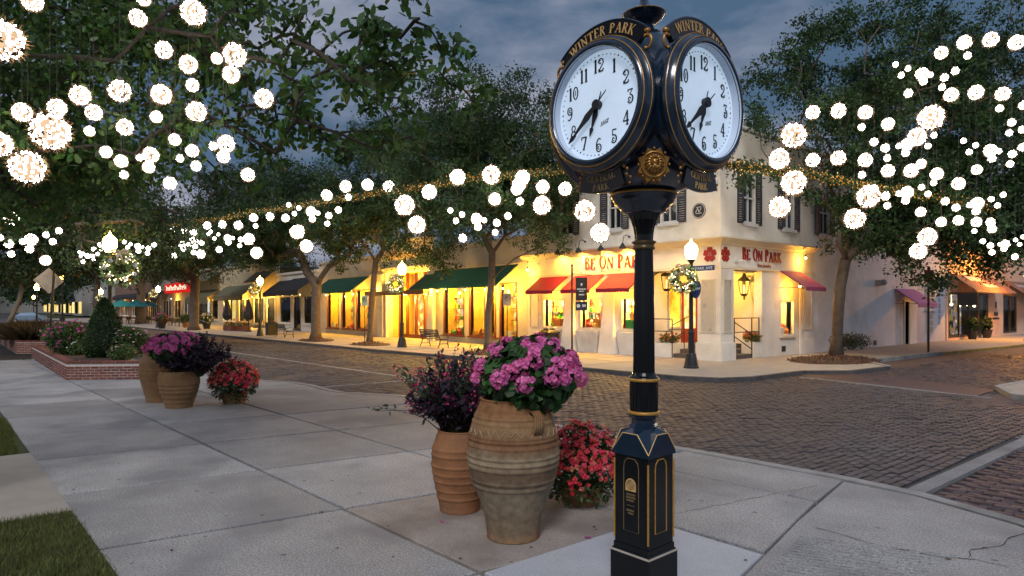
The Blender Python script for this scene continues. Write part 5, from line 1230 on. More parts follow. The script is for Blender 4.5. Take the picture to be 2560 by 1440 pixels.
def tree(name, label, base, trunk_pts, crowns, r0, leaf=LEAFM, lsize=.13, per=300, crad=.62, k=4, seed=1, group=None, extra=(), bark=BARK, minr=.012, ratio=.5, droop=.35, fringe=(), trunk_x=1.0, fsize=1.0):
    """crowns: (centre, radii, number of leaf clumps); extra: clump centres placed one by one"""
    t = thing(name, label, 'tree', base, group=group); b = Vector(base)
    cl = np.concatenate([ellip(c, r, n) for c, r, n in crowns] + ([np.array([tuple(e) for e in extra])] if len(extra) else []))
    cl = cl[cl[:, 2] > 2.7]; nmain = len(cl)
    if len(fringe): cl = np.concatenate([cl, np.array([tuple(e) for e in fringe])])
    nodes, par, ch, rad, nt_ = grow(base, trunk_pts, cl, r0, seed)
    rad = [r * (trunk_x if i < nt_ else 1) for i, r in enumerate(rad)]
    if trunk_x > 1: rad = [r if i < nt_ else min(r, .024) for i, r in enumerate(rad)]
    part('trunk', limb_mesh(nodes, par, ch, rad, nt_, 'trunk', minr=minr), bark, t, smooth=True, world=True)
    n = len(cl); cnt = NR.integers(int(per * .55), int(per * 1.35), n); cnt[nmain:] = cnt[nmain:] * .17; cs_ = np.where(np.arange(n) < nmain, 1.0, .50)[:, None]; idx = np.repeat(np.arange(n), cnt); m = len(idx)
    sub = NR.normal(0, 1, (n, 5, 3)) * crad * .62; pick = NR.integers(0, 5, m)
    P = cl[idx] + cs_[idx] * (sub[idx, pick] * np.array([1, 1, .7]) + NR.normal(0, 1, (m, 3)) * crad * .33 * np.array([1, 1, .75]))
    P_ok = P[:, 2] > 2.2; P = P[P_ok]
    sz_ = lsize * np.where(idx < nmain, 1.0, fsize); sz_ = sz_[P_ok]
    v = leaf_quads(P, sz_, k=k, ratio=ratio, droop=droop)
    part('crown', np_mesh('crown', v, k, [leaf]), [], t, world=True)
    return t, cl
def ghost(px, py, d): return tuple(W(px, py, d))

# oak on the far corner pavement by the white wall
b = G(2090, 893); tp = [b, b + Vector((.02, .05, .7)), W(2094, 800, 25.8), W(2100, 720, 25.8), W(2112, 655, 25.8), W(2120, 640, 25.8)]
ex = [ghost(px, py, d) for px, py, d in ((2350, 720, 24), (2300, 660, 24), (2240, 640, 25), (2420, 640, 24), (2500, 640, 24.5), (2200, 600, 25.5), (2180, 560, 26), (2540, 600, 25), (2380, 600, 24), (2330, 700, 24.6), (2460, 690, 25), (1920, 440, 23.5), (1880, 420, 23.4), (1980, 440, 24), (2040, 480, 24.5), (1900, 330, 24), (1885, 280, 25), (1900, 200, 26), (1960, 120, 27), (2010, 90, 26), (2060, 70, 26), (1930, 170, 25))]
tR, clR = tree('oak_tree', 'curving forked oak standing in the mulch bed by the white side wall', b, tp, [(W(2140, 260, 26), (4.2, 4.2, 3.6), 95), (W(2400, 230, 26), (5.2, 5.2, 4.8), 150), (W(2470, 520, 25), (4.4, 3.2, 2.4), 120), (W(2270, 520, 25), (3.4, 3.0, 1.9), 90), (W(2620, 200, 28), (4, 4, 6), 50)], .215, per=330, lsize=.135, seed=3, extra=ex)
# forked limb that closes like a needle's eye
mb = MB(); mb.tube([W(2116, 648, 25.7), W(2098, 610, 25.55), W(2100, 580, 25.5), W(2125, 558, 25.6), W(2160, 540, 25.7)], [.11, .10, .095, .09, .07], 8); mb.tube([W(2122, 645, 25.8), W(2142, 605, 25.9), W(2146, 575, 25.9), W(2135, 556, 25.8), W(2150, 520, 26)], [.13, .13, .12, .11, .09], 8); part('limb', mb, BARK, tR, smooth=True, world=True)

# oaks along the far pavement
def street_oak(px, py, lean, crowns, r0, label, seed, fork=4.2, **kw):
    b = G(px, py); d = 3240 / (py - 770); tp = [b, b + Vector((0, 0, .5)), b + Vector((lean * .3, 0, 1.8)), b + Vector((lean * .7, .05, fork * .75)), b + Vector((lean, .1, fork))]
    return tree('oak_tree', label, b, tp, crowns, r0, seed=seed, group=None, **kw)
D1 = 29.5
ex1 = [ghost(*p) for p in ((1100, 640, 30), (1130, 610, 29.5), (1060, 620, 30), (1370, 600, 29), (1330, 560, 29), (1385, 545, 28.5), (1400, 590, 28), (1340, 620, 28.5), (1050, 560, 30), (1010, 590, 30.5), (1130, 600, 29), (1265, 195, 29), (1310, 200, 30), (1380, 250, 30), (1130, 200, 29), (1180, 215, 30), (1090, 255, 30))]
t1, cl1 = street_oak(1220, 878, .15, [(W(1230, 330, D1), (3.6, 3.6, 2.6), 95), (W(1120, 420, D1), (3.4, 3.2, 2.4), 80), (W(1340, 430, D1), (3.0, 3.0, 2.6), 75), (W(1230, 510, D1), (3.6, 3.2, 1.6), 70)], .165, 'oak with straight trunk rising behind the parking sign and green awning', 5, per=300, lsize=.125, extra=ex1, fork=3.3)
ex2 = [ghost(*p) for p in ((900, 600, 36), (870, 640, 36), (960, 620, 36), (1040, 640, 35), (1090, 640, 34), (1110, 660, 34), (1070, 650, 34), (1010, 610, 35), (980, 640, 35.5))]
t2, cl2 = street_oak(925, 858, .5, [(W(960, 420, 36), (3.6, 3.4, 2.6), 80), (W(900, 530, 36), (3.6, 3.2, 1.8), 60), (W(1040, 520, 35), (3.0, 3.0, 1.8), 55), (W(1000, 340, 38), (3, 3, 2.2), 45)], .16, 'leaning oak beside the green parking sign before the yellow store', 6, per=280, lsize=.13, extra=ex2, fork=4.6)
ex3 = [ghost(*p) for p in ((620, 640, 42), (680, 650, 42), (720, 640, 42), (600, 610, 43), (760, 660, 41), (850, 650, 40), (880, 620, 40), (640, 660, 43), (590, 650, 44))]
t3, cl3 = street_oak(790, 850, -.05, [(W(760, 520, 41), (4.6, 4.2, 2.2), 100), (W(660, 590, 42), (4.0, 3.6, 1.8), 80), (W(860, 560, 40), (3.6, 3.4, 2.0), 60), (W(700, 470, 44), (3.6, 3.4, 1.8), 55)], .30, 'broad oak with many rising limbs beside the black awning shop', 7, per=280, lsize=.145, extra=ex3, fork=3.4)
ex4 = [ghost(*p) for p in ((430, 690, 58), (560, 660, 58), (580, 670, 57), (400, 690, 60), (520, 680, 58), (460, 700, 59), (545, 690, 57), (610, 660, 56))]
t4, cl4 = street_oak(485, 825, .1, [(W(500, 600, 59), (6.0, 5.5, 2.6), 90), (W(420, 650, 60), (4.5, 4, 1.8), 50), (W(560, 560, 58), (4.6, 4.2, 2.4), 60), (W(610, 470, 56), (4.2, 4, 1.8), 45)], .40, 'dark thick oak standing before the white double door', 8, per=210, lsize=.19, crad=.8, extra=ex4, fork=4.6, leaf=LEAFD)
b5 = W(352, 770, 84); b5.z = 0
tree('oak_tree', 'tan-trunked oak rising behind the teal umbrellas', b5, [b5, b5 + Vector((0, 0, 1)), b5 + Vector((.05, 0, 4)), b5 + Vector((0, .1, 6.2))], [(b5 + Vector((0, 0, 10)), (7, 7, 3.0), 90), (b5 + Vector((3, -3, 8.5)), (5, 5, 2.0), 45)], .52, leaf=LEAFD, lsize=.24, per=170, crad=1.0, seed=9, bark=mat('tan_bark', (.26, .21, .15), .9, var=.2, scale=5, bump=.3))  # light on this trunk is put into a paler bark colour
b6 = W(240, 770, 92); b6.z = 0
tree('oak_tree', 'far oak with lamp-lit limbs behind the round topiary', b6, [b6, b6 + Vector((0, 0, 1.5)), b6 + Vector((.1, 0, 4)), b6 + Vector((.3, .1, 5.2))], [(b6 + Vector((0, 0, 9)), (7, 7, 2.8), 80), (b6 + Vector((-3, 2, 11)), (6, 6, 2.5), 45)], .4, leaf=LEAFD, lsize=.26, per=160, crad=1.0, seed=10)
b7 = W(22, 770, 78); b7.z = 0
tree('street_tree', 'slender leaning multi-stem tree near the parked car', b7, [b7, b7 + Vector((.3, .4, 1.2)), b7 + Vector((.7, 1.0, 3.0)), b7 + Vector((.6, 1.2, 4.2))], [(b7 + Vector((.5, .8, 6.4)), (4.2, 4.2, 1.9), 70), (b7 + Vector((-2, -3, 6.5)), (4, 4, 2), 40)], .26, leaf=mat('yellow_green_leaf', (.07, .075, .02), .6, island=.6, trans=.3), lsize=.22, per=130, crad=.8, seed=11, bark=mat('tan_bark', (.26, .21, .15), .9))
# park-side oaks at the left
b8 = W(-130, 770, 31); b8.z = 0
ex8 = [ghost(*p) for p in ((30, 660, 28), (70, 670, 28), (120, 640, 29), (170, 620, 29), (220, 640, 30), (140, 690, 30), (200, 690, 31), (250, 560, 30), (330, 540, 31), (280, 600, 31), (300, 670, 33), (400, 590, 34), (390, 660, 36), (350, 690, 36), (210, 600, 25.5), (240, 560, 25.2), (300, 555, 25.2), (340, 590, 25.5), (360, 560, 26), (190, 560, 25.5), (330, 640, 26), (200, 650, 26))]
tree('park_oak', 'dark spreading park oak whose crown fills the left behind the string lights', b8, [b8, b8 + Vector((0, 0, 1)), b8 + Vector((.2, .2, 3.2)), b8 + Vector((.4, .4, 4.6))], [(W(60, 560, 29), (5, 4, 2.0), 95), (W(250, 560, 31), (4.6, 4, 2.0), 95), (W(-80, 420, 32), (6, 6, 3), 70), (W(150, 430, 34), (5.5, 5, 2.2), 80), (W(350, 600, 36), (4, 4, 1.6), 60)], .55, leaf=LEAFD, lsize=.15, per=300, crad=.75, seed=12, extra=ex8)

# the near oak: trunk out of view at the left, limbs reaching over the pavement
b9 = Vector((-7.6, -2.9, 0))
rg = np.random.default_rng(21); ex9 = []
def zone(x0, x1, y0, y1, d0, d1, n, keep=lambda x, y: True):
    k = 0
    while k < n:
        x, y, d = rg.uniform(x0, x1), rg.uniform(y0, y1), rg.uniform(d0, d1)
        if keep(x, y): ex9.append(ghost(x, y, d)); k += 1
sky_hole = lambda x, y: not (560 < x < 720 and 270 < y < 420) and not (770 < x < 900 and 225 < y < 300) and not (640 < x < 760 and 330 < y < 430)
zone(-150, 520, -60, 420, 6.9, 10.5, 135, sky_hole)
zone(-150, 330, 380, 540, 8, 12, 42, sky_hole)
main9 = list(ex9); ex9 = []
zone(470, 640, -60, 260, 6.8, 9, 34, sky_hole)
zone(600, 800, -60, 250, 6.6, 8.5, 18, lambda x, y: sky_hole(x, y) and y > (x - 560) * .10)
zone(560, 700, 240, 420, 7.5, 9, 8)
zone(720, 1060, 150, 400, 7.5, 9.5, 38, lambda x, y: sky_hole(x, y) and y > 100 + (x - 700) * .25 and y < 420 - abs(x - 850) * .35)
zone(800, 1040, 60, 210, 6.0, 7.2, 13, lambda x, y: y > 40 + abs(x - 900) * .3)
ex9 += [ghost(*p) for p in ((1095, 105, 6.2), (1110, 125, 6.2), (1050, 45, 6.0), (930, 60, 6.2), (960, 90, 6.2), (905, 80, 6.2), (1000, 95, 6.1), (1170, 235, 7.5), (1190, 260, 7.5), (1130, 215, 7.5), (560, 440, 9), (600, 460, 9), (650, 470, 9.5))]
off = [tuple(np.array([-7.6, -2.9, 7.2]) + rg.normal(0, 1, 3) * [2.6, 2.6, 1.2]) for _ in range(60)]
tN, clN = tree('park_oak', 'near oak reaching leafy limbs over the pavement, hung with glowing balls', b9, [b9, b9 + Vector((.05, .1, 1)), b9 + Vector((.0, .4, 2.6)), b9 + Vector((-.1, .8, 3.6))], [((-7.4, -2.2, 7.0), (2.5, 2.5, 1.4), 8)], .125, leaf=LEAFN, lsize=.080, per=190, crad=.38, k=6, seed=22, extra=main9 + off, fringe=ex9, trunk_x=2.0, fsize=1.35, bark=mat('dark_bark', (.040, .030, .022), .9, var=.3, scale=7, bump=.4), minr=.005, ratio=.52, droop=.45)

# a far wood closes the view down the street
P = []
for px, py, d, r in [(RN.uniform(-150, 720), RN.uniform(640, 735), RN.uniform(150, 260), RN.uniform(5, 9)) for _ in range(60)]: P.append(ellip(tuple(W(px, py, d)), (r, r, r * .6), 420, .4))
P = np.concatenate(P); P = P[P[:, 2] > 3]
o = link('distant_wood', np_mesh('distant_wood', leaf_quads(P, 1.1, droop=.2, k=4, ratio=.6), 4, [LEAFD])); tag(o, 'dark far-off trees closing the end of the street', 'trees', kind='stuff')
# ---- mulch bed, shrub under the corner oak
def mound(name, c, rx, ry, h, m, n=26):
    mb = MB(); vs = [(c[0], c[1], c[2] + h)]; rings = 4
    for k in range(1, rings + 1):
        for i in range(n):
            t = 2 * math.pi * i / n; q_ = k / rings; vs.append((c[0] + rx * q_ * math.cos(t) * RN.uniform(.94, 1.06), c[1] + ry * q_ * math.sin(t) * RN.uniform(.94, 1.06), c[2] + h * (1 - q_ * q_) * RN.uniform(.8, 1.2) - (.02 if k == rings else 0)))
    fs = [(0, 1 + i, 1 + (i + 1) % n) for i in range(n)] + [(1 + (k - 1) * n + i, 1 + k * n + i, 1 + k * n + (i + 1) % n, 1 + (k - 1) * n + (i + 1) % n) for k in range(1, rings) for i in range(n)]
    mb.add(vs, fs); return mb
mbed = struct('mulch_bed', mound('mulch', (-11.3, 25.1, 0), 1.5, 2.2, .16, SOIL), SOIL)
for px, py in ((790, 852), (925, 862), (1220, 884)):
    g_ = G(px, py); struct('mulch_bed', mound('mulch', (g_.x, g_.y, 0), 1.5, 1.0, .13, SOIL), SOIL)
def chips(c, rx, ry, n):
    a = NR.uniform(0, 6.28, n); q_ = np.sqrt(NR.uniform(0, 1, n)); P = np.stack([c[0] + rx * q_ * np.cos(a), c[1] + ry * q_ * np.sin(a), c[2] + .14 * (1 - q_ ** 2) + .01], 1)
    return leaf_quads(P, .07, droop=-.1, ratio=.5)
o = link('fallen_leaf_litter', np_mesh('litter', np.concatenate([chips((-11.3, 25.1, 0), 1.5, 2.2, 1500)] + [chips((G(*p).x, G(*p).y, 0), 1.5, 1.0, 500) for p in ((790, 852), (925, 862), (1220, 884))]), 4, [mat('dry_leaf', (.10, .045, .025), .8, island=.6)])); tag(o, 'dry brown leaf litter on the tree beds', 'leaf litter', kind='stuff')
def bush(name, label, c, r, n, m, size, cat='shrub', stems=None, shell=.5, group=None, k=4, box=None):
    t = thing(name, label, cat, c, group=group)
    if box: P = NR.uniform(-1, 1, (n, 3)); ax = NR.integers(0, 3, n); sg = NR.choice([-1, 1], n); P[np.arange(n), ax] = np.where(NR.uniform(0, 1, n) < .75, sg * NR.uniform(.8, 1.05, n), P[np.arange(n), ax]); P = P * np.array(r) + [0, 0, r[2] * 1.02]; P = P[P[:, 2] > .02]
    else:
        P = ellip((0, 0, r[2] * .95), r, n, shell); P = P[P[:, 2] > .03]
    part('foliage', np_mesh('foliage', leaf_quads(P, size, k=k), k, [m]), [], t)
    mb = MB()
    for i in range(stems or 5):
        a = 6.28 * i / (stems or 5); mb.tube([(.05 * math.cos(a), .05 * math.sin(a), 0), (r[0] * .4 * math.cos(a), r[1] * .4 * math.sin(a), r[2] * .9), (r[0] * .6 * math.cos(a), r[1] * .6 * math.sin(a), r[2] * 1.5)], [.022, .016, .006], 5)
    part('stems', mb, BARK, t); return t
gs = G(2118, 893); bush('clipped_shrub', 'dark clipped shrub with bare stems beside the corner oak trunk', (gs.x, gs.y + .3, .06), (.8, .8, .36), 2600, mat('dark_shrub_leaf', (.030, .034, .016), .6, island=.5), .075).location.z = .30

# ================================================================ POTS AND FLOWERS
def pot_mat(name, a, b, band=6.0, dark=(.16, .10, .06), light=(.45, .33, .20)):
    m = bpy.data.materials.new(name); m.use_nodes = True; t = m.node_tree; p = t.nodes['Principled BSDF']; p.inputs['Roughness'].default_value = .82; p.inputs['Specular IOR Level'].default_value = .25
    tcn = N(t, 'ShaderNodeTexCoord'); sx = N(t, 'ShaderNodeSeparateXYZ'); t.links.new(tcn.outputs['Object'], sx.inputs[0])
    n1 = N(t, 'ShaderNodeTexNoise'); n1.inputs['Scale'].default_value = 3.0; n1.inputs['Detail'].default_value = 6; t.links.new(tcn.outputs['Object'], n1.inputs['Vector'])
    ad = N(t, 'ShaderNodeMath', operation='MULTIPLY_ADD'); ad.inputs[1].default_value = .16; t.links.new(n1.outputs[0], ad.inputs[0]); t.links.new(sx.outputs[2], ad.inputs[2])
    r = N(t, 'ShaderNodeValToRGB'); cr = r.color_ramp; cr.interpolation = 'EASE'
    cols = a; cr.elements[0].position = b[0]; cr.elements[0].color = cols[0] + (1,); cr.elements[1].position = b[1]; cr.elements[1].color = cols[1] + (1,)
    for q_, c in zip(b[2:], cols[2:]): e_ = cr.elements.new(q_); e_.color = c + (1,)
    dv_ = N(t, 'ShaderNodeMath', operation='DIVIDE'); dv_.inputs[1].default_value = 1.35; t.links.new(ad.outputs[0], dv_.inputs[0]); t.links.new(dv_.outputs[0], r.inputs[0])
    n2 = N(t, 'ShaderNodeTexNoise'); n2.inputs['Scale'].default_value = 14; n2.inputs['Detail'].default_value = 8; n2.inputs['Roughness'].default_value = .7; t.links.new(tcn.outputs['Object'], n2.inputs['Vector'])
    mr = N(t, 'ShaderNodeMapRange'); mr.inputs[1].default_value = .35; mr.inputs[2].default_value = .7; mr.inputs[3].default_value = .62; mr.inputs[4].default_value = 1.15; t.links.new(n2.outputs[0], mr.inputs[0])
    hs = N(t, 'ShaderNodeHueSaturation'); t.links.new(r.outputs[0], hs.inputs['Color']); t.links.new(mr.outputs[0], hs.inputs['Value']); t.links.new(hs.outputs[0], p.inputs['Base Color'])
    bn = N(t, 'ShaderNodeBump'); bn.inputs['Strength'].default_value = .35; bn.inputs['Distance'].default_value = .01; t.links.new(n2.outputs[0], bn.inputs['Height']); t.links.new(bn.outputs[0], p.inputs['Normal'])
    return m
POTA = pot_mat('banded_terracotta', [(.36, .19, .09), (.25, .18, .115), (.31, .24, .16), (.20, .13, .078), (.37, .275, .17), (.25, .12, .055), (.34, .20, .095), (.30, .14, .058)], [.02, .16, .34, .50, .60, .70, .80, .92])
POTB = mat('orange_terracotta', (.29, .125, .050), .8, var=.3, scale=5, bump=.3, bscale=60, stain=((.24, .13, .07), 3, .5, .6))
POTC = mat('ochre_terracotta', (.30, .165, .070), .8, var=.25, scale=5, bump=.3, bscale=60, stain=((.27, .16, .08), 3, .5, .6))
def ridged(prof, ridges, n=40):
    """insert thin ridges at given heights in a lathe profile"""
    out = []
    hs = np.linspace(prof[0][1], prof[-1][1], 150); zr = [p[1] for p in prof]; rr = [p[0] for p in prof]
    for z in hs:
        r = float(np.interp(z, zr, rr))
        for q_, a, w in ridges: r += .62 * a * math.exp(-((z - q_) / w) ** 2)
        out.append((r, float(z)))
    return out
def pot(name, label, loc, prof, ridges, m, rim=.03, cat='pot'):
    t = thing(name, label, cat, loc); mb = MB(); p = ridged(prof, ridges); r, z = p[-1]
    p = [(.01, 0)] + p + [(r + .012, z + .012), (r - rim * .4, z + .016), (r - rim, z - .01), (r - rim, z - .10), (.01, z - .10)]
    mb.lathe(p, 48, cap=False); part('body', mb, m, t, smooth=True)
    mb = MB(); mb.lathe([(.01, z - .06), (r - rim - .004, z - .06)], 24, cap=False); part('soil', mb, SOIL, t); return t
PBIG = G(1283, 1338); HB = 1.20
big = pot('terracotta_jar', 'tall banded terracotta jar with engraved zigzag, holding the big pink geranium', (PBIG.x, PBIG.y, 0),
          [(.232, 0), (.235, .06), (.25, .18), (.30, .34), (.375, .52), (.402, .66), (.405, .80), (.385, .93), (.35, 1.04), (.30, 1.16), (.285, 1.20)],
          [(.47, .012, .010), (.50, -.010, .008), (.53, .010, .008), (.64, .014, .009), (.67, -.008, .007), (.69, .014, .009), (.72, -.006, .006), (.74, .012, .009), (.83, .013, .010), (.86, -.008, .007), (.88, .014, .010), (.91, .010, .008), (1.02, .012, .009), (1.045, -.006, .006), (1.065, .012, .009), (1.09, .008, .008)], POTA)
for c in big.children: c.location.z = 0
# handles and engraved zigzag
for aa in (-.35, 2.75):
    a = math.atan2(-PBIG.y, -PBIG.x) + aa + .9; ca, sa = math.cos(a), math.sin(a); mb = MB()
    for q_ in (-.03, -.01, .01, .03): mb.tube([((r) * ca - q_ * sa, r * sa + q_ * ca, z) for r, z in ((.318, 1.12), (.36, 1.135), (.395, 1.10), (.405, 1.02), (.39, .96), (.372, .97))], .012, 6)
    part('handle', mb, POTA, big, smooth=True)
a0 = math.atan2(-PBIG.y, -PBIG.x); mb = MB(); zz = []
for k in range(26):
    a = a0 - 1.4 + 2.8 * k / 25; z = .975 if k % 2 else .925; r = float(np.interp(z, [.80, .93, 1.04], [.405, .385, .35])) + .004; zz.append((r * math.cos(a + RN.uniform(-.02, .02)), r * math.sin(a), z + RN.uniform(-.008, .008)))
mb.tube(zz, .0032, 4); part('zigzag', mb, mat('pale_clay', (.50, .38, .26), .9), big)
P2 = G(1150, 1272); sm = pot('terracotta_jar', 'ribbed orange terracotta jar with the dark purple plant, left of the tall jar', (P2.x, P2.y, 0),
          [(.20, 0), (.205, .05), (.25, .25), (.285, .45), (.275, .62), (.235, .74), (.215, .78)], [(.14, .012, .014), (.22, .010, .012), (.31, .012, .014), (.38, .010, .014), (.46, .012, .012), (.56, .014, .014), (.62, .008, .01)], POTB)
P3 = G(1432, 1262); rp_ = pot('terracotta_bowl', 'low terracotta bowl almost hidden under red flowers, behind the tall jar', (P3.x, P3.y + .12, 0), [(.17, 0), (.20, .06), (.23, .14), (.24, .18)], [(.1, .01, .012)], POTB)
Q1 = G(448, 1018); pl1 = pot('terracotta_jar', 'squat ribbed ochre jar in front, with pink geranium and purple leaves', (Q1.x, Q1.y, 0), [(.25, 0), (.27, .10), (.345, .32), (.385, .52), (.375, .66), (.35, .72)], [(.12, .014, .02), (.22, .014, .02), (.32, .014, .02), (.40, .014, .02), (.48, .014, .02)], POTC)
Q2 = G(412, 1006); pl2 = pot('terracotta_jar', 'taller ochre jar tucked behind the squat ribbed jar', (Q2.x - .25, Q2.y - .05, 0), [(.26, 0), (.27, .1), (.34, .35), (.40, .62), (.38, .85), (.31, 1.0), (.30, 1.04)], [(.5, .01, .02), (.7, .01, .02)], POTC)
Q3 = G(585, 1008); pl3 = pot('terracotta_bowl', 'small terracotta bowl of red flowers beside the squat jar', (Q3.x, Q3.y, 0), [(.20, 0), (.23, .10), (.25, .16), (.26, .20)], [(.12, .01, .02)], POTC)

PINK = mat('pink_petal', (.86, .19, .46), .5, var=.2, scale=30, island=.35, trans=.25, hue=.02)
MAGE = mat('magenta_petal', (.52, .045, .27), .55, var=.2, scale=30, island=.35, trans=.25, hue=.02)
REDP = mat('red_petal', (.88, .05, .075), .55, var=.2, scale=30, island=.35, trans=.25, hue=.012)
CORP = mat('coral_petal', (.85, .18, .14), .55, var=.2, scale=30, island=.4, trans=.2, hue=.03)
HOTP = mat('hot_pink_petal', (.58, .02, .12), .55, var=.2, scale=30, island=.3, trans=.2)
GERL = mat('geranium_leaf', (.036, .105, .022), .6, var=.25, scale=12, island=.5, trans=.25)
PURL = mat('purple_leaf', (.030, .015, .028), .45, var=.3, scale=12, island=.6, trans=.12)
GRYL = mat('grey_green_leaf', (.050, .075, .045), .6, var=.2, scale=12, island=.5, trans=.2)
STEM = mat('green_stem', (.05, .06, .02), .7)
def discs(P, nrm, size, k=6, cup=.0):
    """small rounded faces lying across nrm"""
    n = len(P); nrm = nrm / (np.linalg.norm(nrm, axis=1)[:, None] + 1e-9); r = NR.normal(0, 1, (n, 3)); r -= (r * nrm).sum(1)[:, None] * nrm; r /= np.linalg.norm(r, axis=1)[:, None]; s = np.cross(nrm, r)
    A = np.linspace(0, 2 * np.pi, k, endpoint=False); sz = size if np.ndim(size) else np.full(n, size)
    v = P[:, None] + (r[:, None] * np.cos(A)[None, :, None] + s[:, None] * np.sin(A)[None, :, None]) * sz[:, None, None] * (1 + .18 * np.cos(A * 3)[None, :, None]); return v.reshape(-1, 3)
def floret_cloud(c, rad, n, petal, up=(0, 0, .5)):
    """a ball of five-petalled florets: petals as small rounded faces"""
    d = NR.normal(0, 1, (n, 3)) + np.array(up); d /= np.linalg.norm(d, axis=1)[:, None]; C = np.array(c) + d * rad * NR.uniform(.75, 1.05, (n, 1)); vs = []
    r = NR.normal(0, 1, (n, 3)); r -= (r * d).sum(1)[:, None] * d; r /= np.linalg.norm(r, axis=1)[:, None]; s = np.cross(d, r)
    for k in range(5):
        t = 2 * np.pi * k / 5; o_ = r * np.cos(t) + s * np.sin(t); vs.append(discs(C + o_ * petal * .95 + d * petal * .15, d + o_ * -.35 + NR.normal(0, .15, (n, 3)), petal * .85, 5))
    return np.concatenate(vs)
def geranium(loc, label, rx, rz, nh, hr, fl, petal, m1, leafn, leafs, name='geranium', rot=0.0, seed=3, low=-.15):
    t = thing(name, label, 'flowers', loc); rg_ = random.Random(seed)
    P = ellip((0, 0, rz * .42), (rx * .92, rx * .92, rz * .62), leafn, .35); P = P[P[:, 2] > low]
    out = P - np.array([0, 0, rz * .1]); part('foliage', np_mesh('foliage', discs(P, out + NR.normal(0, .5, P.shape) * rx, NR.uniform(.6, 1.2, len(P)) * leafs, 7), 7, [GERL]), [], t)
    heads = []; tries = 0
    while len(heads) < nh and tries < 4000:
        tries += 1; a = rg_.uniform(0, 6.283); q_ = rg_.uniform(0, 1); el = math.asin(min(1, q_ ** .8)) * rg_.uniform(.6, 1.0)
        p = Vector((rx * math.cos(a) * math.cos(el), rx * math.sin(a) * math.cos(el), rz * .42 + rz * .68 * math.sin(el) - rz * .12))
        if all((p - h).length > hr * 1.25 for h in heads): heads.append(p)
    st_ = MB()
    for h in heads:
        v = floret_cloud((0, 0, 0), hr * rg_.uniform(.8, 1.15), fl, petal, up=tuple(Vector((h.x, h.y, h.z * .6)).normalized() * .9))
        o = link('flower_head', np_mesh('flower_head', v, 5, [m1]), t); o.location = h
        st_.tube([(h.x * .3, h.y * .3, 0), (h.x * .75, h.y * .75, h.z * .6), (h.x, h.y, h.z)], [.006, .005, .004], 4)
    part('stems', st_, STEM, t); return t
geranium((PBIG.x + .085, PBIG.y + .10, 1.17), 'large pink geranium in full bloom crowning the tall terracotta jar', .45, .56, 36, .074, 26, .0165, PINK, 2600, .048, seed=4)
geranium((Q1.x - .22, Q1.y - .02, .96), 'pink geranium spreading above the ochre jars near the brick planter', .52, .50, 36, .092, 22, .023, PINK, 2000, .065, seed=5)
def spiky(loc, label, n_st, h, spread, m, nl, ls, petals=None, npet=0, name='purple_plant', bend=1.0, droop=.1, gl=None):
    t = thing(name, label, 'plant', loc); mb = MB(); LP = []; LD = []; PP = []; GP_ = []
    for i in range(n_st):
        a = RN.uniform(0, 6.283); q_ = math.sqrt(RN.random()); hh = h * RN.uniform(.55, 1.1); s = spread * q_
        pts = [Vector((.05 * math.cos(a), .05 * math.sin(a), 0)), Vector((s * .5 * math.cos(a), s * .5 * math.sin(a), hh * .45)), Vector((s * math.cos(a) * bend, s * math.sin(a) * bend, hh * (1 - .55 * q_ ** 3)))]
        mb.tube(pts, [.006, .004, .002], 4)
        for k in range(nl):
            tt = RN.uniform(.15, 1.0) ** .8; p = pts[0].lerp(pts[1], tt * 2) if tt < .5 else pts[1].lerp(pts[2], tt * 2 - 1)
            LP.append(p + Vector((RN.gauss(0, .012), RN.gauss(0, .012), RN.gauss(0, .012)))); LD.append((pts[2] - pts[0]).normalized() * .7)
        if petals and RN.random() < .8: PP += [pts[2] + Vector((RN.gauss(0, .02), RN.gauss(0, .02), RN.gauss(0, .03))) for _ in range(npet)]
    part('stems', mb, STEM, t); LP = np.array(LP); LD = np.array(LD)
    part('foliage', np_mesh('foliage', leaf_quads(LP, ls, LD, droop=droop, k=6, ratio=.42), 6, [m]), [], t)
    if PP: part('blossoms', np_mesh('blossoms', discs(np.array(PP), NR.normal(0, 1, (len(PP), 3)), .012, 5), 5, [petals]), [], t)
    return t
spiky((P2.x - .05, P2.y + .02, .74), 'dark purple leafy plant with hot pink sprigs left of the big geranium', 95, .74, .54, PURL, 46, .056, HOTP, 5)
spiky((P2.x - .12, P2.y - .06, .74), 'grey-green trailing sage with tiny crimson blossoms over the orange jar', 46, .88, .66, GRYL, 30, .048, HOTP, 4, name='sage_plant', bend=1.15)
spiky((Q1.x + .25, Q1.y + .32, .62), 'dark purple foliage plant leaning out between the ochre jars', 80, .80, .66, PURL, 40, .08, None, 0)
spiky((Q1.x - .05, Q1.y + .05, .68), 'dark purple leaves filling the squat ribbed jar', 40, .45, .50, PURL, 30, .075, None, 0)
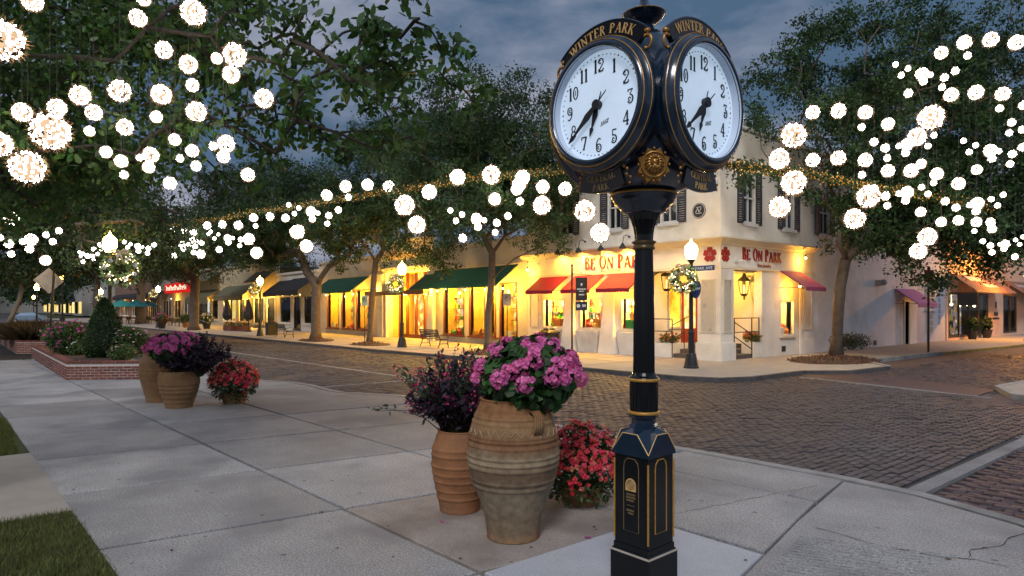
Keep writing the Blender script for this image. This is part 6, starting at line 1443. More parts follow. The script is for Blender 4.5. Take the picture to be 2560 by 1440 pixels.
def flower_mound(loc, label, r, rz, nl, nf, m1, m2, ls, fs, name='flower_mound', zc=None):
    t = thing(name, label, 'flowers', loc); zc = zc or rz * .8
    P = ellip((0, 0, zc), (r, r, rz), nl, .3); P = P[P[:, 2] > .02]
    part('foliage', np_mesh('foliage', leaf_quads(P, ls, P - np.array([0, 0, zc * .8]), k=4, ratio=.5), 4, [mat('mound_leaf', (.045, .085, .022), .6, island=.5, trans=.25)]), [], t)
    for m, f, nm in ((m1, .65, 'red_blossoms'), (m2, .35, 'coral_blossoms')):
        n = int(nf * f); d = NR.normal(0, 1, (n, 3)); d[:, 2] = np.abs(d[:, 2]) * .9 - .25 * (NR.uniform(0, 1, n) < .45); d /= np.linalg.norm(d, axis=1)[:, None]
        C = np.array([0, 0, zc]) + d * np.array([r, r, rz]) * NR.uniform(.90, 1.12, (n, 1)); vs = []
        rr = NR.normal(0, 1, (n, 3)); rr -= (rr * d).sum(1)[:, None] * d; rr /= np.linalg.norm(rr, axis=1)[:, None]; s = np.cross(d, rr)
        for k in range(4): tt = 2 * np.pi * k / 4; o_ = rr * np.cos(tt) + s * np.sin(tt); vs.append(discs(C + o_ * fs * .8, d + NR.normal(0, .3, (n, 3)), fs * .8, 5))
        part(nm, np_mesh(nm, np.concatenate(vs), 5, [m]), [], t)
    mb = MB()
    for k in range(9): a = 6.283 * k / 9; mb.tube([(.04 * math.cos(a), .04 * math.sin(a), 0), (r * .5 * math.cos(a), r * .5 * math.sin(a), zc), (r * .8 * math.cos(a), r * .8 * math.sin(a), zc * 1.2)], .006, 4)
    part('stems', mb, STEM, t); return t
flower_mound((P3.x, P3.y + .12, .02), 'rounded mound of small red flowers between the tall jar and the clock', .43, .42, 4200, 640, REDP, CORP, .045, .019, zc=.37)
flower_mound((Q3.x, Q3.y, .03), 'rounded mound of red and coral flowers in the small bowl by the kerb', .47, .44, 3200, 460, REDP, CORP, .06, .025, zc=.42)

# ================================================================ BRICK PLANTERS, TOPIARY, HEDGES
PBR = mat('planter_brick', (.19, .062, .042), .8, var=.2, scale=14, bump=.3, bscale=70, objvar=.35, island=.35, stain=((.11, .06, .05), 6, .55, .5))
MORT = mat('mortar', (.55, .48, .42), .95, var=.15, scale=20)
def brick_planter(name, label, poly, h, solid=(), soil_z=None, faces=None, far=()):
    """poly: corners counter-clockwise; bricks set one by one on the faces listed"""
    t = thing(name, label, 'planter', (poly[0][0], poly[0][1], 0)); n = len(poly)
    c = Vector((sum(p[0] for p in poly) / n, sum(p[1] for p in poly) / n))
    def inset(dd):
        out = []
        for i in range(n):
            p0, p1, p2 = Vector(poly[i - 1]), Vector(poly[i]), Vector(poly[(i + 1) % n]); d1 = (p1 - p0).normalized(); d2 = (p2 - p1).normalized()
            n1 = Vector((-d1.y, d1.x)); n2 = Vector((-d2.y, d2.x))
            if n1.dot(c - p1) < 0: n1, n2 = -n1, -n2
            bis = (n1 + n2).normalized(); out.append(tuple(p1 + bis * dd / max(.35, bis.dot(n1))))
        return out
    ins, inn = inset(.007), inset(.24)
    mb = MB()
    for i in range(n):
        j = (i + 1) % n; mb.hexa([(*ins[i], -.02), (*ins[j], -.02), (*inn[j], -.02), (*inn[i], -.02)], [(*ins[i], h - .070), (*ins[j], h - .070), (*inn[j], h - .070), (*inn[i], h - .070)])
    part('mortar_core', mb, MORT, t, world=True)
    mb = MB(); mb.prism(inn, -.02, (soil_z or h - .06)); part('soil', mb, SOIL, t, world=True)
    bl, bh, g_ = .20, .060, .016
    def brick_at(p, d, nn, l, hh, z, dep, nm='brick', mbj=None):
        q_ = [p, p + d * l, p + d * l - nn * dep, p - nn * dep]
        b_ = MB(); b_.hexa([(*v, z) for v in q_], [(*v, z + hh) for v in q_])
        if mbj is not None: mbj.merge(b_)
        else: part(nm, b_, PBR, t, world=True)
    for i in faces:
        a, b = Vector(poly[i]), Vector(poly[(i + 1) % n]); d = (b - a).normalized(); nn = Vector((d.y, -d.x)); L = (b - a).length
        if nn.dot(a - c) < 0: nn = -nn
        joined = MB(); lim = 3.0
        for r in range(int((h - .075) / (bh + g_))):
            x = -(.5 * (bl + g_)) * (r % 2)
            while x < L - .02:
                x0 = max(x, 0); x1 = min(x + bl, L)
                # distance from the corner nearest the viewer decides which bricks are single pieces
                near_ = (x0 < lim) if (i in far and far[i] == 0) else ((L - x1) < lim if i in far else True)
                if x1 - x0 > .03: brick_at(a + d * x0 + nn * RN.uniform(-.004, .006), d, nn, x1 - x0, bh, r * (bh + g_) + .004, .09, mbj=None if near_ else joined)
                x += bl + g_
        x = 0
        while x < L - .04:
            near_ = (x < lim) if (i in far and far[i] == 0) else ((L - x) < lim if i in far else True)
            brick_at(a + d * x + nn * .018, d, nn, min(.095, L - x), .062, h - .066, .24, 'cap_brick', None if near_ else joined); x += .105
        if joined.v: o = part('brickwork', joined, PBR, t, world=True); o['kind'] = 'stuff'
    return t
pA, pB = Vector((-21.77, 1.85)), Vector((-20.59, 3.60))
plant1 = brick_planter('brick_planter', 'low red brick planter with the cone topiary and flower bed', [tuple(pA), tuple(pB), (-32.0, 3.62), (-32.4, 1.60)], .52, faces=[0, 3], far={3: 1})
brick_planter('brick_planter', 'farther low brick planter holding brown grassy shrubs', [(-36.0, 1.25), (-34.9, 3.0), (-46, 3.0), (-46.5, .9)], .56, faces=[0, 3], far={3: 1})
# cone topiary
gt = W(262, 770, 20.4); gt.z = .45
gt.z = .45; tp_ = thing('cone_topiary', 'dark green clipped cone topiary standing in the brick planter', 'topiary', gt)
n = 15000; zt_ = NR.uniform(0, 1, n) ** 1.35; a = NR.uniform(0, 6.283, n); hh = 1.84
rr = .69 * np.clip(1 - zt_, 0, 1) ** .62 * (1 - .35 * np.exp(-((zt_) / .10) ** 2)) * NR.uniform(.80, 1.03, n); P = np.stack([rr * np.cos(a), rr * np.sin(a), zt_ * hh], 1)
o_ = np.stack([np.cos(a), np.sin(a), np.full(n, .5)], 1)
part('foliage', np_mesh('foliage', leaf_quads(P, .055, o_, droop=0, k=4, ratio=.55), 4, [mat('topiary_leaf', (.050, .095, .026), .6, var=.3, scale=4, island=.55, trans=.12)]), [], tp_)
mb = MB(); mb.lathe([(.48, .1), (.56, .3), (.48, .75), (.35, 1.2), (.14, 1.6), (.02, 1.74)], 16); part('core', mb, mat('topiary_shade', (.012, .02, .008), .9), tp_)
mb = MB(); mb.tube([(0, 0, -.1), (0, 0, .4)], .05, 6); part('stem', mb, BARK, tp_)
def bed_plants(label, c, r, nl, nf, pm_, lm, ls, fs, name, h=.55, seed=0):
    t = thing(name, label, 'flowers', c); P = ellip((0, 0, h * .55), (r[0], r[1], h * .6), nl, .4); P = P[P[:, 2] > 0]
    part('foliage', np_mesh('foliage', leaf_quads(P, ls, droop=.0, k=4, ratio=.5), 4, [lm]), [], t)
    if nf:
        Q = ellip((0, 0, h * .62), (r[0] * 1.02, r[1] * 1.02, h * .62), nf, .12); Q = Q[Q[:, 2] > h * .25]; vs = []
        for k in range(4): tt = 2 * np.pi * k / 4; vs.append(discs(Q + np.array([math.cos(tt), math.sin(tt), 0]) * fs * .8, NR.normal(0, .5, Q.shape) + [.4, -.6, .6], fs, 5))
        part('blossoms', np_mesh('blossoms', np.concatenate(vs), 5, [pm_]), [], t)
    return t
BEDL = mat('bed_leaf', (.070, .12, .028), .6, var=.3, scale=4, island=.55, trans=.25, hue=.03)
gl = W(170, 770, 21.8); bed_plants('leafy flower bed with magenta blooms left of the cone topiary', (gl.x, gl.y + .1, .45), (.85, .75, 0), 6500, 120, MAGE, BEDL, .085, .034, 'flower_bed', .95)
gl = W(330, 770, 20.6); bed_plants('leafy flower bed with white and pink blooms right of the cone topiary', (gl.x, gl.y - .1, .45), (.50, .60, 0), 4200, 80, mat('blush_petal', (.62, .30, .38), .6, island=.5), BEDL, .08, .022, 'flower_bed', .85)
gl = W(150, 770, 27.5); bed_plants('low white-flecked edging plants in the brick planter', (gl.x, gl.y, .45), (3.0, .7, 0), 4200, 50, mat('blush_petal', (.62, .30, .38), .6, island=.5), BEDL, .09, .025, 'edging_plants', .8)
gl = W(190, 770, 21.2); bed_plants('low leafy edging with small white blooms at the planter corner', (gl.x - .2, gl.y + .1, .45), (.55, .35, 0), 1800, 30, mat('white_petal', (.75, .72, .70), .6), BEDL, .07, .02, 'edging_plants', .42)
gl = W(305, 770, 19.4); bed_plants('low green edging with tiny pink blooms before the cone topiary', (gl.x, gl.y, .45), (.55, .40, 0), 2200, 34, mat('blush_petal', (.62, .30, .38), .6, island=.5), BEDL, .06, .016, 'edging_plants', .40)
BRG = mat('brown_grass_leaf', (.13, .095, .045), .8, var=.3, scale=5, island=.5, trans=.2)
def grassy(label, c, r, n, h, m):
    t = thing('ornamental_grass', label, 'plant', c); a = NR.uniform(0, 6.283, n); q_ = np.sqrt(NR.uniform(0, 1, n)); P = np.stack([r[0] * q_ * np.cos(a), r[1] * q_ * np.sin(a), np.zeros(n)], 1)
    hh = h * NR.uniform(.6, 1.1, n) * (1 - .35 * q_ ** 2); dx = NR.normal(0, .16, (n, 2)) + P[:, :2] * .15; w = .012
    v = np.stack([P + [w, 0, 0], P - [w, 0, 0], P + np.stack([dx[:, 0] * .5 - w * .7, dx[:, 1] * .5, hh * .65], 1), P + np.stack([dx[:, 0], dx[:, 1], hh], 1)], 1).reshape(-1, 3)
    part('blades', np_mesh('blades', v, 4, [m]), [], t); return t
gl = W(62, 770, 31); grassy('brown tufted ornamental grass filling the farther brick planter', (gl.x, gl.y + .2, .5), (2.4, 1.1), 5200, .95, BRG)
gl = W(130, 770, 31.5); grassy('pale straw ornamental grass behind the brown tufts', (gl.x, gl.y + .5, .5), (1.6, .9), 2200, .85, mat('straw_leaf', (.20, .17, .09), .8, island=.4))
gl = W(25, 770, 42); bush('clipped_hedge', 'long dark clipped hedge behind the farther planter', (gl.x, gl.y, 0), (3.2, 1.2, .48), 6000, mat('hedge_leaf', (.022, .042, .014), .6, island=.5), .09, 'hedge', box=True)

# ================================================================ LAMPS AND WREATHS
GLOBE = emat('lamp_globe_glow', (1, .58, .11), 85.0)
GLOBEO = emat('orange_globe_glow', (1, .55, .10), 20.0)
def make_lamp(light=190, col=(1, .66, .20), glow=GLOBE):
    t = thing('street_lamp', 'lamp', 'street lamp')
    m = MB(); m.lathe([(.26, 0), (.26, .05), (.235, .08), (.225, .14), (.185, .36), (.165, .44), (.175, .46), (.15, .50)], 12); part('base', m, IRON, t)
    m = MB(); m.lathe([(.105, .48), (.10, 1.15), (.115, 1.17), (.115, 1.22), (.075, 1.27), (.068, 1.9), (.060, 3.35), (.085, 3.38), (.085, 3.43), (.06, 3.46), (.06, 3.56), (.10, 3.62), (.135, 3.66), (.14, 3.70)], 16, flute=(.49, 1.1, .08)); part('pole', m, IRON, t)
    m = MB(); m.lathe([(.125, 3.70), (.165, 3.78), (.205, 3.92), (.215, 4.03), (.20, 4.12), (.15, 4.19), (.09, 4.24), (.05, 4.28)], 18); g_ = part('globe', m, glow, t, smooth=True)
    m = MB(); m.lathe([(.052, 4.27), (.03, 4.30), (.035, 4.32), (.012, 4.36), (.004, 4.40)], 10); part('finial', m, glow, t)
    return t
def lamp_at(px, d, label, sc=1.0, energy=190, proto=[None], wreath=None):
    p = W(px, 770, d); p.z = 0
    if proto[0] is None: proto[0] = make_lamp(); t = proto[0]
    else: t = copy_tree(proto[0])
    t.location = p; t.scale = (sc, sc, sc); t['label'] = label; t['group'] = 'street lamps'
    return p
def make_wreath():
    t = thing('holiday_wreath', 'wreath', 'wreath'); R_, r_ = .33, .13
    n = 900; a = NR.uniform(0, 6.283, n); b_ = NR.uniform(0, 6.283, n); q_ = NR.uniform(.55, 1.1, n)
    o = np.stack([np.cos(a), np.zeros(n), np.sin(a)], 1); P = o * (R_ + r_ * q_ * np.cos(b_))[:, None]; P[:, 1] += r_ * .8 * q_ * np.sin(b_)
    out = np.stack([np.cos(a) * np.cos(b_), np.sin(b_) * 1.0, np.sin(a) * np.cos(b_)], 1)
    part('greenery', np_mesh('greenery', leaf_quads(P, .095, out, droop=0, k=4, ratio=.36), 4, [mat('wreath_leaf', (.24, .38, .14), .5, island=.7, trans=.1, hue=.03)]), [], t)
    mb = MB(); mb.tube([(R_ * math.cos(x), 0, R_ * math.sin(x)) for x in np.linspace(0, 6.283, 25)[:-1]], .075, 6, closed=True); part('wreath_core', mb, mat('wreath_core', (.02, .04, .015), .9), t)
    WHF = mat('white_flower', (.80, .78, .72), .6, var=.1); ORF = mat('orange_bauble', (.75, .28, .02), .4, var=.1)
    for k in range(9):
        x = 6.283 * k / 9 + .3; c = np.array([(R_ + .03 * (-1) ** k) * math.cos(x), -.13, (R_ + .03 * (-1) ** k) * math.sin(x)]); vs = []
        for j in range(6): tt = j * 1.047; vs.append(discs((c + np.array([math.cos(tt), 0, math.sin(tt)]) * .038)[None], np.array([[math.cos(tt) * .4, -1, math.sin(tt) * .4]]), .03, 6))
        part('white_flower', np_mesh('white_flower', np.concatenate(vs), 6, [WHF]), [], t)
    for k in range(8):
        x = 6.283 * k / 8 + .65; mb = MB(); mb.ball(((R_ + .05 * (-1) ** k) * math.cos(x), -.12, (R_ + .05 * (-1) ** k) * math.sin(x)), .032, n=8, m=5); part('bauble', mb, ORF, t, smooth=True)
    mb = MB(); RB = mat('cream_ribbon', (.72, .55, .36), .5, var=.1)
    for sg in (-1, 1):
        mb.tube([(0, -.14, .42), (sg * .10, -.17, .50), (sg * .19, -.16, .47), (sg * .17, -.15, .41), (0, -.14, .42)], [.02, .035, .04, .035, .02], 6)
        mb.tube([(0, -.15, .42), (sg * .05, -.17, .28), (sg * .08, -.17, .12)], [.016, .024, .02], 5)
    part('bow', mb, RB, t, smooth=True)
    n = 46; a = NR.uniform(0, 6.283, n); q_ = R_ + NR.uniform(-.12, .13, n); mb = MB()
    for x, r in zip(a, q_): mb.ball((r * math.cos(x), -.13 + NR.uniform(-.02, .03), r * math.sin(x)), .013, n=5, m=3)
    part('fairy_bulbs', mb, emat('wreath_led', (1, .80, .42), 9), t)['kind'] = 'stuff'; return t
WR = [None]
def wreath_at(px, py, d, sc, label, towards=0.0):
    p = W(px, py, d)
    if WR[0] is None: WR[0] = make_wreath(); t = WR[0]
    else: t = copy_tree(WR[0])
    t.location = p; t.scale = (sc,) * 3; t.rotation_euler = (0, 0, math.atan2(p.y, p.x) - math.pi / 2 + towards); t['label'] = label; t['group'] = 'wreaths on the street lamps'
    return t
lamp_at(1728, 21.6, 'lit street lamp with street-name and oval signs in front of the corner pier', .98, 150); wreath_at(1708, 698, 21.35, .98, 'wreath with cream bow on the lamp before the corner pier', -.2)
lamp_at(1005, 33.1, 'lit street lamp before the yellow store entrance', 1.0, 170); wreath_at(988, 710, 32.8, 1.0, 'wreath with cream bow on the lamp before the yellow store entrance', -.2)
lamp_at(650, 46.3, 'lit street lamp beside the trash bin and the gold-window shop', .98, 200); wreath_at(638, 722, 46.0, .9, 'wreath on the lamp before the gold-window shop')
lamp_at(395, 66, 'lit street lamp before the red fascia sign', .98, 200); wreath_at(383, 735, 65.6, .9, 'wreath on the lamp before the red fascia sign')
lamp_at(252, 76, 'small distant street lamp glowing above the topiary tip', .98, 240); wreath_at(249, 745, 75.6, .9, 'wreath on the distant lamp above the topiary tip')
lamp_at(84, 120, 'farthest street lamp glowing left of the diamond sign', 1.0, 240)
lamp_at(275, 23.6, 'street lamp with the largest wreath standing behind the cone topiary', 1.09, 130); wreath_at(301, 672, 22.9, 1.32, 'largest wreath with cream bow and orange baubles above the cone topiary', -.1)
lamp_at(2572, 40, 'lamp glowing orange at the salmon shop', 1.0, 0); p = W(2572, 770, 40)
lamp_light('orange_lamp_light', 'POINT', 2000, (1, .36, .03), None, (p.x - .3, p.y + .4, 4.4), .16)
lamp_at(92, 60, 'unlit-looking lamp post half hidden behind the diamond sign', .98, 0); wreath_at(108, 690, 59.6, 1.0, 'wreath peeking out above the diamond sign')
# street-name and oval signs on the corner lamp
lp = W(1728, 770, 21.6); lp.z = 0; sg = thing('street_name_sign', 'dark blue street-name blade on the corner lamp', 'sign', (lp.x, lp.y, 3.35))
rt_ = Vector((C_, S_, 0))
def card(name, c, hw, hh, th, m, par, ax, tilt=0.0, ell=False):
    """upright board centred at c along direction ax"""
    ax = Vector(ax).normalized(); nn = Vector((ax.y, -ax.x, 0)); mb = MB(); c = Vector(c)
    fr_ = lambda u, z, w: tuple(c + ax * u + nn * w + Vector((0, 0, z + u * tilt)))
    poly = [(hw * math.cos(t), hh * math.sin(t)) for t in np.linspace(0, 6.2832, 25)[:-1]] if ell else [(-hw, -hh), (hw, -hh), (hw, hh), (-hw, hh)]
    mb.fprism(fr_, poly, -th / 2, th / 2); return part(name, mb, m, par, world=True), fr_
NAVY = mat('navy_sign', (.02, .04, .14), .4, var=.1); SGW = mat('sign_white', (.7, .7, .68), .5)
o, fr_ = card('blade', lp + Vector((0, 0, 3.33)) + rt_ * .42, .36, .085, .02, NAVY, sg, rt_, .06); mb = font_mesh('PARK AVE', .13, fr_, -.30, -.045, .01, .004, bold=.01); part('lettering', mb, SGW, sg, world=True)
ov = thing('oval_sign', 'blue oval plaque hung below the wreath on the corner lamp', 'sign', (lp.x, lp.y, 2.6))
o, fr_ = card('plate', lp + Vector((0, 0, 2.62)) + rt_ * .14 - Vector((-S_, C_, 0)) * .09, .16, .30, .02, NAVY, ov, rt_, .25, True)
mb = font_mesh('PARK', .11, fr_, -.125, -.03, .01, .004, bold=.02); part('lettering', mb, SGW, ov, world=True)

# ================================================================ GLOWING BALLS AND GARLAND
BULB = emat('warm_white_led', (1, .92, .82), 11.0)
BULB2 = emat('led_tips', (1, .90, .78), 15.0)
BULBC = emat('warm_ball_core', (1, .66, .40), .85)
HALO_TWIG = mat('tan_halo_twig', (.34, .20, .095), .8, var=.2, island=.5, trans=.3)  # twig shell added to imitate the soft halo round each ball
WIRE = mat('brown_wire', (.014, .008, .005), .9, var=.2, spec=.1)
def ball_proto(seed, big):
    rg_ = random.Random(seed); bm = bmesh.new(); bmesh.ops.create_icosphere(bm, subdivisions=2, radius=.43 if big else .46)
    for v in bm.verts: v.co *= rg_.uniform(.90, 1.06)
    core = bpy.data.meshes.new('glow'); bm.to_mesh(core); bm.free(); core.materials.append(BULBC if big else BULB)
    tips = MB()
    for k in range(125 if big else 20):
        gz = 1 - 2 * (k + .5) / (125 if big else 20); ga = k * 2.39996 + rg_.uniform(-.25, .25); gr_ = math.sqrt(max(0, 1 - gz * gz))
        d = Vector((gr_ * math.cos(ga), gr_ * math.sin(ga), gz + rg_.uniform(-.05, .05))).normalized(); c = d * rg_.uniform(.44, .50); s = rg_.uniform(.045, .075) if big else .075
        a = d.orthogonal().normalized() * s; b_ = d.cross(a)
        tips.add([c + a, c + b_, c - a, c - b_, c + d * s * 1.1], [(0, 1, 4), (1, 2, 4), (2, 3, 4), (3, 0, 4)])
    tips = tips.mesh('bulb_tips', [BULB2])
    w = MB()
    for k in range(45 if big else 8):
        d = Vector((rg_.gauss(0, 1), rg_.gauss(0, 1), rg_.gauss(0, 1))).normalized(); a = d.orthogonal().normalized(); b_ = d.cross(a); t = rg_.uniform(0, 6.28); x = (a * math.cos(t) + b_ * math.sin(t))
        l = rg_.uniform(.03, .085); w.tube([(d * .505 - x * l).normalized() * .50, d * .54, (d * .505 + x * l).normalized() * .50], .031 if big else .042, 3)
    tw = MB()
    for k in range(300 if big else 60):
        d = Vector((rg_.gauss(0, 1), rg_.gauss(0, 1), rg_.gauss(0, 1.1) - .25)).normalized(); a = d.orthogonal().normalized(); b_ = d.cross(a); t = rg_.uniform(0, 6.28); x = (a * math.cos(t) + b_ * math.sin(t)); l = rg_.uniform(.06, .22); s = d * rg_.uniform(.45, .56); wd = .010 if big else .018
        e_ = s + d * l * .8 + x * l * .7; y = d.cross(x) * wd
        tw.add([s - y, s + y, e_ + y * .3, e_ - y * .3], [(0, 1, 2, 3)])
    return core, tips, w.mesh('wire_frame', [WIRE]), tw.mesh('halo_twigs', [HALO_TWIG])
PROT = [ball_proto(s, True) for s in range(3)] + [ball_proto(s + 9, False) for s in range(2)]
hw = MB(); hw.tube([(0, 0, 0), (0, 0, 1)], .5, 4); HW = hw.mesh('hanging_wire', [mat('dark_cord', (.03, .03, .025), .8)])
def hang_ball(px, py, dia, d, label, group, wire=1.2, big=None):
    p = W(px, py, d); D = dia * d / F * .94; t = thing('light_ball', label, 'string lights', p, group=group); t.rotation_euler = (0, 0, RN.uniform(0, 6.28))
    core, tips, wf, tw = PROT[RN.randrange(3)] if dia > 22 else PROT[3 + RN.randrange(2)]
    for nm, me in (('glow', core), ('bulb_tips', tips), ('wire_frame', wf), ('halo_twigs', tw)):
        if nm == 'wire_frame' and dia < 14: continue
        o = link(nm, me, t); o.scale = (D, D, D * 1.04)
        if nm != 'glow': o['kind'] = 'stuff'
    o = link('hanging_wire', HW, t); o.location = (0, 0, D * .42); o.scale = (.007, .007, wire)
LBL = {'near': ('glowing white ball of string lights hanging in the near oak over the pavement', 'light balls in the near oak'),
       'park': ('small glowing ball of lights hanging in the dark park oak beyond the planters', 'light balls in the park oak'),
       'gar': ('glowing ball of lights hanging along the lit garland across the street', 'light balls along the garland'),
       'cor': ('glowing ball of lights hanging in the corner oak before the white side wall', 'light balls in the corner oak')}
NEAR = '8,100,92 345,45,40 359,-4,34 484,31,58 410,125,40 471,161,42 481,213,30 542,146,26 587,137,54 578,186,40 660,246,44 200,238,46 299,227,50 403,236,46 491,279,46 142,269,42 55,281,44 234,281,38 391,292,28 312,318,38 224,328,24 125,328,88 69,418,78 0,361,56 437,349,28 481,377,30 490,415,24 450,396,19 533,365,21 566,359,40 559,392,30 620,437,32 265,380,28 303,403,30 310,437,21 349,394,17 377,387,36 372,418,28 425,458,30 80,2,48'
PARK = '29,547,32 22,610,21 28,635,17 57,604,15 78,599,28 74,622,20 114,651,24 115,587,15 147,577,16 132,604,16 0,594,16 199,630,8 208,634,8 202,639,8 219,640,13 226,639,8 208,654,10 234,622,12 251,612,12 254,624,9 235,640,9 244,635,9 234,649,8 311,605,10 326,610,9 319,618,10 345,616,16 355,618,9 346,627,12 327,640,11 371,621,12 369,633,11 385,612,12'
GAR = '368,590,15 396,576,17 400,594,10 429,575,17 460,578,16 417,597,10 435,602,10 426,612,10 456,612,18 459,622,13 469,611,9 436,639,15 484,580,18 518,564,19 527,579,9 521,585,8 546,586,8 536,596,9 556,561,19 596,563,22 484,605,24 488,616,13 504,607,13 484,631,12 502,635,22 548,624,16 569,595,18 571,606,14 582,595,9 602,599,13 599,614,11 622,598,27 621,589,12 642,632,28 634,544,21 639,565,12 675,541,20 714,545,20 722,512,12 747,520,12 736,534,12 778,529,24 795,533,11 781,547,17 822,539,17 818,559,14 846,525,17 743,580,34 750,572,18 766,615,30 817,488,26 864,466,28 871,493,16 919,462,28 972,466,27 1073,480,36 1144,443,38 1228,437,44 1306,444,36 1298,460,34 1292,473,28 1357,467,32 1355,513,44 1300,503,20 1237,498,30 1012,513,48 1042,562,42 1126,526,14 1155,536,15 1140,552,15 1191,547,27 1195,567,19 1211,551,13 1242,557,19 1238,581,16 1270,540,18 1157,595,21 1413,472,32 1462,527,50 1500,582,46'
COR = '2239,161,14 2270,171,14 2253,188,15 2305,185,29 2326,187,14 2309,203,19 2388,177,19 2361,194,19 2355,218,16 2353,132,29 2411,106,32 2419,139,18 2477,99,34 2541,106,34 2271,233,21 2378,237,32 2440,231,34 2507,235,32 2499,271,18 2559,263,22 2032,281,32 2096,277,34 2163,281,32 2154,318,18 2220,310,29 1984,338,58 2328,294,58 2529,306,19 2523,332,16 2556,324,18 2293,342,42 2335,338,15 2320,365,15 2185,355,20 2213,370,21 2218,395,17 2247,365,14 2268,361,29 2264,382,19 1948,397,48 2032,400,32 2096,395,34 2163,400,32 2155,437,18 2220,427,30 2278,427,32 2303,410,23 2342,435,29 2334,457,15 2304,468,15 2320,485,15 2396,459,29 1984,457,58 1948,518,50 2170,491,52 2184,472,21 2214,490,21 2218,514,17 2247,484,14 2268,481,29 2264,501,19 2302,530,23 2136,547,48 2363,503,19 2390,519,19 2423,513,13 2443,509,29 2440,528,19 2478,498,14 2494,514,14 2508,487,14 2396,551,23 2353,555,23 2441,555,23 2436,578,12 2476,555,21 2480,572,21 2319,592,42 2295,628,38 2409,352,14 2439,363,14 2423,380,15 2476,376,29 2497,378,14 2480,396,19 2531,385,19 2525,410,17 2555,368,19 2442,424,23 2457,603,13 2476,614,15 2480,631,14 2500,611,10 2514,610,20 2510,622,14 2537,642,15 2539,600,10 2549,611,10 2558,592,11'
def gd(px): return 1 / (.0244 + (px - 310) * 1.587e-5)
for key, txt in (('near', NEAR), ('park', PARK), ('gar', GAR), ('cor', COR)):
    lb, gp = LBL[key]
    for tok in txt.split():
        x, y, s = map(float, tok.split(','))
        if key == 'near': d = min(max(.30 * F / s, 5.2), 6.4) + RN.uniform(-.2, .2); wr_ = .9
        elif key == 'park': d = RN.uniform(23.5, 25) if x < 180 else RN.uniform(25.5, 27); wr_ = 1.2
        elif key == 'gar': d = gd(x) - .25 + RN.uniform(-.3, .1) - (1.0 if y > 560 else 0); wr_ = 1.0
        else: d = RN.uniform(18.6, 20.4); wr_ = 1.5
        sz = 'large ' if s > 40 else 'tiny ' if s < 16 else 'mid-sized '
        hang_ball(x, y, s, d, sz + lb.replace('small ', ''), sz + gp, wr_)
# garland of greenery with amber lights, strung over the street
GAM = emat('amber_led', (1, .42, .06), 1.1, False); GAW = emat('warm_led', (1, .70, .30), 1.9, False)
def garland(label, pts, n, rad=.10):
    P = []; L = []
    for (x0, y0, d0), (x1, y1, d1) in zip(pts, pts[1:]):
        for k in range(n):
            t = k / n; iv = (1 - t) / d0 + t / d1; P.append(W(x0 + (x1 - x0) * t, y0 + (y1 - y0) * t, 1 / iv))
    t_ = thing('lit_garland', label, 'garland', P[0]); A = np.array([tuple(p) for p in P])
    idx = np.repeat(np.arange(len(A)), 16); q_ = A[idx] + NR.normal(0, rad * .7, (len(idx), 3)); part('greenery', np_mesh('greenery', leaf_quads(q_, .11, droop=.1, k=4, ratio=.3), 4, [mat('garland_leaf', (.04, .075, .02), .6, island=.5, trans=.2)]), [], t_, world=True)
    idx = np.repeat(np.arange(len(A)), 3); q_ = A[idx] + NR.normal(0, rad * .9, (len(idx), 3)); half = len(q_) * 3 // 4
    for nm, m, Q in (('amber_bulbs', GAM, q_[::1][NR.permutation(len(q_))[:half]]), ('warm_bulbs', GAW, q_[NR.permutation(len(q_))[:len(q_) - half]])):
        s = .017; o8 = np.array([[s, 0, 0], [0, s, 0], [-s, 0, 0], [0, -s, 0]]); top = np.array([0, 0, s * 1.4])
        v = np.concatenate([np.stack([Q + o8[i], Q + o8[(i + 1) % 4], Q + top], 1) for i in range(4)] + [np.stack([Q + o8[i], Q + o8[(i + 1) % 4], Q - top], 1) for i in range(4)]).reshape(-1, 3)
        part(nm, np_mesh(nm, v, 3, [m]), [], t_, world=True)
    mb = MB(); mb.tube(P[::6] + [P[-1]], .014, 5); part('cable', mb, IRON, t_, world=True)
garland('amber-lit green garland swagged from the park oak across to the clock side', [(290, 590, gd(300)), (420, 566, gd(420)), (640, 530, gd(640)), (900, 490, gd(900)), (1150, 450, gd(1150)), (1420, 424, gd(1420)), (1640, 412, gd(1640))], 95)
garland('amber-lit green garland swagged behind the clock into the corner oak', [(1640, 412, gd(1640)), (1830, 412, 20.2), (2000, 432, 20.6), (2200, 470, 21.5), (2400, 505, 23), (2560, 540, 24.5)], 80)

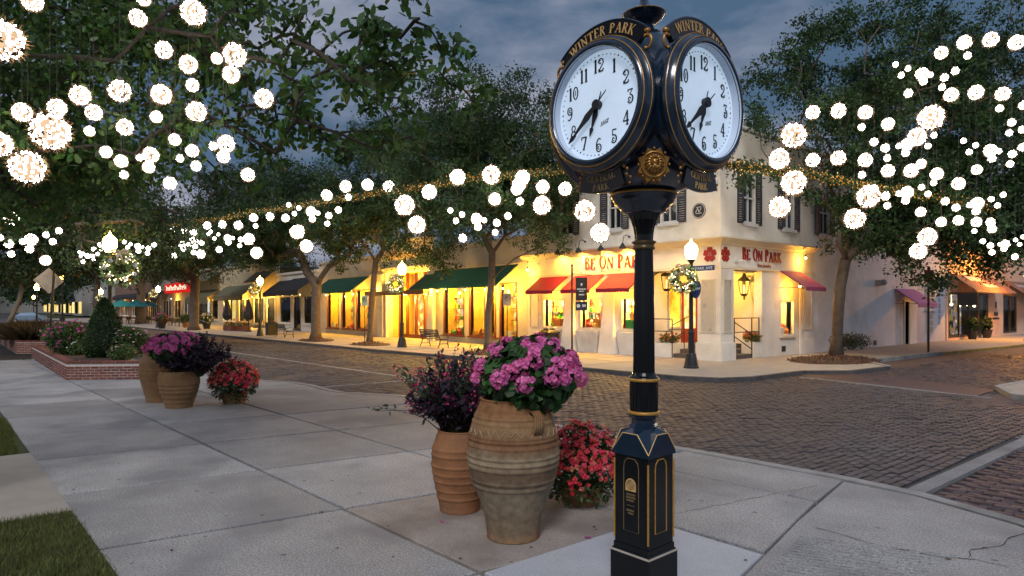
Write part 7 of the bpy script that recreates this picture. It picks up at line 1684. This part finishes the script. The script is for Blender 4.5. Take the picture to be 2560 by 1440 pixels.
# ================================================================ STREET FURNITURE
def bench(label, loc, rz, group=None):
    t = thing('park_bench', label, 'bench', loc, rz, group); w = .85
    for s in (-1, 1):
        m = MB(); x = s * w
        m.tube([(x, -.30, 0), (x, -.24, .22), (x, -.26, .42), (x, .18, .40), (x, .24, .2), (x, .34, 0)], .024, 6); m.tube([(x, .18, .40), (x, .28, .62), (x, .36, .88)], .024, 6)
        m.tube([(x, -.26, .42), (x, -.30, .56), (x, -.22, .66), (x, .05, .66), (x, .27, .60)], .022, 6); m.tube([(x, -.24, .2), (x, .24, .2)], .016, 5)
        part('end_frame', m, IRON, t)
    for k in range(6): m = MB(); y = -.24 + .082 * k; m.box(-w, w, y - .03, y + .03, .415, .44); part('seat_slat', m, IRON, t)
    for k in range(5): m = MB(); z = .52 + .085 * k; y = .235 + (z - .5) * .31; m.box(-w, w, y - .012, y + .012, z, z + .06); part('back_slat', m, IRON, t)
    m = MB(); m.tube([(-w, .365, .9), (w, .365, .9)], .022, 6)
    for k in range(7): x = -w + .12 + .25 * k; m.tube([(x + .08 * math.cos(q_), .29 + .04 * math.sin(q_), .72 + .09 * math.sin(q_)) for q_ in np.linspace(0, 6.283, 11)[:-1]], .01, 4, closed=True)
    part('back_rail', m, IRON, t); return t
g_ = G(1086, 868); bench('black iron bench before the yellow store entrance', (g_.x, g_.y, 0), math.pi)
g_ = G(712, 843); bench('black iron bench beside the trash bin near the broad oak', (g_.x, g_.y, 0), math.pi)
def bin_(label, loc):
    t = thing('trash_bin', label, 'bin', loc); m = MB(); m.box(-.34, .34, -.34, .34, 0, .06)
    for k in range(7):
        for s in (-1, 1): x = -.30 + .1 * k; m.box(x - .035, x + .035, s * .32 - .012, s * .32 + .012, .05, .80); m.box(s * .32 - .012, s * .32 + .012, x - .035, x + .035, .051, .801)
    part('slatted_body', m, IRON, t); m = MB(); m.box(-.30, .30, -.30, .30, .04, .78); part('liner', m, mat('dark_liner', (.02, .02, .02), .8), t)
    m = MB(); frustum(m, .37, .80, .38, .86); frustum(m, .38, .86, .22, .98); m.box(-.18, .18, -.18, .18, .98, 1.04); part('lid', m, IRON, t); return t
g_ = G(1372, 876); bin_('black slatted trash bin before the red-awning windows', (g_.x, g_.y, 0))
g_ = G(679, 838); bin_('black slatted trash bin beside the lamp and the far bench', (g_.x, g_.y, 0))
def post_sign(name, label, px, py, h, build, r=.035, d=None):
    p = G(px, py) if d is None else Vector((W(px, 770, d).x, W(px, 770, d).y, 0)); t = thing(name, label, 'sign', (p.x, p.y, 0)); m = MB(); m.tube([(0, 0, 0), (0, 0, h)], r, 7); part('post', m, IRON, t); build(t, p); return t
def b1(t, p):
    m = MB(); m.ball((0, 0, 3.62), .05, n=8, m=5); m.tube([(0, 0, 3.3), tuple(rt_ * .75 + Vector((0, 0, 3.25)))], .014, 5); m.tube([(0, 0, 3.5), tuple(rt_ * .4 + Vector((0, 0, 3.3)))], .012, 5); part('bracket', m, IRON, t)
    BN = mat('banner_black', (.02, .016, .014), .6)
    o, fr_ = card('banner', p + rt_ * .36 + Vector((0, 0, 2.72)), .22, .44, .02, BN, t, rt_); mb = MB()
    for zz, hw_, hh_ in ((-.03, .17, .05), (-.10, .09, .03), (-.24, .10, .05)):
        x = -hw_
        while x < hw_ - .01: l = RN.uniform(.02, .045); mb.fbox(fr_, x, min(x + l, hw_), zz, zz + hh_, .011, .014); x += l + .012
    mb.fprism(fr_, [(-.04, .18), (.0, .10), (.04, .18), (.02, .22), (-.02, .22)], .011, .014); part('banner_print', mb, SGW, t, world=True)
    o, fr_ = card('lower_banner', p + rt_ * .36 + Vector((0, 0, 2.08)), .22, .17, .02, mat('navy_banner', (.02, .022, .05), .6), t, rt_); mb = MB(); mb.fbox(fr_, .03, .09, -.04, .05, .011, .014); mb.fbox(fr_, .105, .16, -.03, .05, .011, .014); mb.fprism(fr_, [(-.12 + .07 * math.cos(q_), .07 * math.sin(q_)) for q_ in np.linspace(0, 6.283, 13)[:-1]], .011, .014); part('banner_print', mb, SGW, t, world=True)
post_sign('banner_post', 'slim black post with dark hanging banner before the red awnings', 1430, 902, 3.6, b1)
def b2(col, hw, hh, zc_, txt):
    def f(t, p):
        o, fr_ = card('plate', p + Vector((0, 0, zc_)) - Vector((-S_, C_, 0)) * .04, hw, hh, .015, col, t, rt_); mb = font_mesh(txt, hh * .75, fr_, -hw * .42, -hh * .02, .008, .003, bold=.02) if txt else MB()
        mb.tube([fr_(hw * .62 * math.cos(q_), hh * .25 + hw * .62 * math.sin(q_), .012) for q_ in np.linspace(0, 6.283, 17)[:-1]], .012, 4, closed=True); part('print', mb, IRON if col is not NAVY else SGW, t, world=True)
    return f
SGG = mat('grey_sign', (.38, .40, .44), .5); SGR = mat('green_grey_sign', (.24, .38, .34), .5)
post_sign('parking_sign', 'grey parking sign on thin post before the right green awning', 1268, 872, 2.75, b2(SGG, .20, .30, 2.42, 'P'), .022)
post_sign('parking_sign', 'small green-grey parking sign beside the leaning oak', 912, 862, 2.7, b2(SGR, .17, .28, 2.4, 'P'), .025)
post_sign('street_sign_post', 'dark post with small red sign before the pale blue shop', 2321, 880, 3.9, b2(mat('red_sign_plate', (.35, .05, .05), .5), .20, .28, 3.45, ''), .05)
# diamond sign seen from behind, with its pole in front
pd = W(122, 770, 25.5); dg_ = thing('diamond_sign', 'bare metal back of a diamond traffic sign on a dark pole', 'sign', (pd.x, pd.y, 0)); m = MB(); m.tube([(0, 0, 0), (.03, .05, 1.2), (.09, .16, 3.45)], .045, 7); part('pole', m, IRON, dg_)
cd = W(122, 703, 25.75); ax = rt_; nn_ = Vector((ax.y, -ax.x, 0)); m = MB(); fr_ = lambda u, z, w: tuple(cd + ax * u + nn_ * w + Vector((0, 0, z)))
m.fprism(fr_, [(-.62, .05), (.02, -.50), (.60, 0), (.0, .53)], -.01, .01); part('plate', m, mat('bare_sign_metal', (.42, .34, .25), .5, metal=.3, var=.2, scale=3), dg_, world=True)
g_ = W(156, 770, 95); t = thing('street_light_pole', 'tall thin far light pole before the yellow glow shop', 'street lamp', (g_.x, g_.y, 0)); m = MB(); m.lathe([(.4, 0), (.3, .7), (.14, .8), (.12, 6.2)], 10); part('pole', m, IRON, t); m = MB(); m.ball((0, 0, 6.5), .3, n=10, m=7); part('globe', m, GLOBEO, t)

# umbrellas, tables, chairs of the pavement cafes
def folded_umbrella(px, py, label, m1):
    p = G(px, py); t = thing('folded_umbrella', label, 'umbrella', (p.x, p.y, 0)); m = MB(); m.lathe([(.3, 0), (.3, .08), (.04, .1), (.03, 2.75)], 10); part('pole', m, IRON, t)
    m = MB(); m.lathe([(.06, .95), (.34, 1.05), (.42, 1.35), (.30, 1.9), (.18, 2.4), (.05, 2.72)], 12, flute=(1, 2.6, .18)); part('canopy', m, m1, t)
    m = MB(); m.ball((-.1, -.12, 1.9), .22, n=8, m=6, sc=(1, 1, 1.5)); part('tie_band', m, mat('mauve_fabric', (.30, .12, .22), .8) if px < 600 else mat('rust_fabric', (.45, .12, .07), .8), t)
folded_umbrella(568, 826, 'folded dark umbrella with mauve tie before the gold windows', BLKC); folded_umbrella(621, 829, 'folded dark umbrella with rust tie before the gold windows', BLKC)
TEAL = mat('teal_canvas', (.02, .20, .22), .8, var=.15, scale=2)
for px, d in ((305, 80), (340, 83), (368, 87)):
    p = W(px, 770, d); t = thing('teal_umbrella', 'open teal umbrella over the restaurant tables', 'umbrella', (p.x, p.y, 0), group='teal umbrellas'); m = MB(); m.tube([(0, 0, 0), (0, 0, 2.9)], .04, 6); part('pole', m, IRON, t); m = MB(); m.lathe([(1.75, 2.15), (1.7, 2.25), (.9, 2.65), (.05, 3.05)], 8); part('canopy', m, TEAL, t)
def table_set(px, py, k, d=None):
    p = G(px, py) if d is None else W(px, 770, d); t = thing('cafe_table', 'dark cafe table on the restaurant pavement', 'table', (p.x, p.y, 0), group='cafe tables'); m = MB(); m.lathe([(.42, .72), (.42, .75)], 14); part('top', m, IRON, t); m = MB(); m.lathe([(.24, 0), (.05, .05), (.04, .72)], 8); part('pedestal', m, IRON, t)
    for s in (-1, 1):
        c = thing('cafe_chair', 'dark cafe chair at a restaurant table', 'chair', (p.x + s * .75, p.y, 0), math.pi / 2 * (1 if s > 0 else -1), 'cafe chairs'); m = MB(); m.box(-.2, .2, -.2, .2, .43, .47); part('seat', m, IRON, c)
        m = MB(); m.box(-.2, .2, .17, .2, .5, .88); part('backrest', m, IRON, c)
        for x in (-.17, .17):
            for y in (-.17, .17): m = MB(); m.tube([(x, y, 0), (x, y, .44)], .016, 5); part('leg', m, IRON, c)
for px, d in ((300, 82), (322, 84), (345, 79), (372, 85), (412, 72), (430, 74), (448, 70)): table_set(px, 0, 0, d)
for px, d, lb, pm_ in ((405, 63, 'planter of pink and orange flowers beside the far lamp', MAGE), (466, 66, 'potted green plant before the red sign shop', None), (517, 62, 'potted white-flowered plant by the white double door', SGW)):
    p = W(px, 770, d); t = thing('potted_plant', lb, 'plant', (p.x, p.y, 0)); m = MB(); m.lathe([(.28, 0), (.38, .5), (.40, .55)], 12); part('pot', m, POTB if pm_ is None else IRON, t)
    P = ellip((0, 0, .95), (.6, .6, .5), 500, .4); part('foliage', np_mesh('foliage', leaf_quads(P, .2, k=4), 4, [BEDL]), [], t)
    if pm_: Q = ellip((0, 0, 1.05), (.65, .65, .5), 60, .1); part('blossoms', np_mesh('blossoms', discs(Q, NR.normal(0, 1, Q.shape), .09, 6), 6, [pm_]), [], t)
for px, d in ((575, 57.5), (608, 56)):
    p = W(px, 770, d); t = thing('window_box', 'dark trough of low orange flowers under the gold windows', 'planter', (p.x, p.y, 0), group='troughs under the gold windows'); m = MB(); m.box(-1.2, 1.2, -.25, .25, 0, .45); part('trough', m, WOOD, t)
    P = NR.uniform(-1, 1, (600, 3)) * [1.15, .24, .16] + [0, 0, .55]; part('foliage', np_mesh('foliage', leaf_quads(P, .12, k=4), 4, [BEDL]), [], t); part('blossoms', np_mesh('blossoms', discs(P[:70] + [0, -.05, .08], NR.normal(0, 1, (70, 3)), .06, 6), 6, [mat('orange_petal', (.6, .2, .03), .6)]), [], t)
for c, sc in (((-16.6, 22.1, .55), 1.0), ((-14.15, 24.2, .62), .8)):
    t = thing('flower_box', 'orange flowers in a low planter at the jewellery porch', 'flowers', c, group='porch flowers'); P = ellip((0, 0, .18), (.5 * sc, .28 * sc, .2), 420, .4); part('foliage', np_mesh('foliage', leaf_quads(P, .10, k=4), 4, [BEDL]), [], t); Q = ellip((0, 0, .26), (.5 * sc, .28 * sc, .2), 90, .2); part('blossoms', np_mesh('blossoms', discs(Q, NR.normal(0, 1, Q.shape), .05, 6), 6, [mat('orange_petal', (.6, .2, .03), .6)]), [], t)

# parked car far down the street
pc = W(70, 770, 92); car = thing('parked_car', 'pale blue parked hatchback far down the street', 'car', (pc.x, pc.y, -.10), math.radians(80))
CARP = mat('pale_blue_car_paint', (.30, .42, .55), .3, metal=.3, var=.05, coat=.6); m = MB()
side = [(-2.1, .35), (-2.15, .75), (-2.0, .95), (-1.35, 1.02), (-.75, 1.42), (.7, 1.48), (1.55, 1.05), (2.1, .95), (2.18, .55), (2.1, .30)]; n = len(side)
pr = lambda x, z, y: (x, y, z)
m.add([(x, -.86 + (.14 if z > 1.1 else 0), z) for x, z in side] + [(x, .86 - (.14 if z > 1.1 else 0), z) for x, z in side], [tuple(range(n - 1, -1, -1)), tuple(range(n, 2 * n))] + [(i, (i + 1) % n, n + (i + 1) % n, n + i) for i in range(n)]); part('body', m, CARP, car)
m = MB(); m.add([(1.50, -.62, 1.10), (1.50, .62, 1.10), (.80, .55, 1.44), (.80, -.55, 1.44)], [(0, 1, 2, 3)]); m.v = [(x + .02, y, z + .02) for x, y, z in m.v]; part('windscreen', m, DRKG, car)
m = MB(); m.add([(-1.30, -.62, 1.07), (-1.30, .62, 1.07), (-.80, .55, 1.40), (-.80, -.55, 1.40)], [(0, 1, 2, 3)]); m.v = [(x - .02, y, z + .02) for x, y, z in m.v]; part('rear_window', m, DRKG, car)
for s in (-1, 1):
    m = MB(); m.add([(-1.1, s * .80, 1.08), (1.3, s * .80, 1.10), (.65, s * .735, 1.42), (-.65, s * .735, 1.38)], [(0, 1, 2, 3)]); part('side_window', m, DRKG, car)
    for x in (-1.35, 1.35):
        m = MB(); m.tube([(x, s * .88, .32), (x, s * .66, .32)], .32, 16); w_ = part('wheel', m, IRON, car); m = MB(); m.tube([(x, s * .885, .32), (x, s * .87, .32)], .18, 12); part('rim', m, SGG, w_)
    m = MB(); m.box(-2.17, -2.12, s * .62 - .15, s * .62 + .15, .72, .86); part('tail_light', m, mat('tail_red', (.4, .02, .02), .3), car)
    m = MB(); m.box(2.12, 2.17, s * .62 - .15, s * .62 + .15, .62, .76); part('headlight', m, SGW, car)
# fallen leaves and petals on the pavement
FL = [(mat('dry_leaf_brown', (.10, .06, .035), .8), 'dry brown leaf lying on the pale pavement', 'fallen leaves', [(835, 1025 + 270), (300, 1160), (520, 1215), (570, 1290), (855, 1080), (650, 1370), (1920, 1235), (1980, 1195), (2380, 1400), (960, 1300), (480, 1330), (720, 1090), (260, 1105), (2200, 1270), (980, 1395), (1010, 1400)] + [(RN.uniform(60, 2500), RN.uniform(1080, 1430)) for _ in range(46)]), (MAGE, 'pink petal fallen beside the terracotta jars', 'fallen petals', [(1115, 1310), (1122, 1306), (1108, 1308), (1296, 1382), (1125, 1335), (1480, 1345), (1060, 1300)]), (mat('yellow_leaf', (.55, .40, .05), .7), 'small yellow leaf on the pavement near the lawn', 'yellow leaves', [(322, 1362), (2110, 1375), (2080, 1340), (1900, 1360)])]
for m_, lb, gp, pts in FL:
    for x, y in pts:
        p = G(x, y)
        if p.y < J0(p.x) + .1 or p.y > edge_pt(p.x) - .3: continue
        v = leaf_quads(np.zeros((2, 3)), .055 if m_ is not FL[0][0] else .04, droop=-.0, k=6, ratio=.6)[:6]; v[:, 2] = np.abs(v[:, 2]) * .15 + .002; o = link('fallen_leaf', np_mesh('fallen_leaf', v, 6, [m_])); o.location = (p.x, p.y, .004); tag(o, lb, 'leaf', gp)
